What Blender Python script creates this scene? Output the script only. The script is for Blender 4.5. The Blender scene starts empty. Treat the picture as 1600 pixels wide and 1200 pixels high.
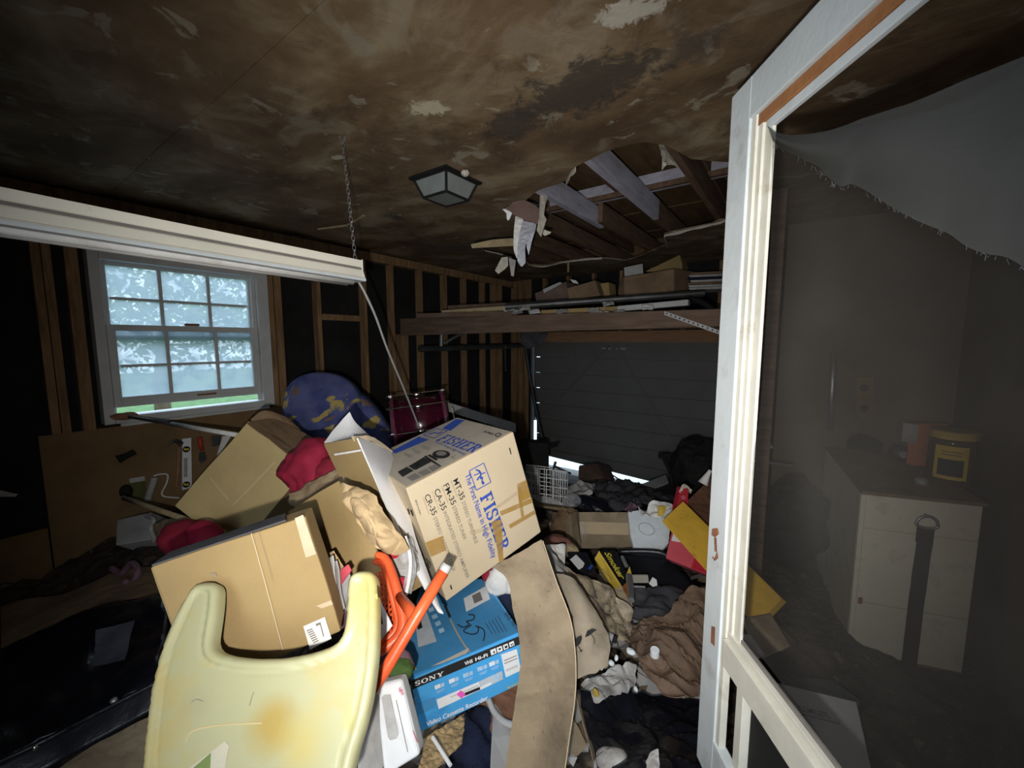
import bpy, bmesh, math, random
import numpy as np
from mathutils import Vector, Matrix, noise
from mathutils.geometry import delaunay_2d_cdt

S = bpy.context.scene
COL = S.collection
random.seed(7)

# ------------------------------------------------------------------ camera
F = 630.0
PITCH, YAW = math.radians(6.07), math.radians(35.4)
CAM = Vector((0, 0, 2.05))
HD = Vector((-math.sin(YAW), math.cos(YAW), 0))
RT = Vector((math.cos(YAW), math.sin(YAW), 0))
UPZ = Vector((0, 0, 1))
FW = HD * math.cos(PITCH) - UPZ * math.sin(PITCH)
UP = UPZ * math.cos(PITCH) + HD * math.sin(PITCH)
cd = bpy.data.cameras.new('camera')
cam = bpy.data.objects.new('camera', cd)
COL.objects.link(cam)
cd.sensor_fit = 'HORIZONTAL'; cd.sensor_width = 36.0; cd.lens = 36.0 * F / 1600.0
cd.clip_start = 0.02; cd.clip_end = 200
m3 = Matrix((RT, UP, -FW)).transposed()
cam.matrix_world = Matrix.Translation(CAM) @ m3.to_4x4()
S.camera = cam

# ------------------------------------------------------------------ light
w = bpy.data.worlds.new('daylight'); S.world = w; w.use_nodes = True
bg = w.node_tree.nodes['Background']
bg.inputs[0].default_value = (0.66, 0.83, 1.0, 1); bg.inputs[1].default_value = 3.6

ld = bpy.data.lights.new('flashlight', 'SPOT'); ld.energy = 122; ld.color = (1.0, 0.96, 0.89)
ld.spot_size = math.radians(123); ld.spot_blend = 1.0; ld.shadow_soft_size = 0.012
lo = bpy.data.objects.new('flashlight', ld); COL.objects.link(lo)
lpos = CAM - UP * 0.105 - RT * 0.058 - FW * 0.02
aim = CAM + FW * 2.2 + RT * (15 / F * 2.2) + UP * (-15 / F * 2.2)
lo.matrix_world = Matrix.Translation(lpos) @ (aim - lpos).to_track_quat('-Z', 'Y').to_matrix().to_4x4()

pd = bpy.data.lights.new('window_daylight', 'AREA'); pd.shape = 'RECTANGLE'; pd.size = 1.0; pd.size_y = 1.15
pd.cycles.is_portal = True
po = bpy.data.objects.new('window_daylight', pd); COL.objects.link(po)
po.matrix_world = Matrix.Translation((-4.05, 1.12, 2.1)) @ Matrix.Rotation(math.radians(-90), 4, 'Y')

hd = bpy.data.lights.new('rear_fill_light', 'AREA'); hd.shape = 'RECTANGLE'; hd.size = 0.8; hd.size_y = 1.9; hd.energy = 20; hd.color = (0.80, 0.90, 1.0)
ho = bpy.data.objects.new('rear_fill_light', hd); COL.objects.link(ho)   # added fill light behind the camera, in place of daylight from the house
hd.spread = math.radians(110)
hp = Vector((0.30, -1.12, 1.85))
ho.matrix_world = Matrix.Translation(hp) @ Vector((-1.15, 3.7, -1.2)).to_track_quat('-Z', 'Y').to_matrix().to_4x4()

S.view_settings.view_transform = 'Standard'; S.view_settings.look = 'None'
S.view_settings.gamma = 1; S.view_settings.use_curve_mapping = False
S.view_settings.exposure = 0.0
S.cycles.max_bounces = 6; S.cycles.transparent_max_bounces = 12
S.cycles.use_denoising = True
S.cycles.sample_clamp_indirect = 4.0

# ------------------------------------------------------------------ projection helpers
def ray(px, py): return FW + RT * ((px - 800) / F) - UP * ((py - 600) / F)
def P(px, py, d): return CAM + ray(px, py) * d
def PZ(px, py, z):
    k = ray(px, py); return CAM + k * ((z - CAM.z) / k.z)
def PX(px, py, x):
    k = ray(px, py); return CAM + k * (x / k.x)
def PY(px, py, y):
    k = ray(px, py); return CAM + k * (y / k.y)
def onplane(O, N, px, py):
    k = ray(px, py); return CAM + k * ((O - CAM).dot(N) / k.dot(N))
def G(rows): return [[P(*c) for c in r] for r in rows]

# ------------------------------------------------------------------ materials
MATS = {}
def mat(name, col, rough=0.75, var=0.2, scale=5.0, stain=None, bump=0.15, bscale=40.0, metal=0.0, spec=0.3, stretch=None, coat=0.0):
    if name in MATS: return MATS[name]
    m = bpy.data.materials.new(name); m.use_nodes = True; MATS[name] = m
    nt = m.node_tree; N = nt.nodes; L = nt.links
    b = N['Principled BSDF']
    b.inputs['Roughness'].default_value = rough; b.inputs['Metallic'].default_value = metal
    b.inputs['Specular IOR Level'].default_value = spec
    if coat: b.inputs['Coat Weight'].default_value = coat
    tc = N.new('ShaderNodeTexCoord'); src = tc.outputs['Object']
    if stretch:
        mp = N.new('ShaderNodeMapping'); mp.inputs['Scale'].default_value = stretch
        L.new(src, mp.inputs['Vector']); src = mp.outputs[0]
    def noi(sc, det=5, rg=0.6):
        n = N.new('ShaderNodeTexNoise'); n.inputs['Scale'].default_value = sc
        n.inputs['Detail'].default_value = det; n.inputs['Roughness'].default_value = rg
        L.new(src, n.inputs['Vector']); return n.outputs['Fac']
    r = N.new('ShaderNodeValToRGB')
    lo_ = [max(0, c * (1 - var)) for c in col]; hi_ = [min(1, c * (1 + var)) for c in col]
    r.color_ramp.elements[0].position = 0.3; r.color_ramp.elements[0].color = (*lo_, 1)
    r.color_ramp.elements[1].position = 0.7; r.color_ramp.elements[1].color = (*hi_, 1)
    L.new(noi(scale), r.inputs[0]); out = r.outputs[0]
    for st in (stain or []):
        sc_, sc_scale, t0, t1 = st
        rr = N.new('ShaderNodeMapRange'); rr.inputs[1].default_value = t0; rr.inputs[2].default_value = t1
        L.new(noi(sc_scale, 6, 0.65), rr.inputs[0])
        mx = N.new('ShaderNodeMix'); mx.data_type = 'RGBA'
        L.new(rr.outputs[0], mx.inputs[0]); L.new(out, mx.inputs[6]); mx.inputs[7].default_value = (*sc_, 1)
        out = mx.outputs[2]
    L.new(out, b.inputs['Base Color'])
    if bump:
        bp = N.new('ShaderNodeBump'); bp.inputs['Strength'].default_value = bump; bp.inputs['Distance'].default_value = 0.01
        L.new(noi(bscale, 4), bp.inputs['Height']); L.new(bp.outputs[0], b.inputs['Normal'])
    return m

CARD = mat('cardboard', (0.335, 0.235, 0.105), 0.8, 0.12, 4, [((0.30, 0.19, 0.09), 3, 0.60, 0.85)], 0.1, 90)
CARD_PALE = mat('cardboard_pale', (0.57, 0.465, 0.32), 0.8, 0.07, 4, [((0.5, 0.37, 0.2), 2.5, 0.66, 0.9)], 0.08, 90)
CARD_OLIVE = mat('cardboard_olive', (0.47, 0.36, 0.17), 0.75, 0.12, 4, None, 0.08, 90)
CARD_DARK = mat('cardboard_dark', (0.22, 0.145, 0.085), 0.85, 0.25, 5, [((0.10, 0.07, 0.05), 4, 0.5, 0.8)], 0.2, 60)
CARD_DIRT = mat('cardboard_dirty', (0.29, 0.228, 0.152), 0.85, 0.22, 6, [((0.15, 0.11, 0.08), 5, 0.50, 0.78), ((0.12, 0.09, 0.07), 40, 0.62, 0.75)], 0.2, 70)
CARD_GREY = mat('cardboard_greyed', (0.33, 0.275, 0.205), 0.85, 0.25, 6, [((0.16, 0.13, 0.10), 5, 0.52, 0.8)], 0.2, 70)
KRAFT = mat('kraft_paper', (0.50, 0.36, 0.20), 0.75, 0.2, 8, None, 0.3, 60)
KRAFT_DARK = mat('kraft_paper_dark', (0.175, 0.115, 0.08), 0.8, 0.3, 6, [((0.12, 0.08, 0.055), 4, 0.5, 0.75)], 0.3, 50)
WHITE = mat('white_board', (0.78, 0.78, 0.80), 0.6, 0.06, 6, [((0.5, 0.48, 0.45), 5, 0.62, 0.9)], 0.05, 40)
PAPER = mat('white_paper', (0.75, 0.74, 0.72), 0.8, 0.12, 9, [((0.45, 0.4, 0.33), 6, 0.58, 0.85)], 0.2, 60)
PAPER_GREY = mat('grey_paper', (0.42, 0.41, 0.40), 0.85, 0.25, 9, [((0.2, 0.18, 0.16), 6, 0.55, 0.8)], 0.2, 60)
FOAM = mat('white_foam', (0.84, 0.90, 0.97), 0.8, 0.08, 20, None, 0.3, 120)
BLACK = mat('black_plastic', (0.012, 0.013, 0.018), 0.35, 0.4, 6, None, 0.25, 25, spec=0.5)
BLACK_BAG = mat('black_bag', (0.008, 0.009, 0.014), 0.28, 0.4, 6, None, 0.5, 14, spec=0.5)
BLACK_MATT = mat('black_matt', (0.012, 0.012, 0.012), 0.8, 0.3, 6)
NAVY = mat('navy_cloth', (0.012, 0.018, 0.045), 0.9, 0.4, 8, None, 0.4, 90)
GREYCLOTH = mat('grey_cloth', (0.07, 0.07, 0.08), 0.95, 0.4, 5, None, 0.5, 60)
RED = mat('red_cloth', (0.27, 0.012, 0.038), 0.8, 0.3, 8, None, 0.3, 60)
RED_DK = mat('dark_red_cloth', (0.22, 0.012, 0.03), 0.85, 0.3, 8, None, 0.3, 60)
PINK = mat('pink_card', (0.62, 0.10, 0.13), 0.55, 0.15, 8)
REDPACK = mat('red_packaging', (0.52, 0.03, 0.05), 0.45, 0.2, 8)
ORANGE = mat('orange_plastic', (0.76, 0.115, 0.035), 0.38, 0.1, 10, [((0.45, 0.09, 0.04), 9, 0.62, 0.85)], 0.08, 60, spec=0.5)
TRAYM = mat('cream_plastic', (0.385, 0.378, 0.222), 0.42, 0.05, 3, [((0.46, 0.31, 0.055), 3.0, 0.56, 0.80), ((0.25, 0.2, 0.1), 22, 0.70, 0.78)], 0.04, 60, spec=0.45)
SONYBLUE = mat('blue_print', (0.075, 0.40, 0.80), 0.5, 0.08, 5, [((0.035, 0.20, 0.45), 4, 0.55, 0.8)], 0.05, 60, spec=0.4)
SONYTOP = mat('worn_blue_print', (0.06, 0.27, 0.54), 0.6, 0.15, 6, [((0.18, 0.24, 0.33), 6, 0.58, 0.8)], 0.1, 60)
INK_BLUE = mat('blue_ink', (0.035, 0.085, 0.42), 0.7, 0.1, 10, None, 0)
INK_BLACK = mat('black_ink', (0.02, 0.02, 0.022), 0.7, 0.2, 10, None, 0)
INK_GREY = mat('grey_ink', (0.20, 0.18, 0.16), 0.7, 0.2, 10, None, 0)
INK_WHITE = mat('white_ink', (0.82, 0.83, 0.84), 0.6, 0.05, 10, None, 0)
INK_PALE = mat('pale_blue_ink', (0.42, 0.62, 0.82), 0.6, 0.2, 40, None, 0)
INK_SILVER = mat('silver_ink', (0.55, 0.60, 0.66), 0.5, 0.1, 20, None, 0)
INK_YELLOW = mat('yellow_ink', (0.72, 0.60, 0.06), 0.6, 0.1, 10, None, 0)
INK_PINK = mat('pink_sticker', (0.9, 0.12, 0.55), 0.6, 0.05, 10, None, 0)
INK_RED = mat('red_ink', (0.6, 0.05, 0.12), 0.6, 0.05, 10, None, 0)
TAPE_CLEAR = mat('dull_tape', (0.52, 0.41, 0.27), 0.25, 0.1, 8, None, 0.1, 40, spec=0.6)
WOOD_STUD = mat('stud_wood', (0.25, 0.15, 0.075), 0.85, 0.35, 9, [((0.10, 0.055, 0.03), 5, 0.52, 0.8)], 0.3, 40, stretch=(3, 3, 0.4))
WOOD_X = mat('beam_wood', (0.135, 0.09, 0.065), 0.85, 0.3, 9, [((0.12, 0.07, 0.045), 5, 0.52, 0.8)], 0.3, 40, stretch=(0.4, 3, 3))
WOOD_ORANGE = mat('header_wood', (0.30, 0.17, 0.095), 0.85, 0.2, 9, None, 0.3, 40, stretch=(0.4, 3, 3))
WOOD_Y = mat('joist_wood', (0.155, 0.095, 0.062), 0.85, 0.35, 9, None, 0.3, 40, stretch=(3, 0.4, 3))
WOOD_LIT = mat('window_lit_wood', (0.48, 0.47, 0.56), 0.8, 0.2, 8, [((0.25, 0.22, 0.25), 7, 0.55, 0.8)], 0.2, 40, stretch=(1.5, 0.6, 3))  # pale bluish tone paints daylight onto joists and cross brace
ROOFWOOD = mat('roof_boards', (0.17, 0.105, 0.052), 0.9, 0.35, 6, None, 0.3, 30, stretch=(2, 0.5, 1))
PLY = mat('plywood_brown', (0.20, 0.125, 0.06), 0.85, 0.25, 3, [((0.09, 0.05, 0.03), 3, 0.55, 0.8)], 0.2, 40)
SHEATH = mat('black_sheathing', (0.014, 0.013, 0.013), 0.9, 0.35, 4, [((0.035, 0.03, 0.027), 7, 0.6, 0.85)], 0.3, 30)
WALLBROWN = mat('brown_panelling', (0.13, 0.095, 0.075), 0.75, 0.15, 3, None, 0.1, 50)
DOORGREY = mat('garage_door_paint', (0.12, 0.124, 0.118), 0.6, 0.1, 4, [((0.11, 0.11, 0.105), 4, 0.55, 0.8)], 0.08, 40)
STEEL_DK = mat('dark_steel', (0.09, 0.09, 0.09), 0.5, 0.3, 8, None, 0.1, 60, metal=0.7)
STEEL = mat('dull_steel', (0.42, 0.42, 0.44), 0.45, 0.2, 8, None, 0.1, 60, metal=0.8)
CHROME = mat('chrome', (0.8, 0.8, 0.82), 0.15, 0.05, 8, None, 0, 60, metal=1.0)
FRAMEW = mat('old_white_paint', (0.60, 0.645, 0.67), 0.55, 0.08, 5, [((0.36, 0.34, 0.30), 8, 0.57, 0.85)], 0.1, 40)
SASHW = mat('sash_paint', (0.55, 0.56, 0.56), 0.6, 0.08, 6, [((0.33, 0.32, 0.30), 8, 0.60, 0.85)], 0.1, 40)
BEADW = mat('bead_paint', (0.66, 0.64, 0.56), 0.55, 0.12, 7, [((0.36, 0.27, 0.18), 9, 0.60, 0.85)], 0.1, 40)
BAREWOOD = mat('bare_door_wood', (0.34, 0.15, 0.06), 0.7, 0.25, 10, None, 0.2, 40)
RUST = mat('rust', (0.27, 0.12, 0.07), 0.85, 0.35, 30)
LAMPW = mat('shop_light_enamel', (0.84, 0.81, 0.70), 0.45, 0.06, 4, [((0.42, 0.38, 0.3), 9, 0.62, 0.9)], 0.06, 40, spec=0.4)
GROOVE = mat('groove_grey', (0.20, 0.185, 0.17), 0.7, 0.15, 9)
FROST = mat('frosted_glass', (0.25, 0.275, 0.27), 0.35, 0.12, 9, None, 0.3, 60, spec=0.5)
DRUMRED = mat('drum_shell', (0.055, 0.006, 0.018), 0.2, 0.3, 5, None, 0, spec=0.6, coat=0.5)
DRUMHOOP = mat('drum_hoop', (0.15, 0.035, 0.075), 0.3, 0.3, 8, None, 0, spec=0.5)
YELLOW = mat('yellow_paint', (0.80, 0.48, 0.06), 0.6, 0.15, 7, [((0.30, 0.15, 0.03), 9, 0.60, 0.8)], 0.1, 40)
YELLOWP = mat('yellow_card', (0.66, 0.46, 0.07), 0.55, 0.12, 9)
BROWNGRAIN = mat('brown_veneer', (0.17, 0.085, 0.05), 0.7, 0.4, 14, None, 0.2, 40, stretch=(1, 4, 1))
CREAMMETAL = mat('cream_enamel', (0.74, 0.69, 0.56), 0.5, 0.1, 4, [((0.33, 0.28, 0.21), 4, 0.55, 0.8)], 0.06, 30)
GREEN = mat('green_cloth', (0.06, 0.12, 0.03), 0.9, 0.3, 9, None, 0.4, 60)
PURPLE = mat('mauve_cloth', (0.16, 0.09, 0.12), 0.9, 0.4, 9, None, 0.4, 60)
TANCLOTH = mat('tan_cloth', (0.36, 0.27, 0.16), 0.95, 0.35, 9, [((0.12, 0.08, 0.05), 8, 0.5, 0.75)], 0.4, 60)
STRAW = mat('straw', (0.42, 0.30, 0.15), 0.9, 0.4, 30, None, 0.5, 90)
GREYWHITE = mat('grey_white_plastic', (0.42, 0.42, 0.42), 0.6, 0.12, 6, [((0.22, 0.21, 0.2), 5, 0.55, 0.8)], 0.1, 30)
CAMO = mat('mottled_wrap', (0.33, 0.27, 0.19), 0.5, 0.4, 18, [((0.09, 0.08, 0.07), 13, 0.50, 0.62), ((0.5, 0.42, 0.28), 15, 0.58, 0.7)], 0.4, 40)
GYPSUM = mat('torn_gypsum', (0.56, 0.52, 0.44), 0.9, 0.2, 20, None, 0.4, 60)
HANGPAPER = mat('hanging_paper', (0.46, 0.47, 0.54), 0.85, 0.2, 9, [((0.2, 0.19, 0.2), 10, 0.62, 0.75)], 0.2, 60)
HANGBROWN = mat('printed_board', (0.26, 0.17, 0.15), 0.8, 0.2, 12, None, 0.2, 40)
LATH = mat('lath_wood', (0.42, 0.33, 0.19), 0.85, 0.2, 12, None, 0.3, 50)
GRASSM = mat('lawn_green', (0.07, 0.15, 0.045), 0.9, 0.4, 3)
LEAFM = mat('leaf_green', (0.13, 0.22, 0.07), 0.8, 0.5, 2)
BARK = mat('bark', (0.12, 0.09, 0.06), 0.9, 0.3, 8)
CONCRETE = mat('concrete', (0.16, 0.15, 0.14), 0.9, 0.25, 3)
AMBER = mat('amber_glass', (0.07, 0.035, 0.012), 0.12, 0.2, 8, None, 0, spec=0.7)
REDHANDLE = mat('red_handle', (0.42, 0.05, 0.03), 0.5, 0.1, 8)
GOLDEN = mat('ochre', (0.48, 0.33, 0.06), 0.6, 0.2, 8)

def add_spots(m, spots):
    """stains with a place and shape of their own: (centre, radius, noise scale, colour, amount)"""
    nt = m.node_tree; N = nt.nodes; L = nt.links; b = N['Principled BSDF']; tc = N.new('ShaderNodeTexCoord')
    out = b.inputs['Base Color'].links[0].from_socket
    for c, r_, ns, col, amt in spots:
        sb = N.new('ShaderNodeVectorMath'); sb.operation = 'DISTANCE'; L.new(tc.outputs['Object'], sb.inputs[0]); sb.inputs[1].default_value = c
        n = N.new('ShaderNodeTexNoise'); n.inputs['Scale'].default_value = ns; n.inputs['Detail'].default_value = 6; L.new(tc.outputs['Object'], n.inputs['Vector'])
        f = N.new('ShaderNodeMapRange'); f.inputs[1].default_value = 0; f.inputs[2].default_value = r_; f.inputs[3].default_value = 0.5; f.inputs[4].default_value = -0.5
        L.new(sb.outputs['Value'], f.inputs[0])
        ad = N.new('ShaderNodeMath'); ad.operation = 'ADD'; L.new(f.outputs[0], ad.inputs[0]); L.new(n.outputs['Fac'], ad.inputs[1])
        g_ = N.new('ShaderNodeMapRange'); g_.inputs[1].default_value = 0.35; g_.inputs[2].default_value = 0.95; g_.inputs[4].default_value = amt; L.new(ad.outputs[0], g_.inputs[0])
        mx = N.new('ShaderNodeMix'); mx.data_type = 'RGBA'; L.new(g_.outputs[0], mx.inputs[0]); L.new(out, mx.inputs[6]); mx.inputs[7].default_value = (*col, 1); out = mx.outputs[2]
    L.new(out, b.inputs['Base Color'])
def rubbish_material():
    m = mat('rubbish', (0.055, 0.042, 0.032), 0.9, 0.5, 9, [((0.16, 0.12, 0.085), 16, 0.60, 0.66), ((0.02, 0.018, 0.018), 7, 0.5, 0.62), ((0.30, 0.27, 0.24), 30, 0.70, 0.74)], 0.7, 30)
    return m

def cushion_material():
    m = bpy.data.materials.new('patterned_upholstery'); m.use_nodes = True
    nt = m.node_tree; N = nt.nodes; L = nt.links; b = N['Principled BSDF']; b.inputs['Roughness'].default_value = 0.9
    tc = N.new('ShaderNodeTexCoord')
    n1 = N.new('ShaderNodeTexNoise'); n1.inputs['Scale'].default_value = 6; L.new(tc.outputs['Object'], n1.inputs['Vector'])
    base = N.new('ShaderNodeValToRGB'); e = base.color_ramp.elements
    e[0].position = 0.35; e[0].color = (0.04, 0.055, 0.19, 1); e[1].position = 0.62; e[1].color = (0.10, 0.115, 0.27, 1)
    L.new(n1.outputs['Fac'], base.inputs[0]); out = base.outputs[0]
    for sc, thr, col, off in ((7.0, 0.235, (0.40, 0.31, 0.10), 0.0), (6.0, 0.27, (0.17, 0.10, 0.085), 3.7), (11.0, 0.17, (0.13, 0.16, 0.13), 7.1)):
        mp = N.new('ShaderNodeMapping'); mp.inputs['Location'].default_value = (off, off * 0.7, off * 0.3)
        mp.inputs['Rotation'].default_value = (0.4 + off, 0.9, 0.5 + off); mp.inputs['Scale'].default_value = (1, 0.45, 1)
        L.new(tc.outputs['Object'], mp.inputs['Vector'])
        wn = N.new('ShaderNodeTexNoise'); wn.inputs['Scale'].default_value = sc * 1.1; wn.inputs['Detail'].default_value = 3; L.new(mp.outputs[0], wn.inputs['Vector'])
        sc3 = N.new('ShaderNodeVectorMath'); sc3.operation = 'SCALE'; sc3.inputs[3].default_value = 0.28; L.new(wn.outputs['Color'], sc3.inputs[0])
        av = N.new('ShaderNodeVectorMath'); av.operation = 'ADD'; L.new(mp.outputs[0], av.inputs[0]); L.new(sc3.outputs[0], av.inputs[1])
        v = N.new('ShaderNodeTexVoronoi'); v.inputs['Scale'].default_value = sc; L.new(av.outputs[0], v.inputs['Vector'])
        rr = N.new('ShaderNodeMapRange'); rr.inputs[1].default_value = thr + 0.03; rr.inputs[2].default_value = thr - 0.03
        L.new(v.outputs['Distance'], rr.inputs[0])
        mx = N.new('ShaderNodeMix'); mx.data_type = 'RGBA'; L.new(rr.outputs[0], mx.inputs[0]); L.new(out, mx.inputs[6]); mx.inputs[7].default_value = (*col, 1)
        out = mx.outputs[2]
    L.new(out, b.inputs['Base Color']); return m
CUSHION = cushion_material()

def ceiling_material():
    m = bpy.data.materials.new('stained_plasterboard'); m.use_nodes = True
    nt = m.node_tree; N = nt.nodes; L = nt.links; b = N['Principled BSDF']; b.inputs['Roughness'].default_value = 0.85
    tc = N.new('ShaderNodeTexCoord'); src = tc.outputs['Object']
    def noi(sc, det=6, rg=0.6, dist=0.0, off=0.0, st=(1, 1, 1)):
        mp = N.new('ShaderNodeMapping'); mp.inputs['Location'].default_value = (off, off * 1.7, 0); mp.inputs['Scale'].default_value = st
        mp.inputs['Rotation'].default_value = (0, 0, 0.3)
        L.new(src, mp.inputs['Vector'])
        n = N.new('ShaderNodeTexNoise'); n.inputs['Scale'].default_value = sc; n.inputs['Detail'].default_value = det
        n.inputs['Roughness'].default_value = rg; n.inputs['Distortion'].default_value = dist
        L.new(mp.outputs[0], n.inputs['Vector']); return n.outputs['Fac']
    r = N.new('ShaderNodeValToRGB'); el = r.color_ramp.elements
    el[0].position = 0.34; el[0].color = (0.105, 0.06, 0.03, 1)
    el[1].position = 0.66; el[1].color = (0.37, 0.29, 0.18, 1)
    k = el.new(0.52); k.color = (0.205, 0.135, 0.072, 1)
    L.new(noi(1.9, 7, 0.6, 0.3, 0, (0.8, 1.2, 1)), r.inputs[0]); out = r.outputs[0]
    def over(fac, col):
        nonlocal out
        mx = N.new('ShaderNodeMix'); mx.data_type = 'RGBA'; L.new(fac, mx.inputs[0]); L.new(out, mx.inputs[6]); mx.inputs[7].default_value = (*col, 1); out = mx.outputs[2]
    def rng(s, a, c, hi=1.0):
        rr = N.new('ShaderNodeMapRange'); rr.inputs[1].default_value = a; rr.inputs[2].default_value = c; rr.inputs[4].default_value = hi
        L.new(s, rr.inputs[0]); return rr.outputs[0]
    over(rng(noi(3.0, 5, 0.55, 1.2, 5.0), 0.57, 0.65, 0.5), (0.35, 0.295, 0.21))
    over(rng(noi(5.5, 5, 0.6, 0.8, 9.0), 0.62, 0.66, 0.6), (0.44, 0.40, 0.31))
    over(rng(noi(2.2, 6, 0.7, 0.5, 13.0), 0.54, 0.68, 0.85), (0.085, 0.05, 0.028))
    def spot(cx, cy, rx, ry, nsc, col, t0=0.42, t1=0.56, amt=1.0, off=0.0):
        mp = N.new('ShaderNodeMapping'); mp.inputs['Location'].default_value = (-cx / rx, -cy / ry, 0); mp.inputs['Scale'].default_value = (1 / rx, 1 / ry, 0)
        L.new(src, mp.inputs['Vector'])
        ln = N.new('ShaderNodeVectorMath'); ln.operation = 'LENGTH'; L.new(mp.outputs[0], ln.inputs[0])
        f = N.new('ShaderNodeMapRange'); f.inputs[1].default_value = 0.0; f.inputs[2].default_value = 1.0; f.inputs[3].default_value = 0.35; f.inputs[4].default_value = -0.35
        L.new(ln.outputs['Value'], f.inputs[0])
        ad = N.new('ShaderNodeMath'); ad.operation = 'ADD'; L.new(f.outputs[0], ad.inputs[0]); L.new(noi(nsc, 7, 0.7, 0.4, off), ad.inputs[1])
        over(rng(ad.outputs[0], t0 + 0.18, t1 + 0.18, amt), col)
    H_ = 3.03
    def c(px, py): q = PZ(px, py, H_); return q.x, q.y
    spot(*c(910, 140), 0.62, 0.30, 13, (0.055, 0.045, 0.036), 0.30, 0.42, 0.85, 2.0)
    spot(*c(800, 195), 0.34, 0.26, 15, (0.055, 0.045, 0.036), 0.34, 0.45, 0.8, 4.0)
    spot(*c(1085, 75), 0.30, 0.2, 10, (0.075, 0.06, 0.046), 0.34, 0.5, 0.7, 6.0)
    spot(*c(620, 340), 0.30, 0.30, 12, (0.055, 0.05, 0.042), 0.44, 0.54, 0.75, 8.0)
    spot(*c(720, 385), 0.7, 0.5, 8, (0.10, 0.09, 0.075), 0.36, 0.56, 0.7, 8.5)
    spot(*c(668, 172), 0.18, 0.15, 10, (0.60, 0.53, 0.38), 0.36, 0.44, 1.0, 3.0)
    spot(*c(528, 247), 0.10, 0.09, 12, (0.55, 0.5, 0.4), 0.40, 0.45, 1.0, 3.6)
    spot(*c(990, 14), 0.24, 0.14, 11, (0.52, 0.48, 0.40), 0.36, 0.44, 1.0, 5.0)
    spot(*c(560, 70), 0.14, 0.16, 8, (0.30, 0.26, 0.19), 0.38, 0.48, 0.8, 1.5)
    spot(*c(470, 190), 0.2, 0.24, 7, (0.26, 0.22, 0.16), 0.40, 0.52, 0.8, 2.5)
    spot(*c(830, 60), 0.25, 0.18, 7, (0.27, 0.21, 0.14), 0.40, 0.52, 0.8, 6.5)
    L.new(out, b.inputs['Base Color'])
    bp = N.new('ShaderNodeBump'); bp.inputs['Strength'].default_value = 0.35; bp.inputs['Distance'].default_value = 0.02
    L.new(noi(7, 6, 0.6, 0.5), bp.inputs['Height']); L.new(bp.outputs[0], b.inputs['Normal'])
    return m

def see_through(name, opac, col, rough=0.6, noise_sc=None, lo=0.0, translucent=0.0):
    m = bpy.data.materials.new(name); m.use_nodes = True; nt = m.node_tree; N = nt.nodes; L = nt.links
    for n in list(N): N.remove(n)
    o = N.new('ShaderNodeOutputMaterial'); t = N.new('ShaderNodeBsdfTransparent'); d = N.new('ShaderNodeBsdfDiffuse'); d.inputs[0].default_value = (*col, 1)
    sh = d.outputs[0]
    if translucent:
        tl = N.new('ShaderNodeBsdfTranslucent'); tl.inputs[0].default_value = (*col, 1)
        m2 = N.new('ShaderNodeMixShader'); m2.inputs[0].default_value = translucent; L.new(sh, m2.inputs[1]); L.new(tl.outputs[0], m2.inputs[2]); sh = m2.outputs[0]
    mx = N.new('ShaderNodeMixShader'); mx.inputs[0].default_value = opac
    L.new(t.outputs[0], mx.inputs[1]); L.new(sh, mx.inputs[2]); L.new(mx.outputs[0], o.inputs[0])
    if noise_sc:
        tc = N.new('ShaderNodeTexCoord'); n = N.new('ShaderNodeTexNoise'); n.inputs['Scale'].default_value = noise_sc; n.inputs['Detail'].default_value = 5
        L.new(tc.outputs['Object'], n.inputs['Vector'])
        rr = N.new('ShaderNodeMapRange'); rr.inputs[1].default_value = 0.35; rr.inputs[2].default_value = 0.7; rr.inputs[3].default_value = lo; rr.inputs[4].default_value = opac
        L.new(n.outputs['Fac'], rr.inputs[0]); L.new(rr.outputs[0], mx.inputs[0])
    return m
GLASS = see_through('dusty_glass', 0.80, (0.47, 0.53, 0.58), noise_sc=9, lo=0.55, translucent=0.9)
SCREENM = see_through('screen_mesh', 0.36, (0.085, 0.080, 0.075), noise_sc=3, lo=0.22, translucent=0.2)
SCREENF = see_through('screen_mesh_doubled', 0.85, (0.082, 0.085, 0.083), noise_sc=4, lo=0.68, translucent=0.2)
TAPE = see_through('amber_tape', 0.85, (0.44, 0.26, 0.06), noise_sc=14, lo=0.45)
CLEARP = see_through('clear_plastic', 0.45, (0.75, 0.78, 0.82), noise_sc=20, lo=0.15, translucent=0.3)

# ------------------------------------------------------------------ object helpers
MW = {}
def tag(o, label=None, cat=None, group=None, kind=None):
    if label: o['label'] = label
    if cat: o['category'] = cat
    if group: o['group'] = group
    if kind: o['kind'] = kind
    return o
def thing(name, loc, label, cat, group=None):
    o = bpy.data.objects.new(name, None); COL.objects.link(o); o.empty_display_size = 0.05
    o.location = loc; MW[o.name] = Matrix.Translation(loc)
    return tag(o, label, cat, group)
def link(name, me, m, parent=None):
    if m is not None and not me.materials: me.materials.append(m)
    o = bpy.data.objects.new(name, me); COL.objects.link(o)
    MW[o.name] = Matrix.Identity(4)
    if parent is not None:
        o.parent = parent; o.matrix_parent_inverse = MW.get(parent.name, Matrix.Identity(4)).inverted()
    return o
def obj(name, bm, m, parent=None, smooth=False, label=None):
    me = bpy.data.meshes.new(name); bmesh.ops.recalc_face_normals(bm, faces=bm.faces[:]); bm.to_mesh(me); bm.free()
    if smooth:
        for p in me.polygons: p.use_smooth = True
    o = link(name, me, m, parent)
    if label: o['label'] = label
    return o
def single(name, bm, m, label, cat, group=None, smooth=False, kind=None):
    o = obj(name, bm, m, None, smooth); return tag(o, label, cat, group, kind)
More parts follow.
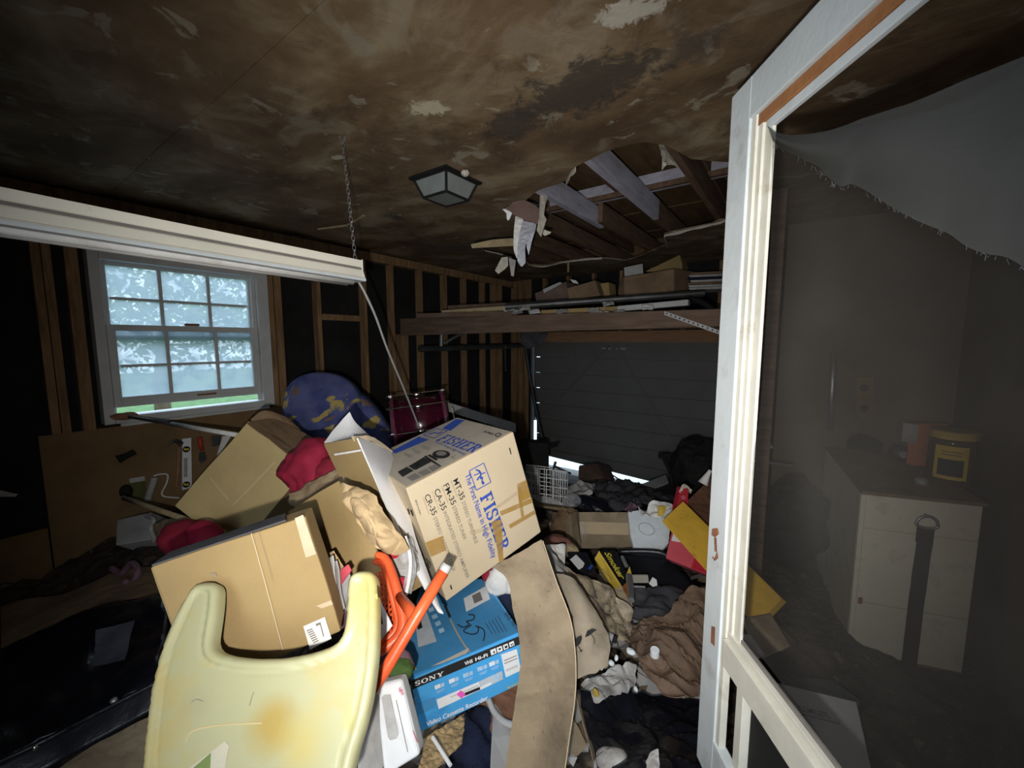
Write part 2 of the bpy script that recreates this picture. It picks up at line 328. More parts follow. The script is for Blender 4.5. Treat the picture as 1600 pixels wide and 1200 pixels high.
def struct(name, bm, m, parent=None, smooth=False):
    o = obj(name, bm, m, parent, smooth)
    if parent is None: o['kind'] = 'structure'
    return o

def BM(): return bmesh.new()
def add_hexa(bm, q, vec, bev=0.0, seg=2):
    """box from a quad of four points and an extrusion vector (or four bottom points)"""
    q = [Vector(p) for p in q]
    b = [Vector(p) for p in vec] if isinstance(vec, (list, tuple)) and len(vec) == 4 else [p + Vector(vec) for p in q]
    v = [bm.verts.new(p) for p in q + b]
    fs = [(0, 1, 2, 3), (7, 6, 5, 4), (0, 4, 5, 1), (1, 5, 6, 2), (2, 6, 7, 3), (3, 7, 4, 0)]
    fa = [bm.faces.new([v[i] for i in f]) for f in fs]
    if bev:
        bmesh.ops.recalc_face_normals(bm, faces=fa)
        es = list({e for f in fa for e in f.edges})
        bmesh.ops.bevel(bm, geom=es, offset=bev, segments=seg, profile=0.6, affect='EDGES')
    return bm
def hexa(q, vec, bev=0.0, seg=2): return add_hexa(BM(), q, vec, bev, seg)
def add_box(bm, x0, x1, y0, y1, z0, z1, bev=0.0):
    return add_hexa(bm, [(x0, y0, z1), (x1, y0, z1), (x1, y1, z1), (x0, y1, z1)], Vector((0, 0, z0 - z1)), bev)
def box(*a, **k): return add_box(BM(), *a, **k)
def add_tube(bm, pts, r, seg=10, caps=True):
    pts = [Vector(p) for p in pts]; rs = r if isinstance(r, (list, tuple)) else [r] * len(pts)
    rings = []; ref = None
    for i, p in enumerate(pts):
        t = (pts[min(i + 1, len(pts) - 1)] - pts[max(i - 1, 0)]).normalized()
        if ref is None:
            ref = Vector((0, 0, 1)) if abs(t.z) < 0.9 else Vector((1, 0, 0))
        a = (ref - t * ref.dot(t)).normalized(); ref = a; c = t.cross(a)
        rings.append([bm.verts.new(p + (a * math.cos(2 * math.pi * k / seg) + c * math.sin(2 * math.pi * k / seg)) * rs[i]) for k in range(seg)])
    for a, b in zip(rings, rings[1:]):
        for k in range(seg): bm.faces.new((a[k], a[(k + 1) % seg], b[(k + 1) % seg], b[k]))
    if caps: bm.faces.new(rings[0][::-1]); bm.faces.new(rings[-1])
    return bm
def tube(pts, r, seg=10): return add_tube(BM(), pts, r, seg)
def curve_pts(ctrl, n=24):
    c = [Vector(p) for p in ctrl]; c = [c[0] * 2 - c[1]] + c + [c[-1] * 2 - c[-2]]; out = []
    segs = len(c) - 3
    for i in range(n + 1):
        t = i / n * segs; k = min(int(t), segs - 1); f = t - k
        p0, p1, p2, p3 = c[k:k + 4]
        out.append(0.5 * ((2 * p1) + (p2 - p0) * f + (2 * p0 - 5 * p1 + 4 * p2 - p3) * f * f + (3 * p1 - p0 - 3 * p2 + p3) * f ** 3))
    return out
def folds(p, sc, seed):
    q = Vector((p.x * 0.6 + p.z * 0.5, p.y * 1.5, p.z)) * sc * 1.3 + Vector((seed, 4, seed * 1.3))
    w_ = Vector((noise.noise(q * 0.7), noise.noise(q * 0.7 + Vector((7, 0, 0))), 0)) * 0.8
    return 0.45 * (1 - 2 * abs(noise.noise(q + w_))) ** 3 + 0.18 * (1 - 2 * abs(noise.noise(q * 2.3 + w_)))
def shell(bm, t):
    """give an open sheet an even thickness"""
    bm.normal_update(); bm.verts.index_update(); vs_ = bm.verts[:]; fs_ = bm.faces[:]
    bnd = [(e.verts[0], e.verts[1]) for e in bm.edges if len(e.link_faces) == 1]
    lo_ = [bm.verts.new(v.co - v.normal * t) for v in vs_]; ix = {v: lo_[i] for i, v in enumerate(vs_)}
    for f in fs_: bm.faces.new([ix[v] for v in reversed(f.verts[:])])
    for a, b in bnd: bm.faces.new((a, b, ix[b], ix[a]))
def crumple(p, sc, seed):
    q = Vector(p) * sc + Vector((seed * 3.1, seed * 1.7, seed * 2.3))
    d, _ = noise.voronoi(q)
    return (d[1] - d[0]) - 0.35 + 0.5 * noise.noise(q * 0.6)
def patch(rows, nu=14, nv=14, amp=0.0, sc=8, seed=1, soft=False, thick=0.003, edge=0.0):
    """sheet through a grid of control points; amp = crumple height along the normal; edge = ragged border"""
    R = [curve_pts(r, nu) if len(r) > 2 else [r[0].lerp(r[1], i / nu) for i in range(nu + 1)] for r in rows]
    cols = []
    for i in range(nu + 1):
        c = [r[i] for r in R]
        cols.append(curve_pts(c, nv) if len(c) > 2 else [c[0].lerp(c[1], j / nv) for j in range(nv + 1)])
    bm = BM(); V = [[None] * (nv + 1) for _ in range(nu + 1)]
    nrm = (cols[-1][0] - cols[0][0]).cross(cols[0][-1] - cols[0][0])
    nrm = nrm.normalized() if nrm.length > 0 else UPZ
    if nrm.dot(CAM - cols[nu // 2][nv // 2]) < 0: nrm = -nrm
    for i in range(nu + 1):
        for j in range(nv + 1):
            p = cols[i][j]
            if amp:
                h = (noise.noise(p * sc + Vector((seed, seed * 2, 0))) + 0.5 * noise.noise(p * sc * 2.3 + Vector((seed, 0, 5))) + folds(p, sc, seed)) if soft else crumple(p, sc, seed)
                p = p + nrm * amp * h
            if edge and (i in (0, nu) or j in (0, nv)):
                p = p + (cols[nu // 2][nv // 2] - p).normalized() * edge * (0.5 + noise.noise(p * 35 + Vector((seed, 1, 2))))
            V[i][j] = bm.verts.new(p)
    for i in range(nu):
        for j in range(nv): bm.faces.new((V[i][j], V[i + 1][j], V[i + 1][j + 1], V[i][j + 1]))
    bmesh.ops.recalc_face_normals(bm, faces=bm.faces[:])
    f0 = bm.faces[:]
    f0[0].normal_update()
    if thick: shell(bm, thick)
    return bm
def lump(c, rad, rot=(0, 0, 0), amp=0.2, sc=6, seed=1, sub=4, soft=True, flat=0.0):
    bm = BM(); bmesh.ops.create_icosphere(bm, subdivisions=sub, radius=1)
    from mathutils import Euler
    R = Euler(rot).to_matrix()
    for v in bm.verts:
        n = v.co.copy(); p = Vector((n.x * rad[0], n.y * rad[1], n.z * rad[2]))
        q = p * sc + Vector((seed * 2.1, seed, seed * 0.7))
        h = (noise.noise(q) + 0.5 * noise.noise(q * 2.1) + (folds(p, sc, seed) if amp > 0.1 else 0)) if soft else crumple(p, sc, seed)
        p = p * (1 + amp * h)
        if flat and p.z < -rad[2] * flat: p.z = -rad[2] * flat
        v.co = R @ p + Vector(c)
    return bm
def prism(pts, vec, bev=0.0):
    bm = BM(); f = bm.faces.new([bm.verts.new(p) for p in pts])
    r = bmesh.ops.extrude_face_region(bm, geom=[f]); vs = [g for g in r['geom'] if isinstance(g, bmesh.types.BMVert)]
    bmesh.ops.translate(bm, vec=Vector(vec), verts=vs)
    bmesh.ops.recalc_face_normals(bm, faces=bm.faces[:])
    if bev: bmesh.ops.bevel(bm, geom=bm.edges[:], offset=bev, segments=2, profile=0.6, affect='EDGES')
    return bm
def disc(c, n, r, h, seg=24, r2=None):
    n = Vector(n).normalized(); return tube([Vector(c), Vector(c) + n * h], [r, r if r2 is None else r2], seg)

# ---- flat print on a plane (O, N): everything is laid on the true surface
class Plane:
    def __init__(s, O, N): s.O = Vector(O); s.N = Vector(N).normalized()
    def at(s, px, py, lift=0.0008): return onplane(s.O, s.N, px, py) + s.N * lift
def decal(pl, pxs, m, parent, name='print', lift=0.0008):
    bm = BM(); bm.faces.new([bm.verts.new(pl.at(x, y, lift)) for x, y in pxs])
    return obj(name, bm, m, parent)
def decals(pl, polys, m, parent, name='print', lift=0.0008):
    bm = BM()
    for pxs in polys: bm.faces.new([bm.verts.new(pl.at(x, y, lift)) for x, y in pxs])
    return obj(name, bm, m, parent)
def stroke(pl, pxs, wpx, m, parent, name='print', lift=0.0012):
    bm = BM(); pts = [Vector((x, y, 0)) for x, y in pxs]
    if len(pts) > 2: pts = curve_pts(pts, len(pts) * 4)
    L_ = []
    for i, p in enumerate(pts):
        t = (pts[min(i + 1, len(pts) - 1)] - pts[max(i - 1, 0)]).normalized(); n = Vector((-t.y, t.x, 0)) * wpx / 2
        L_.append((bm.verts.new(pl.at((p + n).x, (p + n).y, lift)), bm.verts.new(pl.at((p - n).x, (p - n).y, lift))))
    for a, b in zip(L_, L_[1:]): bm.faces.new((a[0], a[1], b[1], b[0]))
    return obj(name, bm, m, parent)
def glyph_mesh(s, bold=0.0):
    cu = bpy.data.curves.new('t', 'FONT'); cu.body = s; cu.size = 1; cu.offset = bold; cu.resolution_u = 3
    o = bpy.data.objects.new('t', cu); COL.objects.link(o)
    dg = bpy.context.evaluated_depsgraph_get(); me = bpy.data.meshes.new_from_object(o.evaluated_get(dg))
    bpy.data.objects.remove(o); bpy.data.curves.remove(cu)
    polys = [[(me.vertices[i].co.x, me.vertices[i].co.y) for i in p.vertices] for p in me.polygons]
    bpy.data.meshes.remove(me); return polys
def ring_poly(cx, cy, rx, ry, tx, ty, a0, a1, n=14):
    out = []
    for k in range(n):
        t0 = a0 + (a1 - a0) * k / n; t1 = a0 + (a1 - a0) * (k + 1) / n
        out.append([(cx + rx * math.cos(t0), cy + ry * math.sin(t0)), (cx + rx * math.cos(t1), cy + ry * math.sin(t1)),
                    (cx + (rx - tx) * math.cos(t1), cy + (ry - ty) * math.sin(t1)), (cx + (rx - tx) * math.cos(t0), cy + (ry - ty) * math.sin(t0))])
    return out
def serif_word(word, gap=0.1):
    """slab-serif capitals one unit high, from strokes"""
    def R(x0, x1, y0, y1): return [(x0, y0), (x1, y0), (x1, y1), (x0, y1)]
    sw, tb, sv = 0.2, 0.1, 0.08
    def stem(x): return [R(x, x + sw, 0, 1), R(x - sv, x + sw + sv, 0, tb), R(x - sv, x + sw + sv, 1 - tb, 1)]
    polys = []; x = 0.0
    for ch in word:
        w_ = 0.7; p = []
        if ch == 'I': p = stem(0.08); w_ = 0.36
        elif ch in 'FE':
            p = stem(0.08) + [R(0.2, 0.66, 1 - tb, 1), R(0.58, 0.66, 0.74, 1), R(0.2, 0.5, 0.46, 0.46 + tb), R(0.44, 0.5, 0.38, 0.64)]
            if ch == 'E': p += [R(0.2, 0.68, 0, tb), R(0.6, 0.68, 0, 0.27)]
        elif ch == 'H': p = stem(0.08) + stem(0.54) + [R(0.2, 0.6, 0.46, 0.46 + tb)]; w_ = 0.82
        elif ch == 'R':
            p = stem(0.08) + ring_poly(0.36, 0.74, 0.32, 0.26, 0.2, 0.1, -math.pi / 2, math.pi / 2) + [R(0.2, 0.36, 0.9, 1), R(0.2, 0.36, 0.48, 0.58), [(0.32, 0.5), (0.52, 0.5), (0.82, 0), (0.58, 0)]]; w_ = 0.8
        elif ch == 'S':
            p = ring_poly(0.32, 0.73, 0.3, 0.27, 0.19, 0.1, math.pi * 0.12, math.pi * 1.5) + ring_poly(0.32, 0.27, 0.32, 0.27, 0.19, 0.1, math.pi / 2, -math.pi * 0.88) + [R(0.52, 0.6, 0.68, 0.98), R(0.0, 0.08, 0.02, 0.34)]; w_ = 0.64
        elif ch == 'O': p = ring_poly(0.42, 0.5, 0.42, 0.5, 0.21, 0.1, 0, 2 * math.pi, 24); w_ = 0.84
        elif ch == 'N': p = [R(0.06, 0.16, 0, 1), R(0.62, 0.72, 0, 1), [(0.04, 1), (0.28, 1), (0.74, 0), (0.56, 0)], R(0, 0.26, 0, tb), R(0.52, 0.84, 1 - tb, 1), R(0, 0.2, 1 - tb, 1)]; w_ = 0.84
        elif ch == 'Y': p = [R(0.3, 0.5, 0, 0.46), [(0.04, 1), (0.28, 1), (0.5, 0.42), (0.3, 0.42)], [(0.64, 1), (0.78, 1), (0.5, 0.42), (0.38, 0.42)], R(-0.02, 0.36, 1 - tb, 1), R(0.54, 0.84, 1 - tb, 1), R(0.2, 0.6, 0, tb)]; w_ = 0.82
        polys += [[(a + x, b) for a, b in q] for q in p]; x += w_ + gap
    return polys
def lettering(pl, s, p0, p1, ptop, m, parent, serif=False, bold=0.0, name='lettering', slant=0.0, lift=0.0013):
    """s set on plane pl: baseline from pixel p0 to p1, cap height by ptop"""
    A = pl.at(*p0, lift); B = pl.at(*p1, lift); T = pl.at(*ptop, lift)
    U = (B - A); wid = U.length; U.normalize(); V = pl.N.cross(U).normalized(); hgt = (T - A).dot(V)
    polys = serif_word(s) if serif else glyph_mesh(s, bold)
    if not polys: return None
    xs = [a for q in polys for a, b in q]; ys = [b for q in polys for a, b in q]
    cap = 1.0 if serif else 0.70
    kx = wid / max(1e-6, (max(xs) - min(xs))); ky = hgt / cap; x0 = min(xs)
    bm = BM()
    for q in polys:
        try: bm.faces.new([bm.verts.new(A + U * ((a - x0) * kx + slant * b * ky) + V * (b * ky)) for a, b in q])
        except ValueError: pass
    me = bpy.data.meshes.new(name); bm.to_mesh(me); bm.free()
    return link(name, me, m, parent)
def torn(pts, vec, name, m, parent): return obj(name, prism(pts, vec), m, parent)

class Pose:
    """box pose: corner o, unit axes x y z, size W H D; scaled by k about the camera while authoring"""
    def __init__(s, o, ax, ay, az, dims, k=1.0):
        s.o = CAM + (Vector(o) - CAM) * k; s.x = Vector(ax).normalized(); s.y = (Vector(ay) - s.x * Vector(ay).dot(s.x)).normalized(); s.z = s.x.cross(s.y)
        if s.z.dot(Vector(az)) < 0: s.z = -s.z
        s.d = [d * k for d in dims]
    def p(s, a, b, c): return s.o + s.x * (a * s.d[0]) + s.y * (b * s.d[1]) + s.z * (c * s.d[2])
    def front(s): return Plane(s.o, -s.z)
    def top(s): return Plane(s.o, -s.y)
    def centre(s): return s.p(.5, .5, .5)
    def box(s, bev=0.006, a=(0, 1), b=(0, 1), c=(0, 1)):
        q = [s.p(a[0], b[0], c[0]), s.p(a[1], b[0], c[0]), s.p(a[1], b[0], c[1]), s.p(a[0], b[0], c[1])]
        return hexa(q, s.y * ((b[1] - b[0]) * s.d[1]), bev)
    def body(s, bev=0.006, amp=0.006, sc=5, seed=1, cuts=10, open_faces=()):
        """closed carton with slightly buckled panels"""
        bm = s.box(bev)
        bmesh.ops.subdivide_edges(bm, edges=[e for e in bm.edges if e.calc_length() > 0.08], cuts=cuts, use_grid_fill=True)
        c = s.centre()
        for v in bm.verts:
            d = (v.co - c); v.co += d.normalized() * amp * noise.noise(v.co * sc + Vector((seed, seed, 0)))
        return bm
# ================================================================== the room
H, LX, BY, RX, NY = 3.03, -3.87, 5.55, 0.95, -1.2

# floor
struct('floor', box(-4.0, 1.0, -1.3, 5.7, -0.1, 0.0), CONCRETE)

# ceiling: plasterboard panels with a torn hole, joists and roof boards above
hole_px = [(823, 312), (841, 298), (862, 291), (885, 282), (890, 272), (895, 265), (908, 256), (924, 249), (940, 240), (962, 232), (985, 226), (1007, 222), (1038, 227),
           (1058, 236), (1080, 248), (1108, 251), (1137, 252), (1180, 262), (1205, 300), (1180, 330), (1137, 343), (1125, 344), (1112, 350), (1090, 355), (1062, 361), (1038, 367), (1041, 382),
           (1020, 392), (1000, 400), (978, 407), (960, 405), (941, 403), (910, 405), (876, 410), (853, 415), (831, 414), (818, 407), (800, 402), (780, 396), (758, 391), (745, 383), (775, 379), (799, 374), (812, 362), (818, 350), (812, 332)]
hole = [PZ(a, b, H) for a, b in hole_px]
hole = [Vector((p.x, p.y, H)) for p in hole]
hl = []
for a, b in zip(hole, hole[1:] + hole[:1]):
    n = max(1, int((b - a).length / 0.05))
    for k in range(n):
        p = a.lerp(b, k / n); j = 0.018 if k else 0
        hl.append(p + Vector((noise.noise(p * 9), noise.noise(p * 9 + Vector((9, 3, 1))), 0)) * j)
def inside(pt, poly):
    c = False; x, y = pt
    for i in range(len(poly)):
        a, b = poly[i], poly[i - 1]
        if (a.y > y) != (b.y > y) and x < (b.x - a.x) * (y - a.y) / (b.y - a.y) + a.x: c = not c
    return c
seams = [NY - 0.1, -0.45, 0.73, 1.93, 3.13, 4.33, BY]
x0c, x1c = -3.98, 1.0
vs = []; es = []
def addv(x, y): vs.append(Vector((x, y))); return len(vs) - 1
rows = []
for y in seams:
    row = [addv(x0c + (x1c - x0c) * k / 30, y) for k in range(31)]; rows.append(row); es += list(zip(row, row[1:]))
for ra, rb in zip(rows, rows[1:]): es += [(ra[0], rb[0]), (ra[-1], rb[-1])]
i0 = len(vs)
for p in hl: addv(p.x, p.y)
es += [(i0 + k, i0 + (k + 1) % len(hl)) for k in range(len(hl))]
for y in np.arange(NY, BY, 0.17):
    for x in np.arange(x0c + 0.1, x1c, 0.17): addv(x + random.uniform(-.03, .03), y + random.uniform(-.03, .03))
ov, oe, of, *_ = delaunay_2d_cdt(vs, es, [], 0, 1e-5)
CEIL = ceiling_material()
def sag(p): return 0.012 * noise.noise(Vector((p[0] * 1.3, p[1] * 1.3, 3)))
ceil_root = None
for k, (ya, yb) in enumerate(zip(seams, seams[1:])):
    bm = BM(); vm = {}
    for f in of:
        c = (ov[f[0]] + ov[f[1]] + ov[f[2]]) / 3
        if not (ya < c.y < yb) or inside((c.x, c.y), hl): continue
        fv = []
        for i in f:
            if i not in vm:
                q = ov[i]; y = q.y
                if abs(y - ya) < 1e-4: y += 0.0012
                if abs(y - yb) < 1e-4: y -= 0.0012
                vm[i] = bm.verts.new((q.x, y, H + sag(q)))
            fv.append(vm[i])
        bm.faces.new(fv)
    bmesh.ops.recalc_face_normals(bm, faces=bm.faces[:])
    for f in bm.faces:
        if f.normal.z > 0: f.normal_flip()
    bmesh.ops.solidify(bm, geom=bm.faces[:], thickness=0.013)
    if ceil_root is None:
        ceil_root = obj('ceiling', bm, CEIL); ceil_root['kind'] = 'structure'
    else: obj('plasterboard_panel', bm, CEIL, ceil_root)
# joists run front to back; the paler bluish ones have window light painted in
jx = [-3.6, -3.17, -2.76, -2.36, -1.93, -1.50, -1.03, -0.61, -0.2, 0.21, 0.62]
for x in jx:
    m = WOOD_LIT if -1.6 < x < -0.9 else WOOD_Y
    y1 = BY
    if x == -1.50:
        obj('joist', box(x - 0.02, x + 0.02, NY, 3.48, H + 0.016, H + 0.17), WOOD_LIT, ceil_root)
        obj('joist', box(x + 0.045, x + 0.085, 3.3, BY, H + 0.016, H + 0.17), WOOD_Y, ceil_root); continue
    if x == -1.03:
        obj('joist', box(x - 0.02, x + 0.02, NY, 3.5, H + 0.016, H + 0.17), WOOD_LIT, ceil_root)
        obj('joist', box(x - 0.02, x + 0.02, 3.505, BY, H + 0.016, H + 0.17), WOOD_Y, ceil_root); continue
    obj('joist', box(x - 0.02, x + 0.02, NY, y1, H + 0.016, H + 0.17), WOOD_Y, ceil_root)
obj('cross_brace', box(-2.2, 0.9, 3.27, 3.31, H + 0.175, H + 0.30), WOOD_LIT, ceil_root)
obj('cross_brace', box(-2.2, 0.9, 3.235, 3.27, H + 0.172, H + 0.21), WOOD_Y, ceil_root)
for k in range(26):
    y = NY + k * 0.265
    obj('roof_board', box(-4.0, 1.0, y, y + 0.258, H + 0.36 + 0.004 * (k % 3), H + 0.385), ROOFWOOD, ceil_root)
for x in (-1.93, -1.27, -0.61, 0.05):
    obj('rafter', box(x - 0.02, x + 0.02, NY, BY, H + 0.215, H + 0.355), WOOD_Y, ceil_root)
# torn paper and board edges round the hole
def edge_strip(pxs, dz, wob=0.02):
    top = [PZ(a, b, H - 0.002) for a, b in pxs]
    t2 = curve_pts(top, len(pxs) * 5)
    return patch([t2, [p + Vector((0, 0, -dz * (0.6 + 0.8 * abs(noise.noise(p * 8))))) for p in t2]], len(t2) - 1, 2, thick=0.004)
obj('torn_edge', edge_strip([(1137, 343), (1112, 350), (1090, 355), (1062, 361), (1038, 367)], 0.022), GYPSUM, ceil_root)
obj('torn_edge', edge_strip([(1038, 367), (1040, 375), (1043, 384)], 0.03), GYPSUM, ceil_root)
obj('torn_edge', edge_strip([(941, 403), (910, 405), (876, 410), (853, 415), (831, 414), (818, 407)], 0.02), GYPSUM, ceil_root)
obj('torn_edge', edge_strip([(800, 402), (780, 396), (758, 391)], 0.014), GYPSUM, ceil_root)
obj('torn_edge', edge_strip([(885, 283), (892, 270), (900, 261)], 0.03), GYPSUM, ceil_root)
obj('hanging_flap', patch(G([[(1031, 224, 2.40), (1045, 224, 2.42), (1064, 236, 2.45), (1090, 248, 2.5)], [(1036, 244, 2.34), (1048, 250, 2.36), (1066, 252, 2.38), (1082, 252, 2.43)], [(1034, 266, 2.32), (1046, 255, 2.34), (1064, 260, 2.36), (1080, 256, 2.42)]]), 12, 8, 0.02, 20, 3), GYPSUM, ceil_root)

# wall_left: studs on black sheathing
wl = struct('wall_left', box(-3.99, -3.965, NY, 0.62, 0, H), SHEATH)
obj('sheathing', box(-3.99, -3.965, 1.68, BY, 0, H), SHEATH, wl)
obj('sheathing', box(-3.99, -3.965, 0.62, 1.68, 0, 1.50), SHEATH, wl)
obj('sheathing', box(-3.99, -3.965, 0.62, 1.68, 2.66, H), SHEATH, wl)
for y0, y1 in ((-1.1, -1.06), (-0.66, -0.62), (-0.25, -0.21), (0.36, 0.40), (0.405, 0.445), (0.50, 0.56), (1.715, 1.755), (1.765, 1.825), (2.16, 2.20), (2.68, 2.72), (3.05, 3.09),
               (3.48, 3.52), (3.91, 3.95), (4.30, 4.34), (4.715, 4.755), (4.98, 5.06), (5.14, 5.18)):
    bm = box(LX - 0.09, LX + random.uniform(-.004, .004), y0, y1, 0.0, H - 0.02)
    for v in bm.verts: v.co.y += 0.006 * noise.noise(Vector((y0 * 5, v.co.z * 2, 1)))
    obj('stud', bm, WOOD_STUD, wl)
obj('stud', box(LX - 0.09, LX + 0.01, 3.16, 3.27, 0.0, 2.13), WOOD_STUD, wl, label='darker cripple stud under the loft beam')
obj('top_plate', box(LX - 0.09, LX, NY, BY, H - 0.11, H - 0.02), WOOD_STUD, wl)
obj('header', box(LX - 0.09, LX - 0.002, 0.56, 1.715, 2.72, 2.86), WOOD_STUD, wl)
obj('sill_plate', box(LX - 0.09, LX - 0.002, 0.56, 1.715, 1.40, 1.455), WOOD_STUD, wl)
obj('plank', box(LX, LX + 0.02, -1.1, 0.29, 0.45, 0.86), PLY, wl)
obj('plywood_panel', box(LX, LX + 0.012, 0.30, 2.14, 0.35, 1.455), PLY, wl)
obj('blocking', box(LX - 0.085, LX - 0.01, 2.205, 2.675, 2.26, 2.32), WOOD_STUD, wl)
obj('blocking', box(LX - 0.085, LX - 0.005, 2.22, 2.66, 2.80, 2.92), CARD_DARK, wl)

# window_1
wn = struct('window_1', box(LX - 0.10, LX + 0.02, 0.60, 0.655, 1.475, 2.69, 0.004), SASHW)
obj('casing', box(LX - 0.10, LX + 0.02, 1.615, 1.705, 1.475, 2.69, 0.004), SASHW, wn)
obj('casing', box(LX - 0.10, LX + 0.02, 0.656, 1.614, 2.60, 2.69, 0.004), SASHW, wn)
obj('sill', box(LX - 0.12, LX + 0.03, 0.656, 1.614, 1.475, 1.525, 0.006), SASHW, wn)
obj('apron', box(LX, LX + 0.018, 0.68, 1.66, 1.452, 1.473), SASHW, wn)
obj('stop_bead', box(LX - 0.035, LX - 0.02, 1.585, 1.614, 1.53, 2.60), SASHW, wn)
obj('stop_bead', box(LX - 0.035, LX - 0.02, 0.656, 0.672, 1.53, 2.60), SASHW, wn)
def sash(name, x, ya, yb, za, zb, rt, rb, st, vm, hm):
    f = obj(name, box(x - 0.02, x + 0.02, ya, ya + st, za, zb, 0.003), SASHW, wn)
    obj('stile', box(x - 0.02, x + 0.02, yb - st, yb, za, zb, 0.003), SASHW, f)
    obj('rail', box(x - 0.02, x + 0.02, ya + st, yb - st, zb - rt, zb, 0.003), SASHW, f)
    obj('rail', box(x - 0.02, x + 0.02, ya + st, yb - st, za, za + rb, 0.003), SASHW, f)
    ys = [ya + st] + vm + [yb - st]; zs = [za + rb] + hm + [zb - rt]
    for y in vm: obj('muntin', box(x - 0.012, x + 0.012, y - 0.011, y + 0.011, za + rb, zb - rt), SASHW, f)
    for z in hm:
        for a, b in zip(ys, ys[1:]): obj('muntin', box(x - 0.012, x + 0.012, a + 0.011, b - 0.011, z - 0.009, z + 0.009), SASHW, f)
    for a, b in zip(ys, ys[1:]):
        for c, d in zip(zs, zs[1:]): obj('pane', box(x - 0.002, x + 0.002, a, b, c, d), GLASS, f)
    return f
sash('upper_sash', -3.95, 0.66, 1.61, 2.055, 2.60, 0.025, 0.035, 0.035, [0.985, 1.29], [2.35])
sash('lower_sash', -3.90, 0.662, 1.605, 1.585, 2.165, 0.042, 0.07, 0.045, [0.985, 1.30], [1.875])
lk = obj('sash_lock', box(-3.895, -3.865, 1.10, 1.19, 2.166, 2.186, 0.004), RUST, wn)
obj('sash_lift', box(-3.882, -3.868, 1.14, 1.27, 1.618, 1.632, 0.004), RUST, wn)
# outside the window
struct('ground', box(-40, -4.02, -30, 30, -0.45, -0.30), GRASSM)
struct('driveway', box(-12, 6, 5.75, 30, -0.25, -0.12), mat('pale_concrete', (0.62, 0.64, 0.62), 0.9, 0.1, 3))
random.seed(11)
for k, (x, y, s) in enumerate([(-9.5, -0.2, 2.4), (-11, 2.6, 2.8), (-13, 5.5, 3.0), (-14, -4.0, 3.2), (-16, 1.0, 3.6)]):
    t = thing('garden_tree', (x, y, -0.3), ['leafy tree just outside left part of window', 'leafy tree outside right part of window', 'leafy tree farther off beyond window, to the right', 'leafy tree farther off beyond window, to the left', 'tallest leafy tree far behind the others outside window'][k], 'tree', 'trees outside the window')
    obj('trunk', tube([(x, y, -0.3), (x + 0.1, y, 1.2), (x, y + 0.2, 2.6)], [0.16, 0.13, 0.08], 10), BARK, t)
    bm = BM()
    for i in range(1500):
        d = Vector((random.gauss(0, 1), random.gauss(0, 1), random.gauss(0, 0.8))).normalized() * s * 0.62 * random.random() ** 0.4
        c = Vector((x, y, 2.3 + s * 0.15)) + d; q = 0.06 + 0.07 * random.random()
        a = Vector((random.gauss(0, 1), random.gauss(0, 1), random.gauss(0, 1))).normalized() * q; b = a.orthogonal().normalized() * q * 0.5
        bm.faces.new([bm.verts.new(c - a), bm.verts.new(c + b), bm.verts.new(c + a), bm.verts.new(c - b)])
    o = obj('foliage', bm, LEAFM, t); o['kind'] = 'stuff'

# wall_back with the garage door (door_1)
wb = struct('wall_back', box(-3.99, -3.56, BY, BY + 0.03, 0, H), WOOD_STUD)
obj('sheathing', box(-3.56, 1.0, BY, BY + 0.03, 2.06, H), SHEATH, wb)
obj('sheathing', box(-0.625, 1.0, BY + 0.023, BY + 0.05, 0, 2.06), SHEATH, wb)
for x in (-3.80, -3.68): obj('stud', box(x - 0.045, x, BY - 0.09, BY, 0, H - 0.02), WOOD_STUD, wb)
obj('header', box(-3.3, 0.9, BY - 0.10, BY - 0.005, 2.035, 2.19), WOOD_ORANGE, wb)
for x in np.arange(-3.3, 0.9, 0.41): obj('stud', box(x, x + 0.04, BY - 0.09, BY - 0.003, 2.195, H - 0.02), WOOD_STUD, wb)
jm = obj('jamb', box(-3.56, -3.52, BY - 0.07, BY + 0.03, 0.0, 2.06), SHEATH, wb)
gd = None
bz = [0.055 + 0.249 * k for k in range(9)]
for k, (a, b) in enumerate(zip(bz, bz[1:])):
    xl = -3.46 if k > 2 else -3.44
    bm = box(xl, -0.62, BY - 0.012 + 0.003 * (k % 2), BY + 0.012, a + 0.004, b - 0.004, 0.003)
    if k == 0:
        for v in bm.verts:
            if v.co.z < 0.15: v.co.z += 0.15 * max(0, (-0.9 - v.co.x) / 2.5)
    if gd is None: gd = struct('door_1', bm, DOORGREY)
    else: obj('board', bm, DOORGREY, gd)
obj('backing', box(-3.40, -0.64, BY + 0.014, BY + 0.022, 0.27, 2.04), DOORGREY, gd)
obj('side_rail', box(-3.485, -3.462, BY - 0.03, BY + 0.02, 0.76, 2.05), DOORGREY, gd)
obj('side_rail', box(-3.485, -3.462, BY - 0.03, BY + 0.02, 0.05, 0.40), DOORGREY, gd)
apex = Vector((-2.15, BY - 0.05, 1.98))
for e in ((-3.25, 0.9), (-1.05, 0.35)):
    obj('brace', tube([apex + Vector((0.06 if e[0] > -2 else -0.06, 0, 0)), (e[0], BY - 0.04, e[1])], 0.012, 8), DOORGREY, gd)
obj('brace', tube([(-3.3, BY - 0.035, 0.62), (-1.95, BY - 0.035, 0.03)], 0.010, 8), DOORGREY, gd)
for s in (-1, 1): obj('bracket', box(-2.15 + s * 0.11 - 0.07, -2.15 + s * 0.11 + 0.07, BY - 0.035, BY - 0.02, 1.93, 1.96), STEEL, gd)
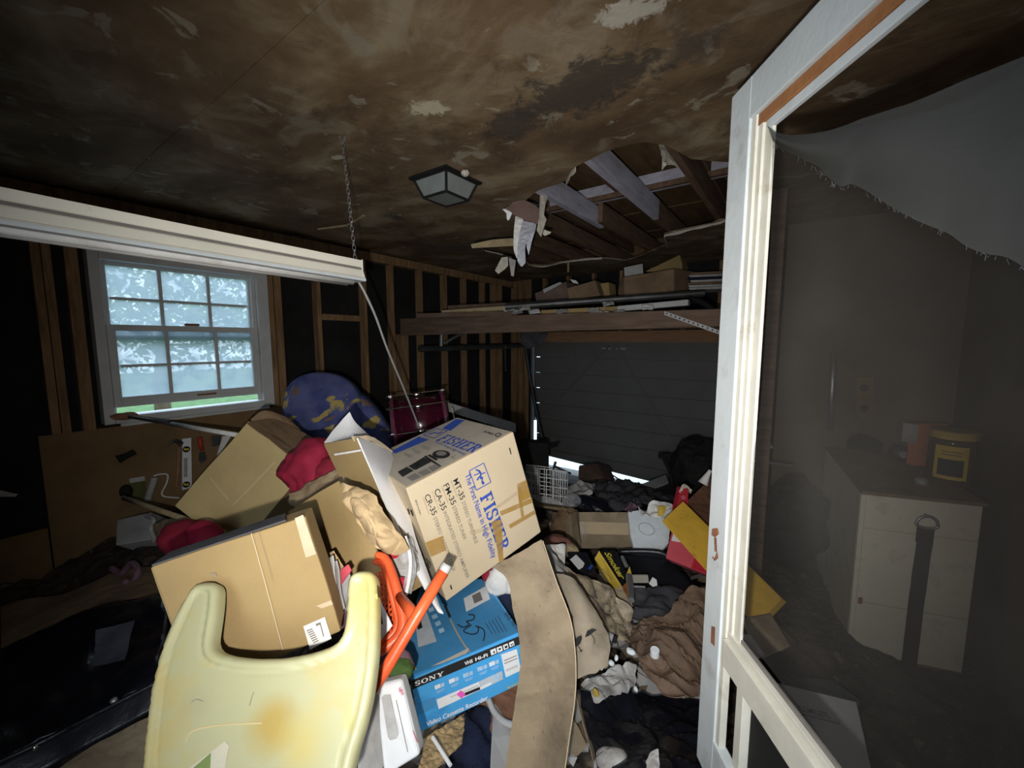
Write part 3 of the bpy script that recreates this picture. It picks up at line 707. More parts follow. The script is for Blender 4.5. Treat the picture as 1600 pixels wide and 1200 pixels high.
for x in (-2.85, -1.25): obj('corner_plate', prism([(x - 0.06, BY - 0.026, 1.95), (x + 0.10, BY - 0.026, 1.95), (x + 0.10, BY - 0.026, 1.45), (x + 0.04, BY - 0.026, 1.62)], (0, 0.005, 0)), DOORGREY, gd)

# garage door track, struts
tr = thing('door_track', (-3.43, 4.3, 1.96), 'dark steel overhead door track running out from garage door along the studs', 'track')
obj('rail', tube([(-3.43, 3.06, 1.965), (-3.43, 5.3, 1.985)], 0.035, 8), STEEL_DK, tr)
obj('curved_rail', tube(curve_pts([P(822, 543, 6.0), P(826, 575, 6.0), P(834, 620, 6.0), P(842, 660, 5.95), P(850, 695, 5.9)], 16), 0.028, 8), BLACK, tr)
obj('hanger', tube([P(690, 498, 4.62), P(689, 541, 4.62)], 0.018, 6), STEEL, tr)
obj('diagonal_strut', tube([P(694, 536, 4.65), P(758, 501, 5.2)], 0.016, 6), STEEL, tr)
obj('hanger', tube([P(789, 540, 5.6), P(790, 580, 5.6)], 0.012, 6), STEEL_DK, tr)
st = thing('strap', PY(1040, 490, 3.155), 'pale perforated steel strap slanting down beside the white door frame', 'strap')
a, b = PY(1038, 489, 3.155), PY(1140, 525, 3.12)
obj('strip', hexa([a + UPZ * 0.014, b + UPZ * 0.014, b - UPZ * 0.014, a - UPZ * 0.014], (0, 0.004, 0)), GREYWHITE, st)
for k in range(14):
    c = a.lerp(b, (k + 0.5) / 14); nn = -HD
    obj('hole', tube([c + nn * 0.002, c + nn * 0.0045], 0.006, 6), BLACK_MATT, st)

# loft: beam and planks over the garage door
bl = struct('beam', hexa([(LX, 3.16, 2.315), (-0.20, 3.16, 2.27), (-0.20, 3.20, 2.27), (LX, 3.20, 2.315)], [(LX, 3.16, 2.115), (-0.20, 3.16, 2.155), (-0.20, 3.20, 2.155), (LX, 3.20, 2.115)], 0.004), WOOD_X)
obj('post', box(-0.20, -0.12, 3.16, 3.24, 0, H - 0.02, 0.004), WOOD_X, bl)
for k, (y, z) in enumerate([(4.9, 2.33), (4.5, 2.335), (4.1, 2.34), (3.7, 2.335), (3.4, 2.332)]):
    obj('plank', box(-3.86, -0.2, y, y + 0.24, z - 0.07, z - 0.04), WOOD_X, bl)
obj('ledger', box(-3.3, 0.9, 5.30, 5.34, 2.20, 2.34), WOOD_X, bl)

# right wall, near wall
wr = struct('wall_right', box(RX, RX + 0.03, 0.69, BY, 0, H), WALLBROWN)
struct('wall_partition', box(-0.14, RX, 4.25, 4.31, 0, H), WALLBROWN)
struct('wall_near', box(0.40, RX + 0.03, 0.57, 0.69, 0, H), WALLBROWN)
wf = struct('wall_front', box(-3.99, -0.12, NY - 0.03, NY, 0, H), WALLBROWN)
obj('panel', box(0.72, 1.03, NY - 0.03, NY, 0, H), WALLBROWN, wf)
obj('panel', box(-0.12, 0.72, NY - 0.03, NY, 2.82, H), WALLBROWN, wf)
obj('panel', box(-0.12, 0.72, NY - 0.03, NY, 0, 0.72), WALLBROWN, wf)
obj('door_leaf', box(-0.12, 0.72, NY - 0.07, NY - 0.03, 0.70, 2.84), FRAMEW, wf)
struct('wall_side', box(1.0, 1.03, NY, 0.57, 0, H), WALLBROWN)
struct('attic_light_block_1', box(-3.99, 1.0, NY - 0.03, BY + 0.06, H + 0.39, H + 0.42), ROOFWOOD)  # added unseen casing round the attic, keeps outside light out
struct('attic_light_block_2', box(-4.03, -3.99, NY - 0.03, BY + 0.06, H, H + 0.42), ROOFWOOD)
struct('attic_light_block_3', box(1.0, 1.04, NY - 0.03, BY + 0.06, H, H + 0.42), ROOFWOOD)
struct('attic_light_block_4', box(-4.0, 1.0, BY + 0.03, BY + 0.06, H, H + 0.42), ROOFWOOD)

# ------------------------------------------------------------------ open screen door (door_2)
DO = CAM + RT * 0.586 + HD * 1.15; DU, DN = -HD, -RT
def dp(u, z, n=0.0): q = DO + DU * u + DN * n; return Vector((q.x, q.y, z))
def dbox(u0, u1, z0, z1, n0, n1, bev=0.002): return hexa([dp(u0, z1, n0), dp(u1, z1, n0), dp(u1, z1, n1), dp(u0, z1, n1)], Vector((0, 0, z0 - z1)), bev)
zt = 2.696; UE = 0.92; zm0, zm1, zb = 1.155, 1.253, 0.74
d2 = struct('door_2', dbox(0, 0.092, zb, zt, -0.03, 0, 0.003), FRAMEW)
obj('stop', dbox(0.092, 0.112, zb, zt - 0.10, -0.026, -0.006), BEADW, d2)
obj('stop', dbox(0.112, 0.130, zm1, zt - 0.10, -0.026, -0.012), BEADW, d2)
obj('screen_bead', dbox(0.130, 0.160, zm1, zt - 0.125, -0.026, -0.018), BEADW, d2)
obj('top_rail', dbox(0.092, UE - 0.092, zt - 0.10, zt, -0.03, 0, 0.003), FRAMEW, d2)
obj('rabbet', dbox(0.112, UE - 0.092, zt - 0.128, zt - 0.101, -0.026, -0.010), BAREWOOD, d2)
obj('screen_bead', dbox(0.140, UE - 0.092, zt - 0.150, zt - 0.129, -0.026, -0.014), FRAMEW, d2)
obj('middle_rail', dbox(0.115, UE - 0.092, zm0, zm1 - 0.02, -0.03, 0.002, 0.003), BEADW, d2)
obj('ledge', dbox(0.115, UE - 0.092, zm1 - 0.019, zm1, -0.028, -0.010, 0.002), BEADW, d2)
obj('ledge_lip', dbox(0.115, UE - 0.092, zm1 + 0.001, zm1 + 0.010, -0.028, -0.020, 0.002), GROOVE, d2)
obj('bottom_rail', dbox(0.092, UE - 0.092, zb, zb + 0.15, -0.03, 0, 0.003), FRAMEW, d2)
obj('hinge_stile', dbox(UE - 0.09, UE, zb, zt, -0.03, 0, 0.003), FRAMEW, d2)
obj('lower_stop', dbox(0.155, 0.185, zb + 0.15, zm0, -0.05, -0.02), BEADW, d2)
obj('lower_panel', dbox(0.19, UE - 0.1, zb + 0.15, zm0 - 0.002, -0.045, -0.04), BLACK_MATT, d2)
# rusty latch scar on the stile
pl = Plane(dp(0, 2, 0), DN)
decals(pl, [[(1113, 826), (1122, 825), (1124, 834), (1118, 840), (1112, 836)], [(1116, 840), (1120, 840), (1121, 862), (1117, 862)], [(1112, 868), (1117, 872), (1121, 860), (1123, 872), (1117, 877)]], RUST, d2, 'latch_scar', 0.001)
decals(pl, [[(1112, 978), (1118, 980), (1117, 1010), (1111, 1004)]], RUST, d2, 'rust_stain', 0.001)
# the torn screen
def spt(px, py, n=0.0):
    q = onplane(dp(0, 2, -0.022 + n), DN, px, py); return q
scr = patch([[spt(1199, 200), spt(1225, 212, .01), spt(1290, 206, .015), spt(1400, 172, .02), spt(1500, 130, .02), spt(1660, 70, .01)],
             [spt(1206, 320), spt(1240, 400, .02), spt(1330, 420, -.01), spt(1440, 440, -.02), spt(1560, 460, -.01), spt(1800, 480)],
             [spt(1188, 640), spt(1230, 640, .015), spt(1330, 650, -.01), spt(1440, 690, -.02), spt(1560, 720, -.01), spt(1800, 800)],
             [spt(1172, 740), spt(1240, 790, .02), spt(1310, 860, -.0), spt(1430, 960, -.01), spt(1560, 1000, -.01), spt(1800, 1200)],
             [spt(1160, 992), spt(1200, 1040), spt(1260, 1120), spt(1330, 1220), spt(1480, 1420), spt(1800, 1860)]], 40, 40, 0.0, thick=0, edge=0.0)
obj('screen', scr, SCREENM, d2, smooth=True)
edge_ = [(1207, 222), (1222, 232), (1250, 246), (1276, 262), (1290, 276), (1312, 292), (1330, 288), (1352, 300), (1378, 312), (1400, 328), (1440, 345), (1480, 364), (1510, 382), (1540, 398), (1575, 405), (1620, 430)]
top_ = [(1199, 196), (1215, 207), (1240, 211), (1285, 206), (1320, 196), (1345, 186), (1370, 178), (1395, 170), (1420, 162), (1450, 150), (1478, 138), (1505, 126), (1530, 116), (1560, 104), (1590, 92), (1640, 74)]
fl = patch([[spt(a, b, .012) for a, b in top_], [spt((a + c) / 2, (b + d) / 2, .03) for (a, b), (c, d) in zip(top_, edge_)], [spt(a, b + 3 * math.sin(a * .9), .018) for a, b in edge_]], 60, 14, 0.0, thick=0)
obj('torn_screen_flap', fl, SCREENF, d2, smooth=True)
bm = BM(); random.seed(3)
for k in range(60):
    t = random.random() * (len(edge_) - 1); i = int(t); f = t - i
    c = Vector((edge_[i][0] + (edge_[i + 1][0] - edge_[i][0]) * f, edge_[i][1] + (edge_[i + 1][1] - edge_[i][1]) * f))
    a = spt(c.x, c.y, .02); e = spt(c.x + random.uniform(-6, 6), c.y + random.uniform(2, 9), .02)
    add_tube(bm, [a, e], 0.0004, 3)
o = obj('frayed_threads', bm, GREYCLOTH, d2); o['kind'] = 'stuff'
# ================================================================== the heap
# underlying mass of rubbish: a height field through hand-set heights (x, y, z)
ctl = [(-0.7, 0.7, .35), (-1.0, 1.05, .45), (-1.3, 1.25, .62), (-1.6, 0.9, .75), (-1.9, 0.5, .75), (-2.2, 1.2, .95), (-2.9, 1.2, .95), (-3.5, 0.9, .75), (-3.4, 1.8, .98), (-3.0, 2.4, 1.05),
       (-2.6, 2.6, 1.05), (-3.4, 3.0, .9), (-2.2, 2.1, .95), (-1.7, 1.7, .85), (-2.4, 3.3, .75), (-3.2, 4.2, .4), (-1.9, 3.3, .45), (-1.4, 2.9, .33), (-0.9, 2.4, .38), (-0.5, 2.0, .38), (-0.35, 1.4, .3),
       (0.1, 1.4, .25), (0.4, 2.2, .3), (-0.1, 2.7, .4), (-0.6, 3.1, .35), (-1.2, 3.9, .32), (-2.2, 4.6, .1), (-3.2, 5.1, .08), (-1.2, 5.1, .05), (0.2, 4.8, .15), (0.6, 3.4, .2), (-2.4, -0.2, .55), (-3.4, 0.2, .55),
       (-1.2, -0.4, .4), (-0.2, 0.2, .2), (-2.0, 5.3, .03), (-2.7, 5.3, .05), (0.4, 1.0, .2)]
CX = np.array([(a, b) for a, b, c in ctl]); CZ = np.array([c for *_, c in ctl])
def heap_z(x, y):
    d2_ = (CX[:, 0] - x) ** 2 + (CX[:, 1] - y) ** 2 + 0.01
    w_ = d2_ ** -1.6; return float((w_ * CZ).sum() / w_.sum())
bm = BM(); nx, ny = 150, 190; V = []
for i in range(nx + 1):
    row = []
    for j in range(ny + 1):
        x = LX + 0.03 + (RX - 0.06 - LX) * i / nx; y = -0.9 + (BY - 0.12 + 0.9) * j / ny
        q = Vector((x, y, 0)); z = heap_z(x, y)
        z *= min(1, max(0, (5.40 - y) / 0.6))
        z += min(1, z * 3) * (0.07 * crumple(q, 4.5, 3) + 0.05 * crumple(q, 11, 5))
        row.append(bm.verts.new((x, y, max(0.004, z))))
    V.append(row)
for i in range(nx):
    for j in range(ny): bm.faces.new((V[i][j], V[i + 1][j], V[i + 1][j + 1], V[i][j + 1]))
single('rubbish_heap', bm, rubbish_material(), 'dark mass of mixed rubbish filling the garage floor', 'rubbish', kind='stuff')

# ------------------------------------------------------------------ stereo carton
fb = Pose((-1.0315, 0.8461, 1.566), (0.3038, 0.9084, 0.2873), (0.1237, 0.2614, -0.9573), (-0.9447, 0.3263, -0.033), (0.46, 0.462, 0.463), 1.05)
t = thing('stereo_carton', fb.p(.5, 1, .5), 'large pale carton lettered FISHER lying on its side on the heap', 'carton')
obj('body', fb.body(0.005, 0.0012, 4, 2), CARD_PALE, t)
def f7(x, y): return (480 + x / 3.529, 620 + y / 3.529)
def F7(*l): return [f7(*p) for p in l]
pf, pt = fb.front(), fb.top()
for pl_ in (pf, pt): pl_.O += pl_.N * 0.0022
lettering(pf, 'FISHER', f7(950, 556), f7(1060, 868), f7(1014, 520), INK_BLUE, t, serif=True)
lettering(pf, 'The First Name in High Fidelity', f7(868, 432), f7(1020, 893), f7(897, 421), INK_BLUE, t, bold=0.012)
sq = F7((893, 408), (972, 365), (1012, 470), (932, 515))
for a, b in zip(sq, sq[1:] + sq[:1]): stroke(pf, [a, b], 1.3, INK_BLUE, t, 'emblem')
def z8(x, y): return (600 + x / 6.154, 640 + y / 6.154)
for pts_, w_ in (([z8(862, 632), z8(895, 620), z8(925, 600), z8(905, 580)], 1.6), ([z8(880, 575), z8(915, 595), z8(930, 625), z8(905, 660), z8(893, 680)], 2.4), ([z8(925, 625), z8(950, 612), z8(972, 606)], 1.6),
                 ([z8(930, 640), z8(928, 665), z8(945, 650), z8(940, 690)], 2.0), ([z8(936, 705), z8(950, 695), z8(955, 710), z8(942, 714)], 2.6)):
    stroke(pf, pts_, w_, INK_BLUE, t, 'emblem')
for s_, a, b, c in (('MT-35', (803, 462), (845, 572), (832, 450)), ('FM-35', (750, 490), (796, 600), (779, 478)), ('CA-35', (698, 518), (743, 630), (728, 506)), ('CR-35', (644, 548), (690, 657), (674, 536))):
    lettering(pf, s_, f7(*a), f7(*b), f7(*c), INK_BLACK, t, bold=0.004)
for s_, a, b, c in (('STEREO TURNTABLE', (850, 582), (925, 812), (869, 574)), ('STEREO TUNER', (798, 608), (862, 793), (817, 600)), ('INTEGRATED STEREO AMPLIFIER', (748, 638), (878, 1005), (767, 630)), ('STEREO CASSETTE DECK', (693, 668), (802, 968), (712, 660)),
                    ('MADE IN JAPAN', (594, 572), (620, 650), (602, 568))):
    lettering(pf, s_, f7(*a), f7(*b), f7(*c), INK_GREY if s_ != 'MADE IN JAPAN' else INK_BLACK, t, bold=0.004)
for q in ((790, 463), (738, 492), (686, 522), (633, 552)):
    x, y = q
    decals(pf, [F7((x, y), (x + 5, y - 2), (x + 42, y + 96), (x + 37, y + 98))], mat('faint_ink', (0.45, 0.35, 0.24), 0.8, 0.3, 60, None, 0), t, 'print')
decals(pf, [F7((1112, 282), (1118, 280), (1126, 316), (1121, 318)), F7((786, 1040), (793, 1036), (800, 1060), (793, 1064))], INK_BLACK, t, 'print')
obj_ = decals(pf, [F7((650, 803), (745, 766), (765, 845), (682, 882))], TAPE, t, 'tape', 0.0020)
decals(pf, [F7((1155, 482), (1207, 458), (1232, 553), (1168, 584))], TAPE, t, 'tape', 0.0021)
decals(pf, [F7((1035, 606), (1155, 520), (1158, 540), (1045, 622))], TAPE_CLEAR, t, 'tape', 0.0010)
decals(pf, [F7((1060, 632), (1238, 556), (1243, 582), (1068, 656))], TAPE, t, 'tape', 0.0021)
decals(pf, [F7((1110, 706), (1255, 622), (1259, 644), (1118, 726))], TAPE, t, 'tape', 0.0021)
decals(pf, [F7((1157, 500), (1174, 494), (1180, 560), (1194, 655), (1180, 668), (1163, 570))], TAPE, t, 'tape', 0.0026)
decals(pf, [F7((1012, 690), (1068, 672), (1075, 760), (1080, 905), (1056, 912), (1040, 800))], TAPE, t, 'tape', 0.0026)
decals(pf, [F7((890, 740), (1010, 715), (1040, 700), (1040, 712), (1000, 735), (900, 762))], TAPE_CLEAR, t, 'tape', 0.0010)
lettering(pf, 'JL', f7(1180, 525), f7(1186, 560), f7(1196, 520), INK_BLACK, t, lift=0.002)
def Z8(*l): return [z8(*p) for p in l]
shade = [fb.p(a, 0, c) for a, c in ((.01, .02), (.985, .02), (.985, .985), (.01, .985))]  # greyer sheet over the carton top, its shade painted into the colour
bm = BM(); bm.faces.new([bm.verts.new(p + pt.N * 0.0027) for p in shade]); obj('shaded_top', bm, mat('shaded_card', (0.40, 0.355, 0.295), 0.85, 0.12, 6), t, label='upper side greyed for painted shade')
pt.O += pt.N * 0.0016
decals(pt, [Z8((560, 182), (690, 92), (775, 102), (640, 205)), Z8((75, 400), (335, 262), (432, 290), (110, 425))], INK_BLUE, t, 'blue_bar')
lettering(pt, 'FISHER', z8(503, 296), z8(850, 420), z8(570, 228), INK_BLUE, t, serif=True)
lettering(pt, 'The First Name in High Fidelity', z8(478, 312), z8(772, 443), z8(500, 298), INK_BLUE, t)
sq = [z8(375, 245), z8(500, 185), z8(610, 208), z8(480, 278)]
for a, b in zip(sq, sq[1:] + sq[:1]): stroke(pt, [a, b], 1.0, INK_BLUE, t, 'emblem')
stroke(pt, [z8(430, 240), z8(480, 225), z8(520, 232), z8(560, 215)], 1.5, INK_BLUE, t, 'emblem')
n_ = 20
decals(pt, [[z8(550 + 86 * math.cos(2 * math.pi * k / n_), 432 + 40 * math.sin(2 * math.pi * k / n_)) for k in range(n_)]], INK_BLACK, t, 'turntable_picture')
decals(pt, [[z8(552 + 50 * math.cos(2 * math.pi * k / n_), 424 + 22 * math.sin(2 * math.pi * k / n_)) for k in range(n_)]], INK_GREY, t, 'turntable_picture', 0.0014)
decals(pt, [Z8((380, 455), (402, 442), (552, 545), (535, 552)), Z8((415, 442), (445, 432), (525, 480), (498, 492)), Z8((305, 505), (380, 460), (462, 500), (300, 585)), Z8((235, 545), (300, 508), (345, 535), (290, 582)), Z8((130, 600), (220, 552), (285, 588), (180, 650))], INK_BLACK, t, 'component_picture')
decals(pt, [Z8((420, 560), (500, 525), (545, 555), (470, 600)), Z8((320, 610), (405, 568), (460, 605), (375, 640)), Z8((215, 655), (300, 612), (360, 645), (270, 690))], INK_GREY, t, 'component_picture', 0.0009)
for k, (x, y) in enumerate(((190, 415), (270, 380), (360, 345))):
    stroke(pt, [z8(x, y), z8(x + 80, y + 35)], 0.9, INK_GREY, t, 'print'); stroke(pt, [z8(x + 10, y + 22), z8(x + 70, y + 48)], 0.9, INK_GREY, t, 'print')
lettering(pt, 'cart', z8(1060, 235), z8(975, 205), z8(1045, 258), INK_BLACK, t, bold=0.02)
sq = [z8(1065, 245), z8(1108, 226), z8(1130, 243), z8(1090, 266)]
for a, b in zip(sq, sq[1:] + sq[:1]): stroke(pt, [a, b], 1.2, INK_BLACK, t, 'print')
stroke(pt, [z8(640, 470), z8(690, 440)], 0.9, INK_GREY, t, 'print'); stroke(pt, [z8(650, 450), z8(680, 480)], 0.9, INK_GREY, t, 'print')

# ------------------------------------------------------------------ video recorder carton
sb = Pose((-1.0783, 0.8814, 0.8261), (0.5348, 0.8336, 0.1382), (0.1479, 0.0686, -0.9866), (-0.8319, 0.5481, -0.0866), (0.44, 0.205, 0.46), 0.96)
t = thing('recorder_carton', sb.p(.5, 1, .5), 'bright blue carton lettered SONY Video Cassette Recorder under the pale stereo carton', 'carton')
obj('body', sb.body(0.004, 0.004, 5, 4), SONYBLUE, t)
pf, pt = sb.front(), sb.top()
for pl_ in (pf, pt): pl_.O += pl_.N * 0.004
def q3(x, y): return (620 + x / 7.06, 980 + y / 7.06)
def Q3(*l): return [q3(*p) for p in l]
decals(pf, [Q3((150, 592), (1362, 92), (1380, 178), (165, 690))], INK_BLACK, t, 'black_band')
lettering(pf, 'SONY', q3(200, 648), q3(520, 528), q3(192, 600), INK_WHITE, t, serif=True, lift=0.002)
lettering(pf, 'VHS', q3(748, 418), q3(838, 384), q3(740, 382), INK_WHITE, t, bold=0.03, lift=0.002)
lettering(pf, 'Hi-Fi', q3(866, 370), q3(1003, 318), q3(858, 335), INK_WHITE, t, bold=0.03, lift=0.002)
decals(pf, [Q3((1028, 250), (1088, 226), (1100, 283), (1040, 308)), Q3((1098, 223), (1156, 200), (1168, 256), (1110, 280)), Q3((1168, 196), (1220, 174), (1232, 228), (1180, 251)), Q3((1234, 168), (1286, 146), (1298, 196), (1246, 218))], INK_WHITE, t, 'symbol', 0.002)
decals(pf, [Q3((1060, 262), (1076, 256), (1080, 280), (1066, 284)), Q3((1118, 232), (1144, 222), (1148, 240), (1124, 250)), Q3((1186, 206), (1214, 194), (1220, 220), (1192, 232)), Q3((1252, 180), (1262, 176), (1270, 200), (1260, 204)), Q3((1272, 172), (1280, 168), (1286, 194), (1278, 198))], INK_BLACK, t, 'symbol', 0.0026)
decals(pf, [Q3((1148, 300), (1322, 238), (1370, 475), (1202, 553))], INK_WHITE, t, 'shipping_label')
decals(pf, [Q3((1180, 365), (1320, 305), (1322, 314), (1182, 374)), Q3((1184, 395), (1328, 335), (1330, 344), (1186, 404))] + [Q3((1205 + 13 * k, 462 - 5.5 * k), (1209 + 13 * k, 460 - 5.5 * k), (1215 + 13 * k, 486 - 5.5 * k), (1211 + 13 * k, 488 - 5.5 * k)) for k in range(10)], INK_GREY, t, 'label_print', 0.0014)
decals(pf, [Q3((438, 796), (905, 598), (918, 690), (462, 902))], INK_WHITE, t, 'recorder_picture')
decals(pf, [Q3((905, 598), (1160, 478), (1173, 572), (918, 690))], INK_SILVER, t, 'recorder_picture')
decals(pf, [Q3((735, 727), (912, 655), (920, 684), (745, 758))], INK_BLACK, t, 'recorder_picture', 0.0014)
decals(pf, [Q3((915, 660), (1040, 600), (1046, 630), (922, 690))], INK_WHITE, t, 'recorder_picture', 0.0014)
stroke(pf, [q3(590, 770), q3(900, 640)], 0.7, INK_GREY, t, 'recorder_picture')
decals(pf, [[q3(1095 + 38 * math.cos(k * .4), 545 + 34 * math.sin(k * .4)) for k in range(16)]], INK_PALE, t, 'recorder_picture', 0.0014)
decals(pf, [Q3((655, 735), (705, 690), (757, 735), (712, 782))], INK_PINK, t, 'pink_sticker', 0.003)
for x, y in ((415, 645), (572, 580), (728, 517), (885, 447), (1015, 392)):
    decals(pf, [Q3((x, y), (x + 62, y - 25), (x + 70, y + 18), (x + 8, y + 44))], INK_WHITE if (x // 7) % 2 else INK_PALE, t, 'symbol')
    decals(pf, [Q3((x + 22, y + 62), (x + 112, y + 25), (x + 114, y + 32), (x + 24, y + 69)), Q3((x + 30, y + 76), (x + 100, y + 47), (x + 102, y + 53), (x + 32, y + 82)), Q3((x + 70, y - 25), (x + 108, y - 40), (x + 112, y + 2), (x + 76, y + 16))], INK_PALE, t, 'symbol')
lettering(pf, 'Video Cassette Recorder', q3(325, 1095), q3(1003, 795), q3(307, 1050), INK_WHITE, t, bold=0.02, slant=0.1)
lettering(pf, 'SLV-N700', q3(1220, 680), q3(1388, 610), q3(1212, 656), INK_YELLOW, t, bold=0.02)
decals(pf, [Q3((200, 860), (420, 768), (430, 880), (215, 985))], SONYTOP, t, 'scuffed_patch', 0.0006)
stroke(pf, [q3(1350, 300), q3(1372, 314)], 1.2, INK_BLACK, t, 'staple'); stroke(pf, [q3(1380, 415), q3(1395, 428)], 1.2, INK_BLACK, t, 'staple'); stroke(pf, [q3(1408, 552), q3(1426, 568)], 1.2, INK_BLACK, t, 'staple'); stroke(pf, [q3(178, 768), q3(182, 776)], 2, INK_BLACK, t, 'staple')
def f8(x, y): return (560 + x / 3.3325, 840 + y / 3.3325)
def F8(*l): return [f8(*p) for p in l]
decals(pt, [F8((236, 560), (330, 240), (640, 215), (838, 490), (580, 600), (278, 718))], SONYTOP, t, 'lid', 0.0003)
decals(pt, [F8((548, 318), (665, 253), (686, 322), (562, 388))], INK_WHITE, t, 'sticker', 0.0016)
decals(pt, [F8((592, 305), (634, 284), (648, 326), (604, 346))], INK_GREY, t, 'barcode', 0.0022)
decals(pt, [F8((444, 356), (456, 352), (484, 412), (472, 420))], INK_BLACK, t, 'black_strip', 0.0014)
stroke(pt, F8((478, 425), (510, 490), (545, 550), (580, 598)), 2.4, TAPE_CLEAR, t, 'torn_seam', 0.0010)
decals(pt, [F8((380, 672), (470, 628), (575, 575), (572, 592), (560, 606), (440, 655))], mat('torn_white', (0.66, 0.6, 0.5), 0.9), t, 'torn_strip', 0.0012)
stroke(pt, F8((572, 402), (602, 405), (598, 428), (562, 438), (578, 452), (545, 468), (515, 452)), 1.9, INK_BLACK, t, 'marker_number')
stroke(pt, F8((590, 455), (548, 486), (585, 504), (618, 498), (625, 470), (610, 462), (650, 478), (658, 510), (650, 540)), 1.9, INK_BLACK, t, 'marker_number')
decals(pt, [F8((292, 405), (350, 370), (408, 542), (312, 572))], INK_SILVER, t, 'recorder_picture', 0.0008)
decals(pt, [F8((300, 430), (322, 418), (334, 470), (310, 482))], INK_BLACK, t, 'recorder_picture', 0.0014)
for k in range(4):
    for j in range(2): decals(pt, [F8((362 + 18 * k, 372 + 36 * k + 0), (388 + 18 * k, 360 + 36 * k), (396 + 18 * k, 380 + 36 * k), (370 + 18 * k, 392 + 36 * k))], INK_PALE, t, 'symbol', 0.0008) if j == 0 else None
for k in range(5): stroke(pt, F8((662 + 16 * k, 445 - 9 * k), (700 + 18 * k, 506 - 4 * k)), 0.8, INK_BLACK, t, 'print')
lettering(pt, 'VHS Hi-Fi', f8(752, 398), f8(822, 488), f8(775, 388), INK_BLACK, t)
stroke(pt, F8((285, 655), (300, 690)), 2.2, INK_YELLOW, t, 'print')

# ------------------------------------------------------------------ front carton
fc = Pose((-1.6531, 0.3268, 1.3262), (0.5695, 0.7873, 0.2362), (0.2452, 0.1115, -0.963), (-0.7846, 0.6064, -0.1295), (0.465, 0.44, 0.13), 0.715)
t = thing('shipping_carton', fc.p(.5, 1, .5), 'plain tan carton with barcode label standing just behind the cream tray', 'carton')
bm = fc.body(0.006, 0.006, 4, 7)
obj('body', bm, CARD, t)
pf = fc.front(); pf.O += pf.N * 0.005
def f6(x, y): return (200 + x / 2.609, 620 + y / 2.609)
def F6(*l): return [f6(*p) for p in l]
decals(pf, [F6((715, 935), (802, 897), (830, 985), (742, 1030))], PAPER, t, 'label')
decals(pf, [F6((728 + 2.2 * k * 2, 952 + 8 * k), (752 + 4 * k, 942 + 8 * k), (754 + 4 * k, 946 + 8 * k), (730 + 4.4 * k, 956 + 8 * k)) for k in range(7)] + [F6((765, 925), (785, 917), (800, 975), (796, 977), (783, 928), (768, 934))], INK_GREY, t, 'label_print', 0.0014)
stroke(pf, F6((503, 556), (560, 760), (632, 1030)), 1.2, CARD_PALE, t, 'crease'); stroke(pf, F6((532, 548), (590, 745)), 0.8, CARD_DIRT, t, 'crease')
decals(pf, [F6((680, 495), (714, 480), (768, 640), (725, 655))], TAPE_CLEAR, t, 'tape', 0.0007)
decals(pf, [F6((765, 852), (828, 828), (836, 845), (790, 862))], TAPE_CLEAR, t, 'tape', 0.0007)
decals(pf, [F6((332, 720), (356, 716), (362, 730), (346, 738))], CARD_DIRT, t, 'scuff', 0.0007)
q = [fc.p(0, -0.005, 0.06), fc.p(0.86, -0.005, 0.06), fc.p(0.8, -0.005, 1.0), fc.p(0.0, -0.005, 0.95)]  # top flap coloured much darker than the carton body
obj('top_flap', hexa(q, -fc.y * 0.004), GREYCLOTH, t, label='dark grey top flap')

# ------------------------------------------------------------------ olive carton behind
oc = Pose((-2.5491, 0.6157, 1.2143), (0.4021, 0.5014, 0.7661), (0.6986, 0.3728, -0.6107), (-0.5918, 0.7808, -0.2004), (0.55, 0.40, 0.34))
t = thing('tilted_carton', oc.p(.5, 1, .5), 'olive brown carton tipped on edge beneath the window', 'carton')
obj('body', oc.body(0.004, 0.006, 4, 9), CARD_OLIVE, t)
pf = oc.front(); pf.O += pf.N * 0.004
stroke(pf, F6((335, 330), (410, 420)), 1.6, CARD_PALE, t, 'crease'); stroke(pf, F6((600, 265), (430, 440)), 1.4, CARD_PALE, t, 'crease')
q = G([[(386, 660, 2.09), (432, 655, 2.3), (500, 690, 2.35)], [(455, 712, 2.08), (492, 722, 2.15), (530, 736, 2.2)]])  # top face in shadow, painted as sheets of darker card
obj('flap', patch(q, 8, 4, 0.01, 8, 3, thick=0.004), CARD_DARK, t, label='top face with its shade painted in')
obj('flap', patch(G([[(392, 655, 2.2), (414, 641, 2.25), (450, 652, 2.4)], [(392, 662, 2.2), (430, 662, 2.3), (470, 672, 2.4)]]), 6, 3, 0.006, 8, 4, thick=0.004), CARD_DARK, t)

# ------------------------------------------------------------------ open carton with white outside
d0 = 1.42
t = thing('white_sided_carton', P(620, 900, 1.5), 'tall open carton with a glossy white outer side, wedged against the stereo carton', 'carton')
obj('brown_panel', patch(G([[(508, 693, 1.62), (534, 688, 1.55), (558, 684, 1.5)], [(545, 772, 1.58), (572, 770, 1.52), (596, 765, 1.46)], [(590, 862, 1.5), (612, 860, 1.45), (638, 850, 1.42)], [(615, 925, 1.46), (640, 925, 1.42), (660, 915, 1.40)]]), 8, 14, 0.004, 5, 1, thick=0.006), CARD, t)
obj('white_panel', patch(G([[(559, 684, 1.495), (585, 692, 1.62), (612, 706, 1.75)], [(584, 742, 1.46), (604, 752, 1.5), (632, 768, 1.58)], [(612, 810, 1.42), (634, 825, 1.45), (650, 840, 1.47)], [(655, 905, 1.385), (672, 920, 1.39), (683, 935, 1.40)], [(684, 955, 1.36), (688, 958, 1.36), (693, 958, 1.36)]]), 10, 20, 0.002, 5, 2, thick=0.005), WHITE, t)
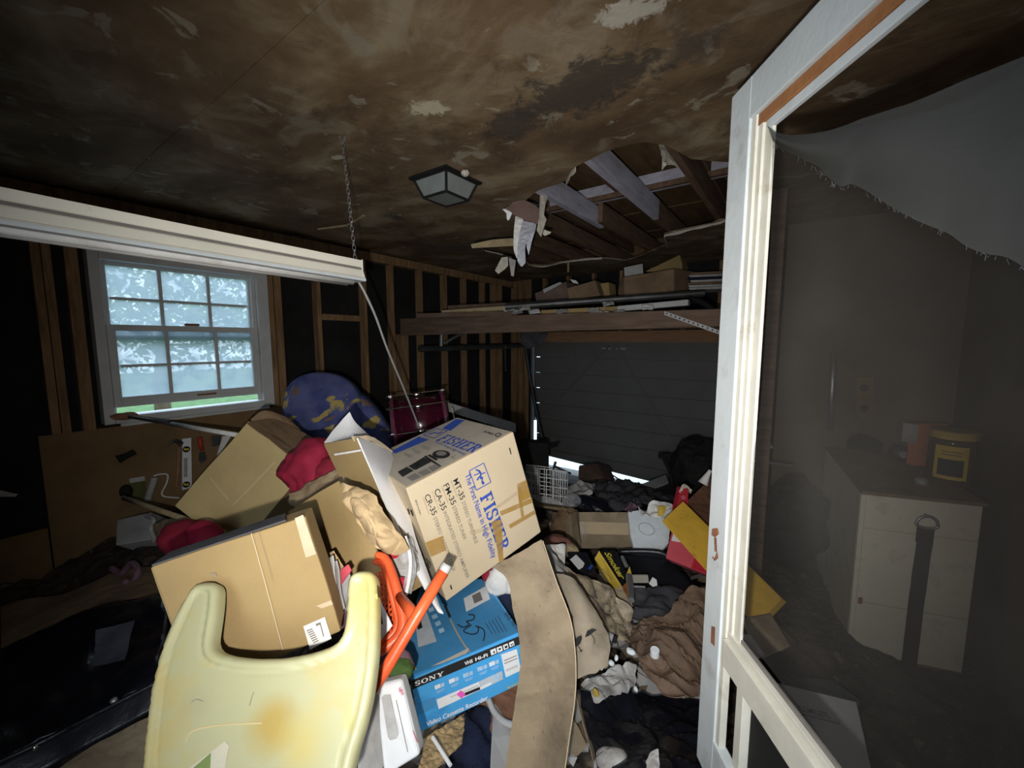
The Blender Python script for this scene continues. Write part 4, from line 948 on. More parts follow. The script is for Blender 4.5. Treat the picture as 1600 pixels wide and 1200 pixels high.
pw = Plane(P(640, 850, 1.44), (P(584, 742, 1.46) - P(655, 905, 1.385)).cross(P(650, 840, 1.47) - P(612, 810, 1.42)))
obj('white_flap', patch(G([[(507, 692, 1.64), (525, 668, 1.70), (546, 644, 1.76)], [(530, 690, 1.6), (548, 680, 1.66), (556, 662, 1.74)], [(560, 684, 1.52), (572, 682, 1.62), (586, 690, 1.72)]]), 8, 8, 0.004, 8, 3, thick=0.004), WHITE, t, label='upright white flap with a torn corner')
obj('torn_lip', patch(G([[(548, 683, 1.5), (580, 682, 1.6), (613, 704, 1.76)], [(552, 690, 1.5), (582, 690, 1.6), (612, 709, 1.76)]]), 14, 2, 0.006, 30, 5, thick=0.004, edge=0.004), CARD_PALE, t)
for k, (x, y) in enumerate(((636, 795), (641, 797), (662, 876), (667, 879))):
    obj('slot', hexa([P(x, y, 1.40), P(x + 2, y, 1.40), P(x + 5, y + 9, 1.385), P(x + 3, y + 9, 1.385)], FW * 0.002), BLACK_MATT, t)
obj('tape_line', hexa([P(522, 709, 1.555), P(564, 702, 1.468), P(565, 705, 1.468), P(523, 712, 1.555)], FW * 0.002), PAPER, t)

# ------------------------------------------------------------------ open brown carton in the middle
t = thing('open_carton', P(540, 930, 1.350), 'open brown carton between the plain tan carton and the brown paper wrap', 'carton')
obj('front_panel', patch(G([[(452, 800, 1.458), (495, 772, 1.395), (530, 752, 1.350)], [(478, 850, 1.404), (520, 832, 1.350), (560, 808, 1.305)], [(500, 905, 1.350), (550, 890, 1.305), (592, 868, 1.278)], [(512, 965, 1.314), (565, 955, 1.278), (606, 940, 1.260)]]), 12, 14, 0.006, 4, 11, thick=0.006), CARD, t)
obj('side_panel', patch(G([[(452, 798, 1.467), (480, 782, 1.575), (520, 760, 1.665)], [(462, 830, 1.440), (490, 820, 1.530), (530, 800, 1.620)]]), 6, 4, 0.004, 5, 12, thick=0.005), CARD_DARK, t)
single('brown_paper_wrap', patch(G([[(528, 752, 1.323), (560, 760, 1.305), (590, 775, 1.287)], [(536, 782, 1.278), (565, 795, 1.224), (600, 800, 1.260)], [(560, 820, 1.260), (590, 835, 1.206), (628, 838, 1.242)], [(580, 852, 1.251), (612, 870, 1.224), (638, 862, 1.242)]]), 44, 44, 0.030, 17, 6, thick=0.001, edge=0.01), KRAFT, 'crumpled brown paper wrap spilling over the open brown carton', 'paper')
single('red_garment', lump(P(487, 742, 1.85), (0.14, 0.12, 0.13), (0.3, 0.4, 0.2), 0.35, 7, 4), RED, 'crumpled crimson cloth piled between olive carton and white sided carton', 'cloth', smooth=True)
single('red_garment', lump(P(522, 738, 1.78), (0.10, 0.07, 0.06), (0.3, 0.4, 0.2), 0.3, 9, 14), RED_DK, 'darker red fold of cloth beside the crimson pile', 'cloth', smooth=True)
single('tan_rag', patch(G([[(452, 776, 1.72), (495, 744, 1.70), (540, 732, 1.66), (578, 745, 1.55)], [(455, 790, 1.68), (500, 762, 1.64), (545, 752, 1.60), (585, 768, 1.5)], [(470, 795, 1.66), (510, 780, 1.6), (550, 765, 1.56), (592, 790, 1.46)]]), 26, 16, 0.03, 9, 8, soft=True, thick=0.004), TANCLOTH, 'stained tan rag draped over the top of the open brown carton', 'rag', smooth=True)
single('red_cushion', lump(P(292, 843, 1.95), (0.11, 0.10, 0.08), (0.2, 0.5, 0.9), 0.2, 6, 21), RED_DK, 'dark red bundle lying behind the plain tan carton', 'bundle', smooth=True)
single('red_cushion', lump(P(322, 838, 1.8), (0.09, 0.06, 0.05), (0.2, 0.5, 0.3), 0.2, 6, 22), RED, 'bright crimson scrap of cloth under the wooden broom handle', 'cloth', smooth=True)

# magazines between carton and tray
random.seed(5)
mcol = [GREYWHITE, PAPER_GREY, PINK, GREYWHITE, PURPLE, PAPER_GREY, KRAFT]
mlab = ['white magazine, leftmost of the fan beside the plain tan carton', 'grey newspaper second in the fan beside the plain tan carton', 'pink edged magazine in the fan beside the plain tan carton', 'white booklet just right of the pink edged magazine', 'mauve booklet low in the fan of magazines', 'grey leaflet behind the right prong of cream tray', 'tan pamphlet at back of the magazine fan']
mpx = [((498, 885), (520, 868), (530, 930), (510, 950)), ((508, 890), (528, 875), (540, 950), (520, 965)), ((516, 905), (545, 882), (549, 892), (524, 930)), ((522, 912), (548, 892), (556, 940), (530, 968)),
       ((520, 930), (545, 915), (552, 970), (532, 985)), ((540, 925), (560, 918), (562, 985), (545, 985)), ((500, 870), (522, 860), (538, 885), (520, 905))]
for k, (qd, m_, l_) in enumerate(zip(mpx, mcol, mlab)):
    d = 1.13 + 0.012 * k
    single('magazine', patch([[P(*qd[0], d + .04), P(*qd[1], d)], [P(*qd[3], d + .03), P(*qd[2], d - .01)]], 5, 6, 0.008, 9, k, soft=True, thick=0.005), m_, l_, 'magazine', 'magazines behind the tray')
t = single('white_sheet', prism([P(587, 924, 1.13), P(594, 938, 1.13), P(613, 978, 1.10), P(591, 1006, 1.08), P(586, 1006, 1.09)], FW * .002), WHITE, 'white printed sheet tucked behind the right prong of the tray', 'paper')
obj('print', prism([P(591, 948, 1.118), P(593, 948, 1.118), P(598, 975, 1.098), P(596, 976, 1.098)], FW * .001), INK_BLACK, t)

# ------------------------------------------------------------------ orange plastic chair
t = thing('orange_ride_on', P(620, 1000, 1.2), 'orange plastic frame with perforated seat and bare tube beside the blue carton', 'toy')
rim = [P(588, 866, 1.27), P(603, 874, 1.26), P(615, 905, 1.22), P(627, 950, 1.18), P(630, 972, 1.16), P(624, 992, 1.14), P(606, 1010, 1.12), P(590, 1022, 1.10)]
obj('rim', tube(curve_pts(rim, 40), [0.010 + 0.006 * math.sin(math.pi * k / 40) for k in range(41)], 10), ORANGE, t, smooth=True)
rim2 = [p + (P(560, 960, 1.2) - p).normalized() * 0.020 for p in rim]
obj('rim', tube(curve_pts(rim2, 40), 0.009, 8), ORANGE, t, smooth=True)
pS = Plane(P(610, 950, 1.19), (rim[0] - rim[-1]).cross(P(565, 950, 1.24) - rim[4]))
ang = [(588, 868), (600, 880), (611, 915), (620, 950), (622, 975), (614, 994), (596, 1008), (575, 1015), (560, 990), (555, 940), (562, 890)]
uS = (pS.at(600, 960, 0) - pS.at(596, 900, 0)).normalized(); vS = pS.N.cross(uS)
oS = pS.at(598, 945, 0)
poly = [Vector(((pS.at(*a, 0) - oS).dot(uS), (pS.at(*a, 0) - oS).dot(vS))) for a in ang]
bm = BM(); g = 0.0145
for i in range(-14, 15):
    for j in range(-14, 15):
        a = i * g + (j % 2) * g / 2; b = j * g * 0.866
        if not inside((a, b), poly): continue
        outer = [oS + uS * (a + g * 0.578 * math.cos(math.pi / 6 + k * math.pi / 3 + math.pi / 2 - math.pi / 6 + math.pi / 6)) + vS * (b + g * 0.578 * math.sin(math.pi / 6 + k * math.pi / 3 + math.pi / 2)) for k in range(6)]
        inner = [oS + uS * a + vS * b + (p - (oS + uS * a + vS * b)) * 0.62 for p in outer]
        vo = [bm.verts.new(p) for p in outer]; vi = [bm.verts.new(p) for p in inner]
        for k in range(6): bm.faces.new((vo[k], vo[(k + 1) % 6], vi[(k + 1) % 6], vi[k]))
bmesh.ops.remove_doubles(bm, verts=bm.verts[:], dist=0.0008)
bmesh.ops.recalc_face_normals(bm, faces=bm.faces[:])
bmesh.ops.solidify(bm, geom=bm.faces[:], thickness=0.004)
o = obj('perforated_seat', bm, ORANGE, t)
obj('tube', tube([P(582, 1078, 0.985), P(606, 1040, 1.01), P(650, 965, 1.06), P(693, 894, 1.12)], 0.0155, 16), ORANGE, t, smooth=True)
obj('branch_tube', tube([P(624, 932, 1.18), P(640, 952, 1.11), P(648, 966, 1.065)], [0.013, 0.016, 0.014], 12), ORANGE, t, smooth=True)
obj('end_plug', tube([P(692.5, 894, 1.122), P(699, 882, 1.13)], 0.0148, 14), GREYWHITE, t, smooth=True)

# ------------------------------------------------------------------ cream tray
def tray():
    px = [(216, 1215, .665), (222, 1150, .69), (232, 1075, .725), (246, 1020, .755), (268, 965, .79), (292, 922, .825), (298, 913, .832), (306, 909, .836), (330, 907, .836), (337, 910, .835), (339, 917, .83),
          (337, 948, .81), (332, 980, .79), (328, 1003, .772), (329, 1012, .766), (336, 1018, .762), (362, 1025, .757), (400, 1029, .755), (440, 1028, .757), (480, 1021, .764), (510, 1012, .772), (526, 1004, .779), (533, 994, .786),
          (537, 975, .80), (540, 940, .826), (541, 903, .852), (545, 894, .859), (553, 891, .862), (574, 889, .865), (582, 892, .863), (586, 899, .858), (588, 950, .82), (587, 1010, .778), (583, 1050, .75), (576, 1095, .722), (565, 1140, .695), (553, 1175, .672), (545, 1215, .652)]
    px = [(a, b, c * 1.08) for a, b, c in px]
    pts = [P(*q) for q in px]
    A, B, C_ = P(216, 1215, .665 * 1.08), P(545, 1215, .652 * 1.08), P(440, 905, .848 * 1.08)
    Nn = (B - A).cross(C_ - A).normalized()
    if Nn.dot(CAM - A) < 0: Nn = -Nn
    U = (B - A).normalized(); V_ = Nn.cross(U)
    out = []
    for a, b, _ in px:
        q = onplane(A, Nn, a, b) - A; out.append(Vector((q.dot(U), q.dot(V_))))
    # close the far (hidden) end with a rounded bottom below the frame
    L0, R0 = out[0], out[-1]
    for k in range(1, 8):
        f = k / 8; out.append(R0.lerp(L0, f) + Vector((0, -0.10 * math.sin(math.pi * f))))
    # resample
    loop = []
    for a, b in zip(out, out[1:] + out[:1]):
        n = max(1, int((b - a).length / 0.008))
        loop += [a.lerp(b, k / n) for k in range(n)]
    for _ in range(2): loop = [(loop[i - 1] + loop[i] * 2 + loop[(i + 1) % len(loop)]) / 4 for i in range(len(loop))]
    vv = list(loop); ee = [(i, (i + 1) % len(loop)) for i in range(len(loop))]
    xs = [p.x for p in loop]; ys = [p.y for p in loop]
    LP = np.array([(p.x, p.y) for p in loop])
    LD = np.roll(LP, -1, 0) - LP; L2 = (LD ** 2).sum(1) + 1e-12
    def dist(p):
        w_ = np.array((p.x, p.y)) - LP; tt = np.clip((w_ * LD).sum(1) / L2, 0, 1)
        return float(np.sqrt(((w_ - LD * tt[:, None]) ** 2).sum(1)).min())
    for x in np.arange(min(xs), max(xs), 0.006):
        for y in np.arange(min(ys), max(ys), 0.006):
            p = Vector((x, y))
            if inside((x, y), loop) and dist(p) > 0.003: vv.append(p)
    ov, oe, of, *_ = delaunay_2d_cdt(vv, ee, [], 0, 1e-6)
    def h(d):
        # rounded outer lip, then a shallow groove, then the flat field
        if d < 0.012: return -0.012 + 0.012 * math.sqrt(max(0, 1 - (1 - d / 0.012) ** 2))
        s_ = min(1, max(0, (d - 0.017) / 0.006)); s_ = s_ * s_ * (3 - 2 * s_)
        return -0.006 * s_ - 0.0035 * math.exp(-((d - 0.021) / 0.0035) ** 2)
    bm = BM(); top = [bm.verts.new(A + U * p.x + V_ * p.y + Nn * h(dist(p))) for p in ov]
    for f in of:
        c = (ov[f[0]] + ov[f[1]] + ov[f[2]]) / 3
        if inside((c.x, c.y), loop): bm.faces.new([top[i] for i in f])
    bnd = [e for e in bm.edges if len(e.link_faces) == 1]
    r = bmesh.ops.extrude_edge_only(bm, edges=bnd); vsn = [g for g in r['geom'] if isinstance(g, bmesh.types.BMVert)]
    bmesh.ops.translate(bm, vec=-Nn * 0.022, verts=vsn)
    for v in [v for v in bm.verts if not v.link_faces]: bm.verts.remove(v)
    return bm, A, Nn
bm, tA, tN = tray()
tr_ = single('high_chair_tray', bm, TRAYM, 'cream plastic high chair tray with two prongs and yellow stains, nearest of everything', 'tray', smooth=True)
add_spots(TRAYM, [(onplane(tA, tN, 425, 1125), 0.085, 9, (0.37, 0.25, 0.045), 0.8), (onplane(tA, tN, 470, 1165), 0.10, 12, (0.46, 0.36, 0.09), 0.6), (onplane(tA, tN, 560, 930), 0.07, 14, (0.46, 0.40, 0.13), 0.55), (onplane(tA, tN, 300, 1100), 0.06, 30, (0.34, 0.29, 0.17), 0.35),
                  (onplane(tA, tN, 240, 1060), 0.05, 14, (0.42, 0.33, 0.12), 0.6), (onplane(tA, tN, 225, 1150), 0.05, 14, (0.42, 0.33, 0.12), 0.6), (onplane(tA, tN, 545, 1130), 0.03, 14, (0.46, 0.40, 0.13), 0.6)])
pT = Plane(tA, tN); pT.O -= tN * 0.0055
decals(pT, [[(296, 1200), (352, 1158), (358, 1165), (352, 1200)], ], mat('sticker_residue', (0.50, 0.47, 0.36), 0.8), tr_, 'sticker_residue', 0.0006)
decals(pT, [[(300, 1202), (330, 1176), (329, 1202)]], mat('green_sticker', (0.16, 0.22, 0.07), 0.7), tr_, 'sticker', 0.0012)
stroke(pT, [(397, 1081), (393, 1092), (390, 1103)], 1.2, INK_GREY, tr_, 'scratch', 0.0008); stroke(pT, [(299, 1098), (307, 1093), (318, 1096)], 1.0, INK_GREY, tr_, 'scratch', 0.0008)
stroke(pT, [(290, 1160), (300, 1143), (330, 1135), (375, 1131), (410, 1130)], 2.5, mat('faint_stain', (0.52, 0.42, 0.22), 0.7), tr_, 'stain', 0.0006)

# ------------------------------------------------------------------ padded white mailer
mq = G([[(590, 1066, 1.06), (628, 1058, 1.08)], [(600, 1200, .97), (664, 1185, 1.0)]])
t = thing('white_package', P(620, 1150, 1.05), 'grey white plastic package with a pale window below the cream tray prong', 'package')
q = [P(586, 1070, 1.07), P(628, 1060, 1.09), P(657, 1180, 1.01), P(600, 1215, .96)]
bm = hexa(q, FW * 0.05 + UPZ * -0.02, 0.010, 3); obj('body', bm, mat('package_white', (0.66, 0.68, 0.71), 0.5, 0.06, 8), t)
pp = Plane(q[0], (q[1] - q[0]).cross(q[3] - q[0]))
if pp.N.dot(CAM - q[0]) < 0: pp.N = -pp.N
pp.O += pp.N * 0.004
decals(pp, [[(596, 1090), (601, 1086), (610, 1086), (622, 1148), (620, 1154), (610, 1157), (606, 1152)]], GREYWHITE, t, 'window', 0.001)
lettering(pp, 'NEW', (622, 1077), (628, 1088), (627, 1076), INK_RED, t, bold=0.03)
stroke(pp, [(619, 1094), (637, 1175)], 0.9, INK_GREY, t, 'print'); stroke(pp, [(645, 1142), (652, 1160)], 1.0, INK_RED, t, 'print')
single('white_package', hexa([P(560, 1100, 1.0), P(592, 1090, 1.05), P(600, 1205, .98), P(556, 1225, .93)], FW * .05, 0.012), PAPER_GREY, 'grey rumpled plastic bag beneath the white package and tray edge', 'bag')
single('green_rag', lump(P(625, 1046, 1.17), (0.035, 0.03, 0.03), (0, 0, .4), 0.3, 20, 3, sub=3), GREEN, 'small dark green rag between the orange tube and blue carton', 'rag', smooth=True)
single('mauve_rag', lump(P(614, 1030, 1.2), (0.05, 0.03, 0.03), (0, .5, .4), 0.4, 20, 9, sub=3), PURPLE, 'small mauve rag behind the orange tube', 'rag', smooth=True)
single('clear_wrap', patch(G([[(618, 840, 1.34), (640, 842, 1.34)], [(634, 880, 1.30), (650, 885, 1.3)], [(628, 925, 1.26), (642, 928, 1.28)]]), 8, 16, 0.02, 20, 4, thick=0.001), CLEARP, 'strip of clear plastic wrap hanging beside orange seat', 'wrap')
single('white_strip', tube(curve_pts([P(633, 838, 1.31), P(641, 870, 1.29), P(640, 900, 1.27), P(634, 930, 1.25)], 16), 0.006, 8), PAPER, 'thin curved cream strip standing left of the white panel', 'strip')
single('patterned_bag', lump(P(622, 880, 1.4), (0.07, 0.06, 0.08), (0, 0, 0), 0.35, 12, 5), PAPER_GREY, 'grey crumpled bag in the gap between orange seat and white panel', 'bag')
single('red_wrapper', lump(P(614, 868, 1.36), (0.025, 0.02, 0.04), (0, .4, 0), 0.4, 30, 5, sub=3), REDPACK, 'red wrapper peeping out above the orange rim', 'wrapper')
single('red_wrapper', lump(P(626, 915, 1.3), (0.02, 0.02, 0.03), (0, .4, 0), 0.4, 30, 6, sub=3), REDPACK, 'red wrapper right of the orange rim, below the first', 'wrapper')

# ------------------------------------------------------------------ things below and around the blue carton
single('straw_mat', patch(G([[(668, 1150, 1.36), (700, 1130, 1.42), (728, 1112, 1.5)], [(650, 1215, 1.22), (690, 1190, 1.28), (722, 1160, 1.36)]]), 24, 24, 0.012, 40, 3, thick=0.006), STRAW, 'woven straw mat under front corner of blue carton', 'mat')
single('white_rod', tube([P(676, 1152, 1.28), P(704, 1196, 1.2)], 0.006, 8), INK_WHITE, 'thin white rod lying on the straw mat', 'rod')
single('navy_jacket', patch(G([[(712, 1120, 1.5), (740, 1105, 1.55), (770, 1095, 1.6)], [(700, 1170, 1.4), (738, 1160, 1.42), (775, 1150, 1.5)], [(690, 1230, 1.25), (735, 1230, 1.28), (775, 1225, 1.32)]]), 16, 16, 0.03, 9, 3, soft=True, thick=0.004), NAVY, 'dark navy jacket spread below the blue carton', 'jacket', smooth=True)
single('navy_jacket', patch(G([[(755, 895, 1.95), (780, 900, 1.9), (808, 910, 1.9)], [(775, 930, 1.85), (795, 940, 1.8), (815, 960, 1.8)], [(800, 965, 1.75), (808, 975, 1.72), (825, 1000, 1.7)]]), 10, 10, 0.02, 12, 13, soft=True, thick=0.004), NAVY, 'dark navy garment between blue carton and the cardboard strip', 'garment', smooth=True)
t = thing('brown_case', P(780, 1120, 1.6), 'brown board case with a rounded grey rim under the right end of blue carton', 'case')
obj('side', patch(G([[(742, 1085, 1.62), (775, 1078, 1.6), (812, 1060, 1.6)], [(748, 1150, 1.5), (778, 1150, 1.48), (810, 1140, 1.46)]]), 8, 8, 0.004, 8, 2, thick=0.01), BROWNGRAIN, t)
obj('rim', tube(curve_pts([P(762, 1090, 1.56), P(772, 1112, 1.52), P(788, 1128, 1.48), P(806, 1134, 1.45)], 14), 0.012, 8), GREYWHITE, t, smooth=True)
single('grey_carton', hexa([P(768, 1150, 1.42), P(812, 1148, 1.46), P(808, 1230, 1.3), P(764, 1230, 1.26)], FW * 0.15, 0.006), GREYWHITE, 'grey white carton at bottom edge, left of the cardboard strip', 'carton')
single('white_shirt', lump(P(782, 905, 1.86), (0.07, 0.05, 0.07), (0, .3, .4), 0.4, 10, 5), PAPER, 'crumpled white shirt showing beneath stereo carton lower edge', 'shirt', smooth=True)
single('red_scarf', lump(P(763, 898, 1.86), (0.03, 0.03, 0.03), (0, .3, .4), 0.4, 20, 7, sub=3), RED_DK, 'small red scarf bit left of the crumpled white shirt', 'scarf', smooth=True)
t = thing('cardboard_strip', P(850, 1000, 1.55), 'long bent sheet of flattened cardboard running down beside the blue carton', 'cardboard')
rows_ = [((770, 885, 1.66), (812, 862, 1.66), (846, 842, 1.66)), ((792, 905, 1.60), (832, 888, 1.62), (866, 900, 1.60)), ((800, 950, 1.54), (846, 945, 1.56), (888, 958, 1.54)), ((808, 985, 1.50), (852, 992, 1.50), (896, 1000, 1.50)),
         ((812, 1035, 1.44), (858, 1046, 1.43), (899, 1050, 1.45)), ((806, 1085, 1.37), (852, 1092, 1.36), (897, 1092, 1.40)), ((798, 1140, 1.28), (845, 1146, 1.27), (889, 1150, 1.33)), ((784, 1230, 1.14), (832, 1230, 1.14), (878, 1230, 1.22))]
bm = patch(G(rows_), 16, 56, 0.006, 5, 4, thick=0.006, edge=0.004)
# pressed fold lines across the sheet
for v in bm.verts:
    q = v.co - CAM; d_ = q.dot(FW); py = 600 - F * q.dot(UP) / d_; px = 800 + F * q.dot(RT) / d_
    for y0, sl_ in ((937, -0.36), (978, -0.40), (1050, -0.18), (1092, -0.2)):
        e_ = abs(py - (y0 + sl_ * (px - 800)))
        if e_ < 9: v.co += FW * 0.006 * (1 - e_ / 9)
obj('sheet', bm, CARD_DIRT, t)
obj('torn_edge', tube(curve_pts([P(848, 845, 1.655), P(868, 905, 1.59), P(889, 960, 1.53), P(897, 1002, 1.49), P(900, 1050, 1.44), P(898, 1095, 1.39), P(890, 1150, 1.32), P(879, 1228, 1.21)], 30), 0.0022, 6), CARD_PALE, t)
t = thing('umbrella_carton', P(920, 1010, 1.7), 'greyed cardboard panel printed with two umbrella symbols right of the long strip', 'cardboard')
obj('panel', patch(G([[(868, 895, 1.74), (890, 900, 1.76), (905, 915, 1.78)], [(890, 955, 1.68), (915, 955, 1.69), (938, 968, 1.70)], [(898, 1010, 1.62), (925, 1000, 1.62), (952, 1000, 1.64)], [(902, 1062, 1.55), (925, 1055, 1.55), (950, 1042, 1.57)]]), 12, 16, 0.008, 8, 5, thick=0.005, edge=0.008), CARD_GREY, t)
pu = Plane(P(925, 1005, 1.6), (P(952, 1000, 1.64) - P(898, 1010, 1.62)).cross(P(925, 1055, 1.55) - P(915, 955, 1.69)))
if pu.N.dot(CAM - pu.O) < 0: pu.N = -pu.N
def n5(x, y): return (780 + x / 4, 900 + y / 4)
decals(pu, [[n5(*p) for p in ((468, 410), (485, 385), (512, 372), (516, 395), (505, 425), (485, 442), (470, 446))], [n5(*p) for p in ((535, 385), (548, 345), (580, 330), (608, 338), (585, 355), (560, 375))]], INK_BLACK, t, 'umbrella_symbol', 0.004)
for l in ([(492, 440), (515, 478)], [(498, 476), (520, 462)], [(572, 362), (594, 400), (590, 428)]): stroke(pu, [n5(*p) for p in l], 1.0, INK_BLACK, t, 'umbrella_symbol', 0.004)
single('cardboard_edge', patch(G([[(898, 1080, 1.6), (912, 1092, 1.62)], [(915, 1140, 1.5), (928, 1140, 1.55)], [(935, 1215, 1.36), (950, 1215, 1.42)]]), 4, 14, 0.006, 9, 2, thick=0.004), CARD_DIRT, 'narrow brown cardboard edge beside the black sack', 'cardboard')
# ------------------------------------------------------------------ right-hand part of the heap
single('camouflage_wrap', patch(G([[(862, 862, 2.05), (880, 880, 2.05), (905, 895, 2.05), (940, 905, 2.05)], [(870, 890, 1.98), (900, 915, 1.96), (935, 930, 1.98), (985, 950, 2.0)], [(880, 930, 1.90), (915, 950, 1.86), (955, 965, 1.90), (990, 975, 1.95)], [(905, 962, 1.82), (935, 985, 1.78), (960, 1000, 1.8), (985, 1005, 1.85)]]), 34, 26, 0.05, 9, 5, thick=0.002, edge=0.012), CAMO, 'mottled brown plastic wrap crumpled beside the long cardboard strip', 'wrap')
single('grey_bag', patch(G([[(845, 850, 1.95), (866, 862, 1.98), (888, 885, 2.0)], [(858, 880, 1.88), (880, 905, 1.88), (905, 930, 1.92)], [(872, 915, 1.78), (895, 940, 1.78), (920, 968, 1.82)]]), 18, 18, 0.03, 12, 9, thick=0.002, edge=0.01), PAPER_GREY, 'grey crumpled paper bag lying along the cardboard strip top', 'bag')
t = thing('smoker_box', P(950, 900, 2.4), 'yellow and black carton lettered Smoker lying in the heap', 'carton')
def h1(x, y): return (860 + x / 10, 840 + y / 10)
yq = [P(*h1(690, 330), 2.42), P(*h1(760, 205), 2.46), P(*h1(1118, 765), 2.26), P(*h1(985, 805), 2.22)]
kq = [P(*h1(760, 205), 2.46), P(*h1(1010, 195), 2.54), P(*h1(1195, 560), 2.36), P(*h1(1118, 765), 2.26)]
dn = Vector((0.02, 0.05, -0.12))
obj('body', hexa([yq[0] + dn * .05, yq[1] + dn * .05, yq[2] + dn * .05, yq[3] + dn * .05], dn), YELLOWP, t)
obj('yellow_face', hexa(yq, dn * 0.04), YELLOWP, t)
obj('black_face', hexa(kq, dn * 0.5), BLACK, t)
pk = Plane(kq[0], (kq[1] - kq[0]).cross(kq[3] - kq[0])); pk.N = pk.N if pk.N.dot(CAM - kq[0]) > 0 else -pk.N; pk.O += pk.N * .012
lettering(pk, 'Smoker', h1(835, 235), h1(1085, 645), h1(905, 200), INK_YELLOW, t, bold=0.03, lift=0.002)
py_ = Plane(yq[0], (yq[1] - yq[0]).cross(yq[3] - yq[0])); py_.N = py_.N if py_.N.dot(CAM - yq[0]) > 0 else -py_.N; py_.O += py_.N * .006
for l in ([(760, 530), (905, 735)], [(785, 515), (930, 720)], [(820, 490), (960, 670)]): stroke(py_, [h1(*p) for p in l], 0.9, CARD_DIRT, t, 'print', 0.002)
obj('silver_edge', tube([P(*h1(1120, 300), 2.42), P(*h1(1190, 450), 2.36)], 0.012, 6), STEEL, t)
obj('flap', patch([[P(*h1(985, 805), 2.22), P(*h1(1118, 765), 2.26)], [P(*h1(1230, 1130), 2.06), P(*h1(1290, 1060), 2.1)]], 4, 8, 0.01, 10, 3, thick=0.004), CARD_PALE, t, label='bare cardboard flap')
obj('picture', hexa([P(*h1(1120, 770), 2.25), P(*h1(1190, 690), 2.3), P(*h1(1235, 960), 2.15), P(*h1(1215, 980), 2.14)], dn * .1), mat('flame_print', (0.32, 0.11, 0.03), .5, .4, 20), t)
single('foil_tube', tube([P(*h1(1225, 600), 2.3), P(*h1(1250, 800), 2.2), P(*h1(1265, 980), 2.1)], [0.018, 0.02, 0.016], 10), STEEL, 'crumpled silver foil roll standing at right end of the smoker carton', 'foil')
t = thing('black_pouch', P(905, 880, 2.4), 'small black pouch with a white sticker beside the smoker carton', 'pouch')
q = [P(*h1(240, 215), 2.34), P(*h1(560, 215), 2.42), P(*h1(705, 520), 2.3), P(*h1(520, 590), 2.22)]
obj('body', hexa(q, dn * .6, 0.012), BLACK, t)
pp = Plane(q[0], (q[1] - q[0]).cross(q[3] - q[0])); pp.N = pp.N if pp.N.dot(CAM - q[0]) > 0 else -pp.N
decals(pp, [[h1(*p) for p in ((300, 350), (398, 272), (530, 410), (505, 470), (440, 512))]], INK_WHITE, t, 'sticker', 0.004)
decals(pp, [[h1(*p) for p in ((575, 490), (640, 425), (660, 450), (620, 510))]], INK_BLUE, t, 'blue_print', 0.004)
single('white_paper', patch(G([[(852, 850, 2.2), (883, 850, 2.25)], [(868, 880, 2.12), (884, 888, 2.15)]]), 8, 8, 0.02, 15, 3, thick=0.002), PAPER, 'torn white paper between the grey bag and black pouch', 'paper')
single('brown_rag', lump(P(872, 852, 2.55), (0.10, 0.07, 0.05), (0, 0, .6), 0.4, 8, 4), mat('rust_cloth', (0.20, 0.09, 0.07), .9, .3, 8), 'rust red rag left of the taped carton', 'rag', smooth=True)
single('brown_rag', lump(P(890, 858, 2.5), (0.06, 0.04, 0.04), (0, 0, .2), 0.4, 12, 6), TANCLOTH, 'small tan rag tip beside the rust red rag', 'rag', smooth=True)

# taped carton
mc = Pose((-1.3897, 2.9011, 0.66), (0.7411, 0.6686, -0.061), (0.2837, -0.3942, -0.8741), (-0.6085, 0.6305, -0.4818), (0.42, 0.279, 0.311), 0.95)
t = thing('taped_carton', mc.p(.5, 1, .5), 'dirty brown carton sealed with shiny tape, left of the white foam lid', 'carton')
obj('body', mc.body(0.004, 0.01, 5, 5), CARD_DIRT, t)
obj('side_flap', patch(G([[(884, 812, 3.25), (892, 802, 3.3), (904, 800, 3.2)], [(885, 850, 3.1), (895, 858, 3.1), (908, 858, 3.05)]]), 6, 6, 0.01, 8, 4, thick=0.005), CARD_DIRT, t)
pf = mc.front(); pf.O += pf.N * 0.008
decals(pf, [[(905, 815), (982, 817), (983, 836), (907, 834)]], TAPE_CLEAR, t, 'tape', 0.001)
decals(pf, [[(906, 815), (913, 814), (914, 838), (907, 838)]], CLEARP, t, 'tape', 0.002)
single('brown_crumple', lump(P(885, 822, 3.4), (0.16, 0.10, 0.12), (0, .3, .2), 0.4, 6, 5), CARD_DARK, 'crumpled dark brown paper left of the taped carton', 'paper')

# white foam lid with a ring
t = thing('foam_cover', P(1014, 830, 2.95), 'white foam lid with a moulded ring, right of the taped carton', 'lid')
lid = [(981, 799), (997, 797), (1020, 800), (1040, 806), (1047, 828), (1045, 848), (1033, 861), (1012, 859), (990, 853), (985, 835)]
c0, c1, c2 = P(981, 799, 3.12), P(1044, 806, 3.08), P(1012, 860, 2.82)
Nl = (c1 - c0).cross(c2 - c0).normalized(); Nl = Nl if Nl.dot(CAM - c0) > 0 else -Nl
obj('body', prism([onplane(c0, Nl, a, b) for a, b in lid], -Nl * 0.04, 0.006), FOAM, t)
rg = onplane(c0, Nl, 1010, 827) + Nl * 0.003; uu = (c1 - c0).normalized(); vv_ = Nl.cross(uu)
obj('ring', tube([rg + (uu * math.cos(k * math.pi / 12) + vv_ * math.sin(k * math.pi / 12)) * 0.055 for k in range(25)], 0.003, 6), GREYWHITE, t)
obj('disc', disc(rg - Nl * 0.004, Nl, 0.048, 0.005), FOAM, t)
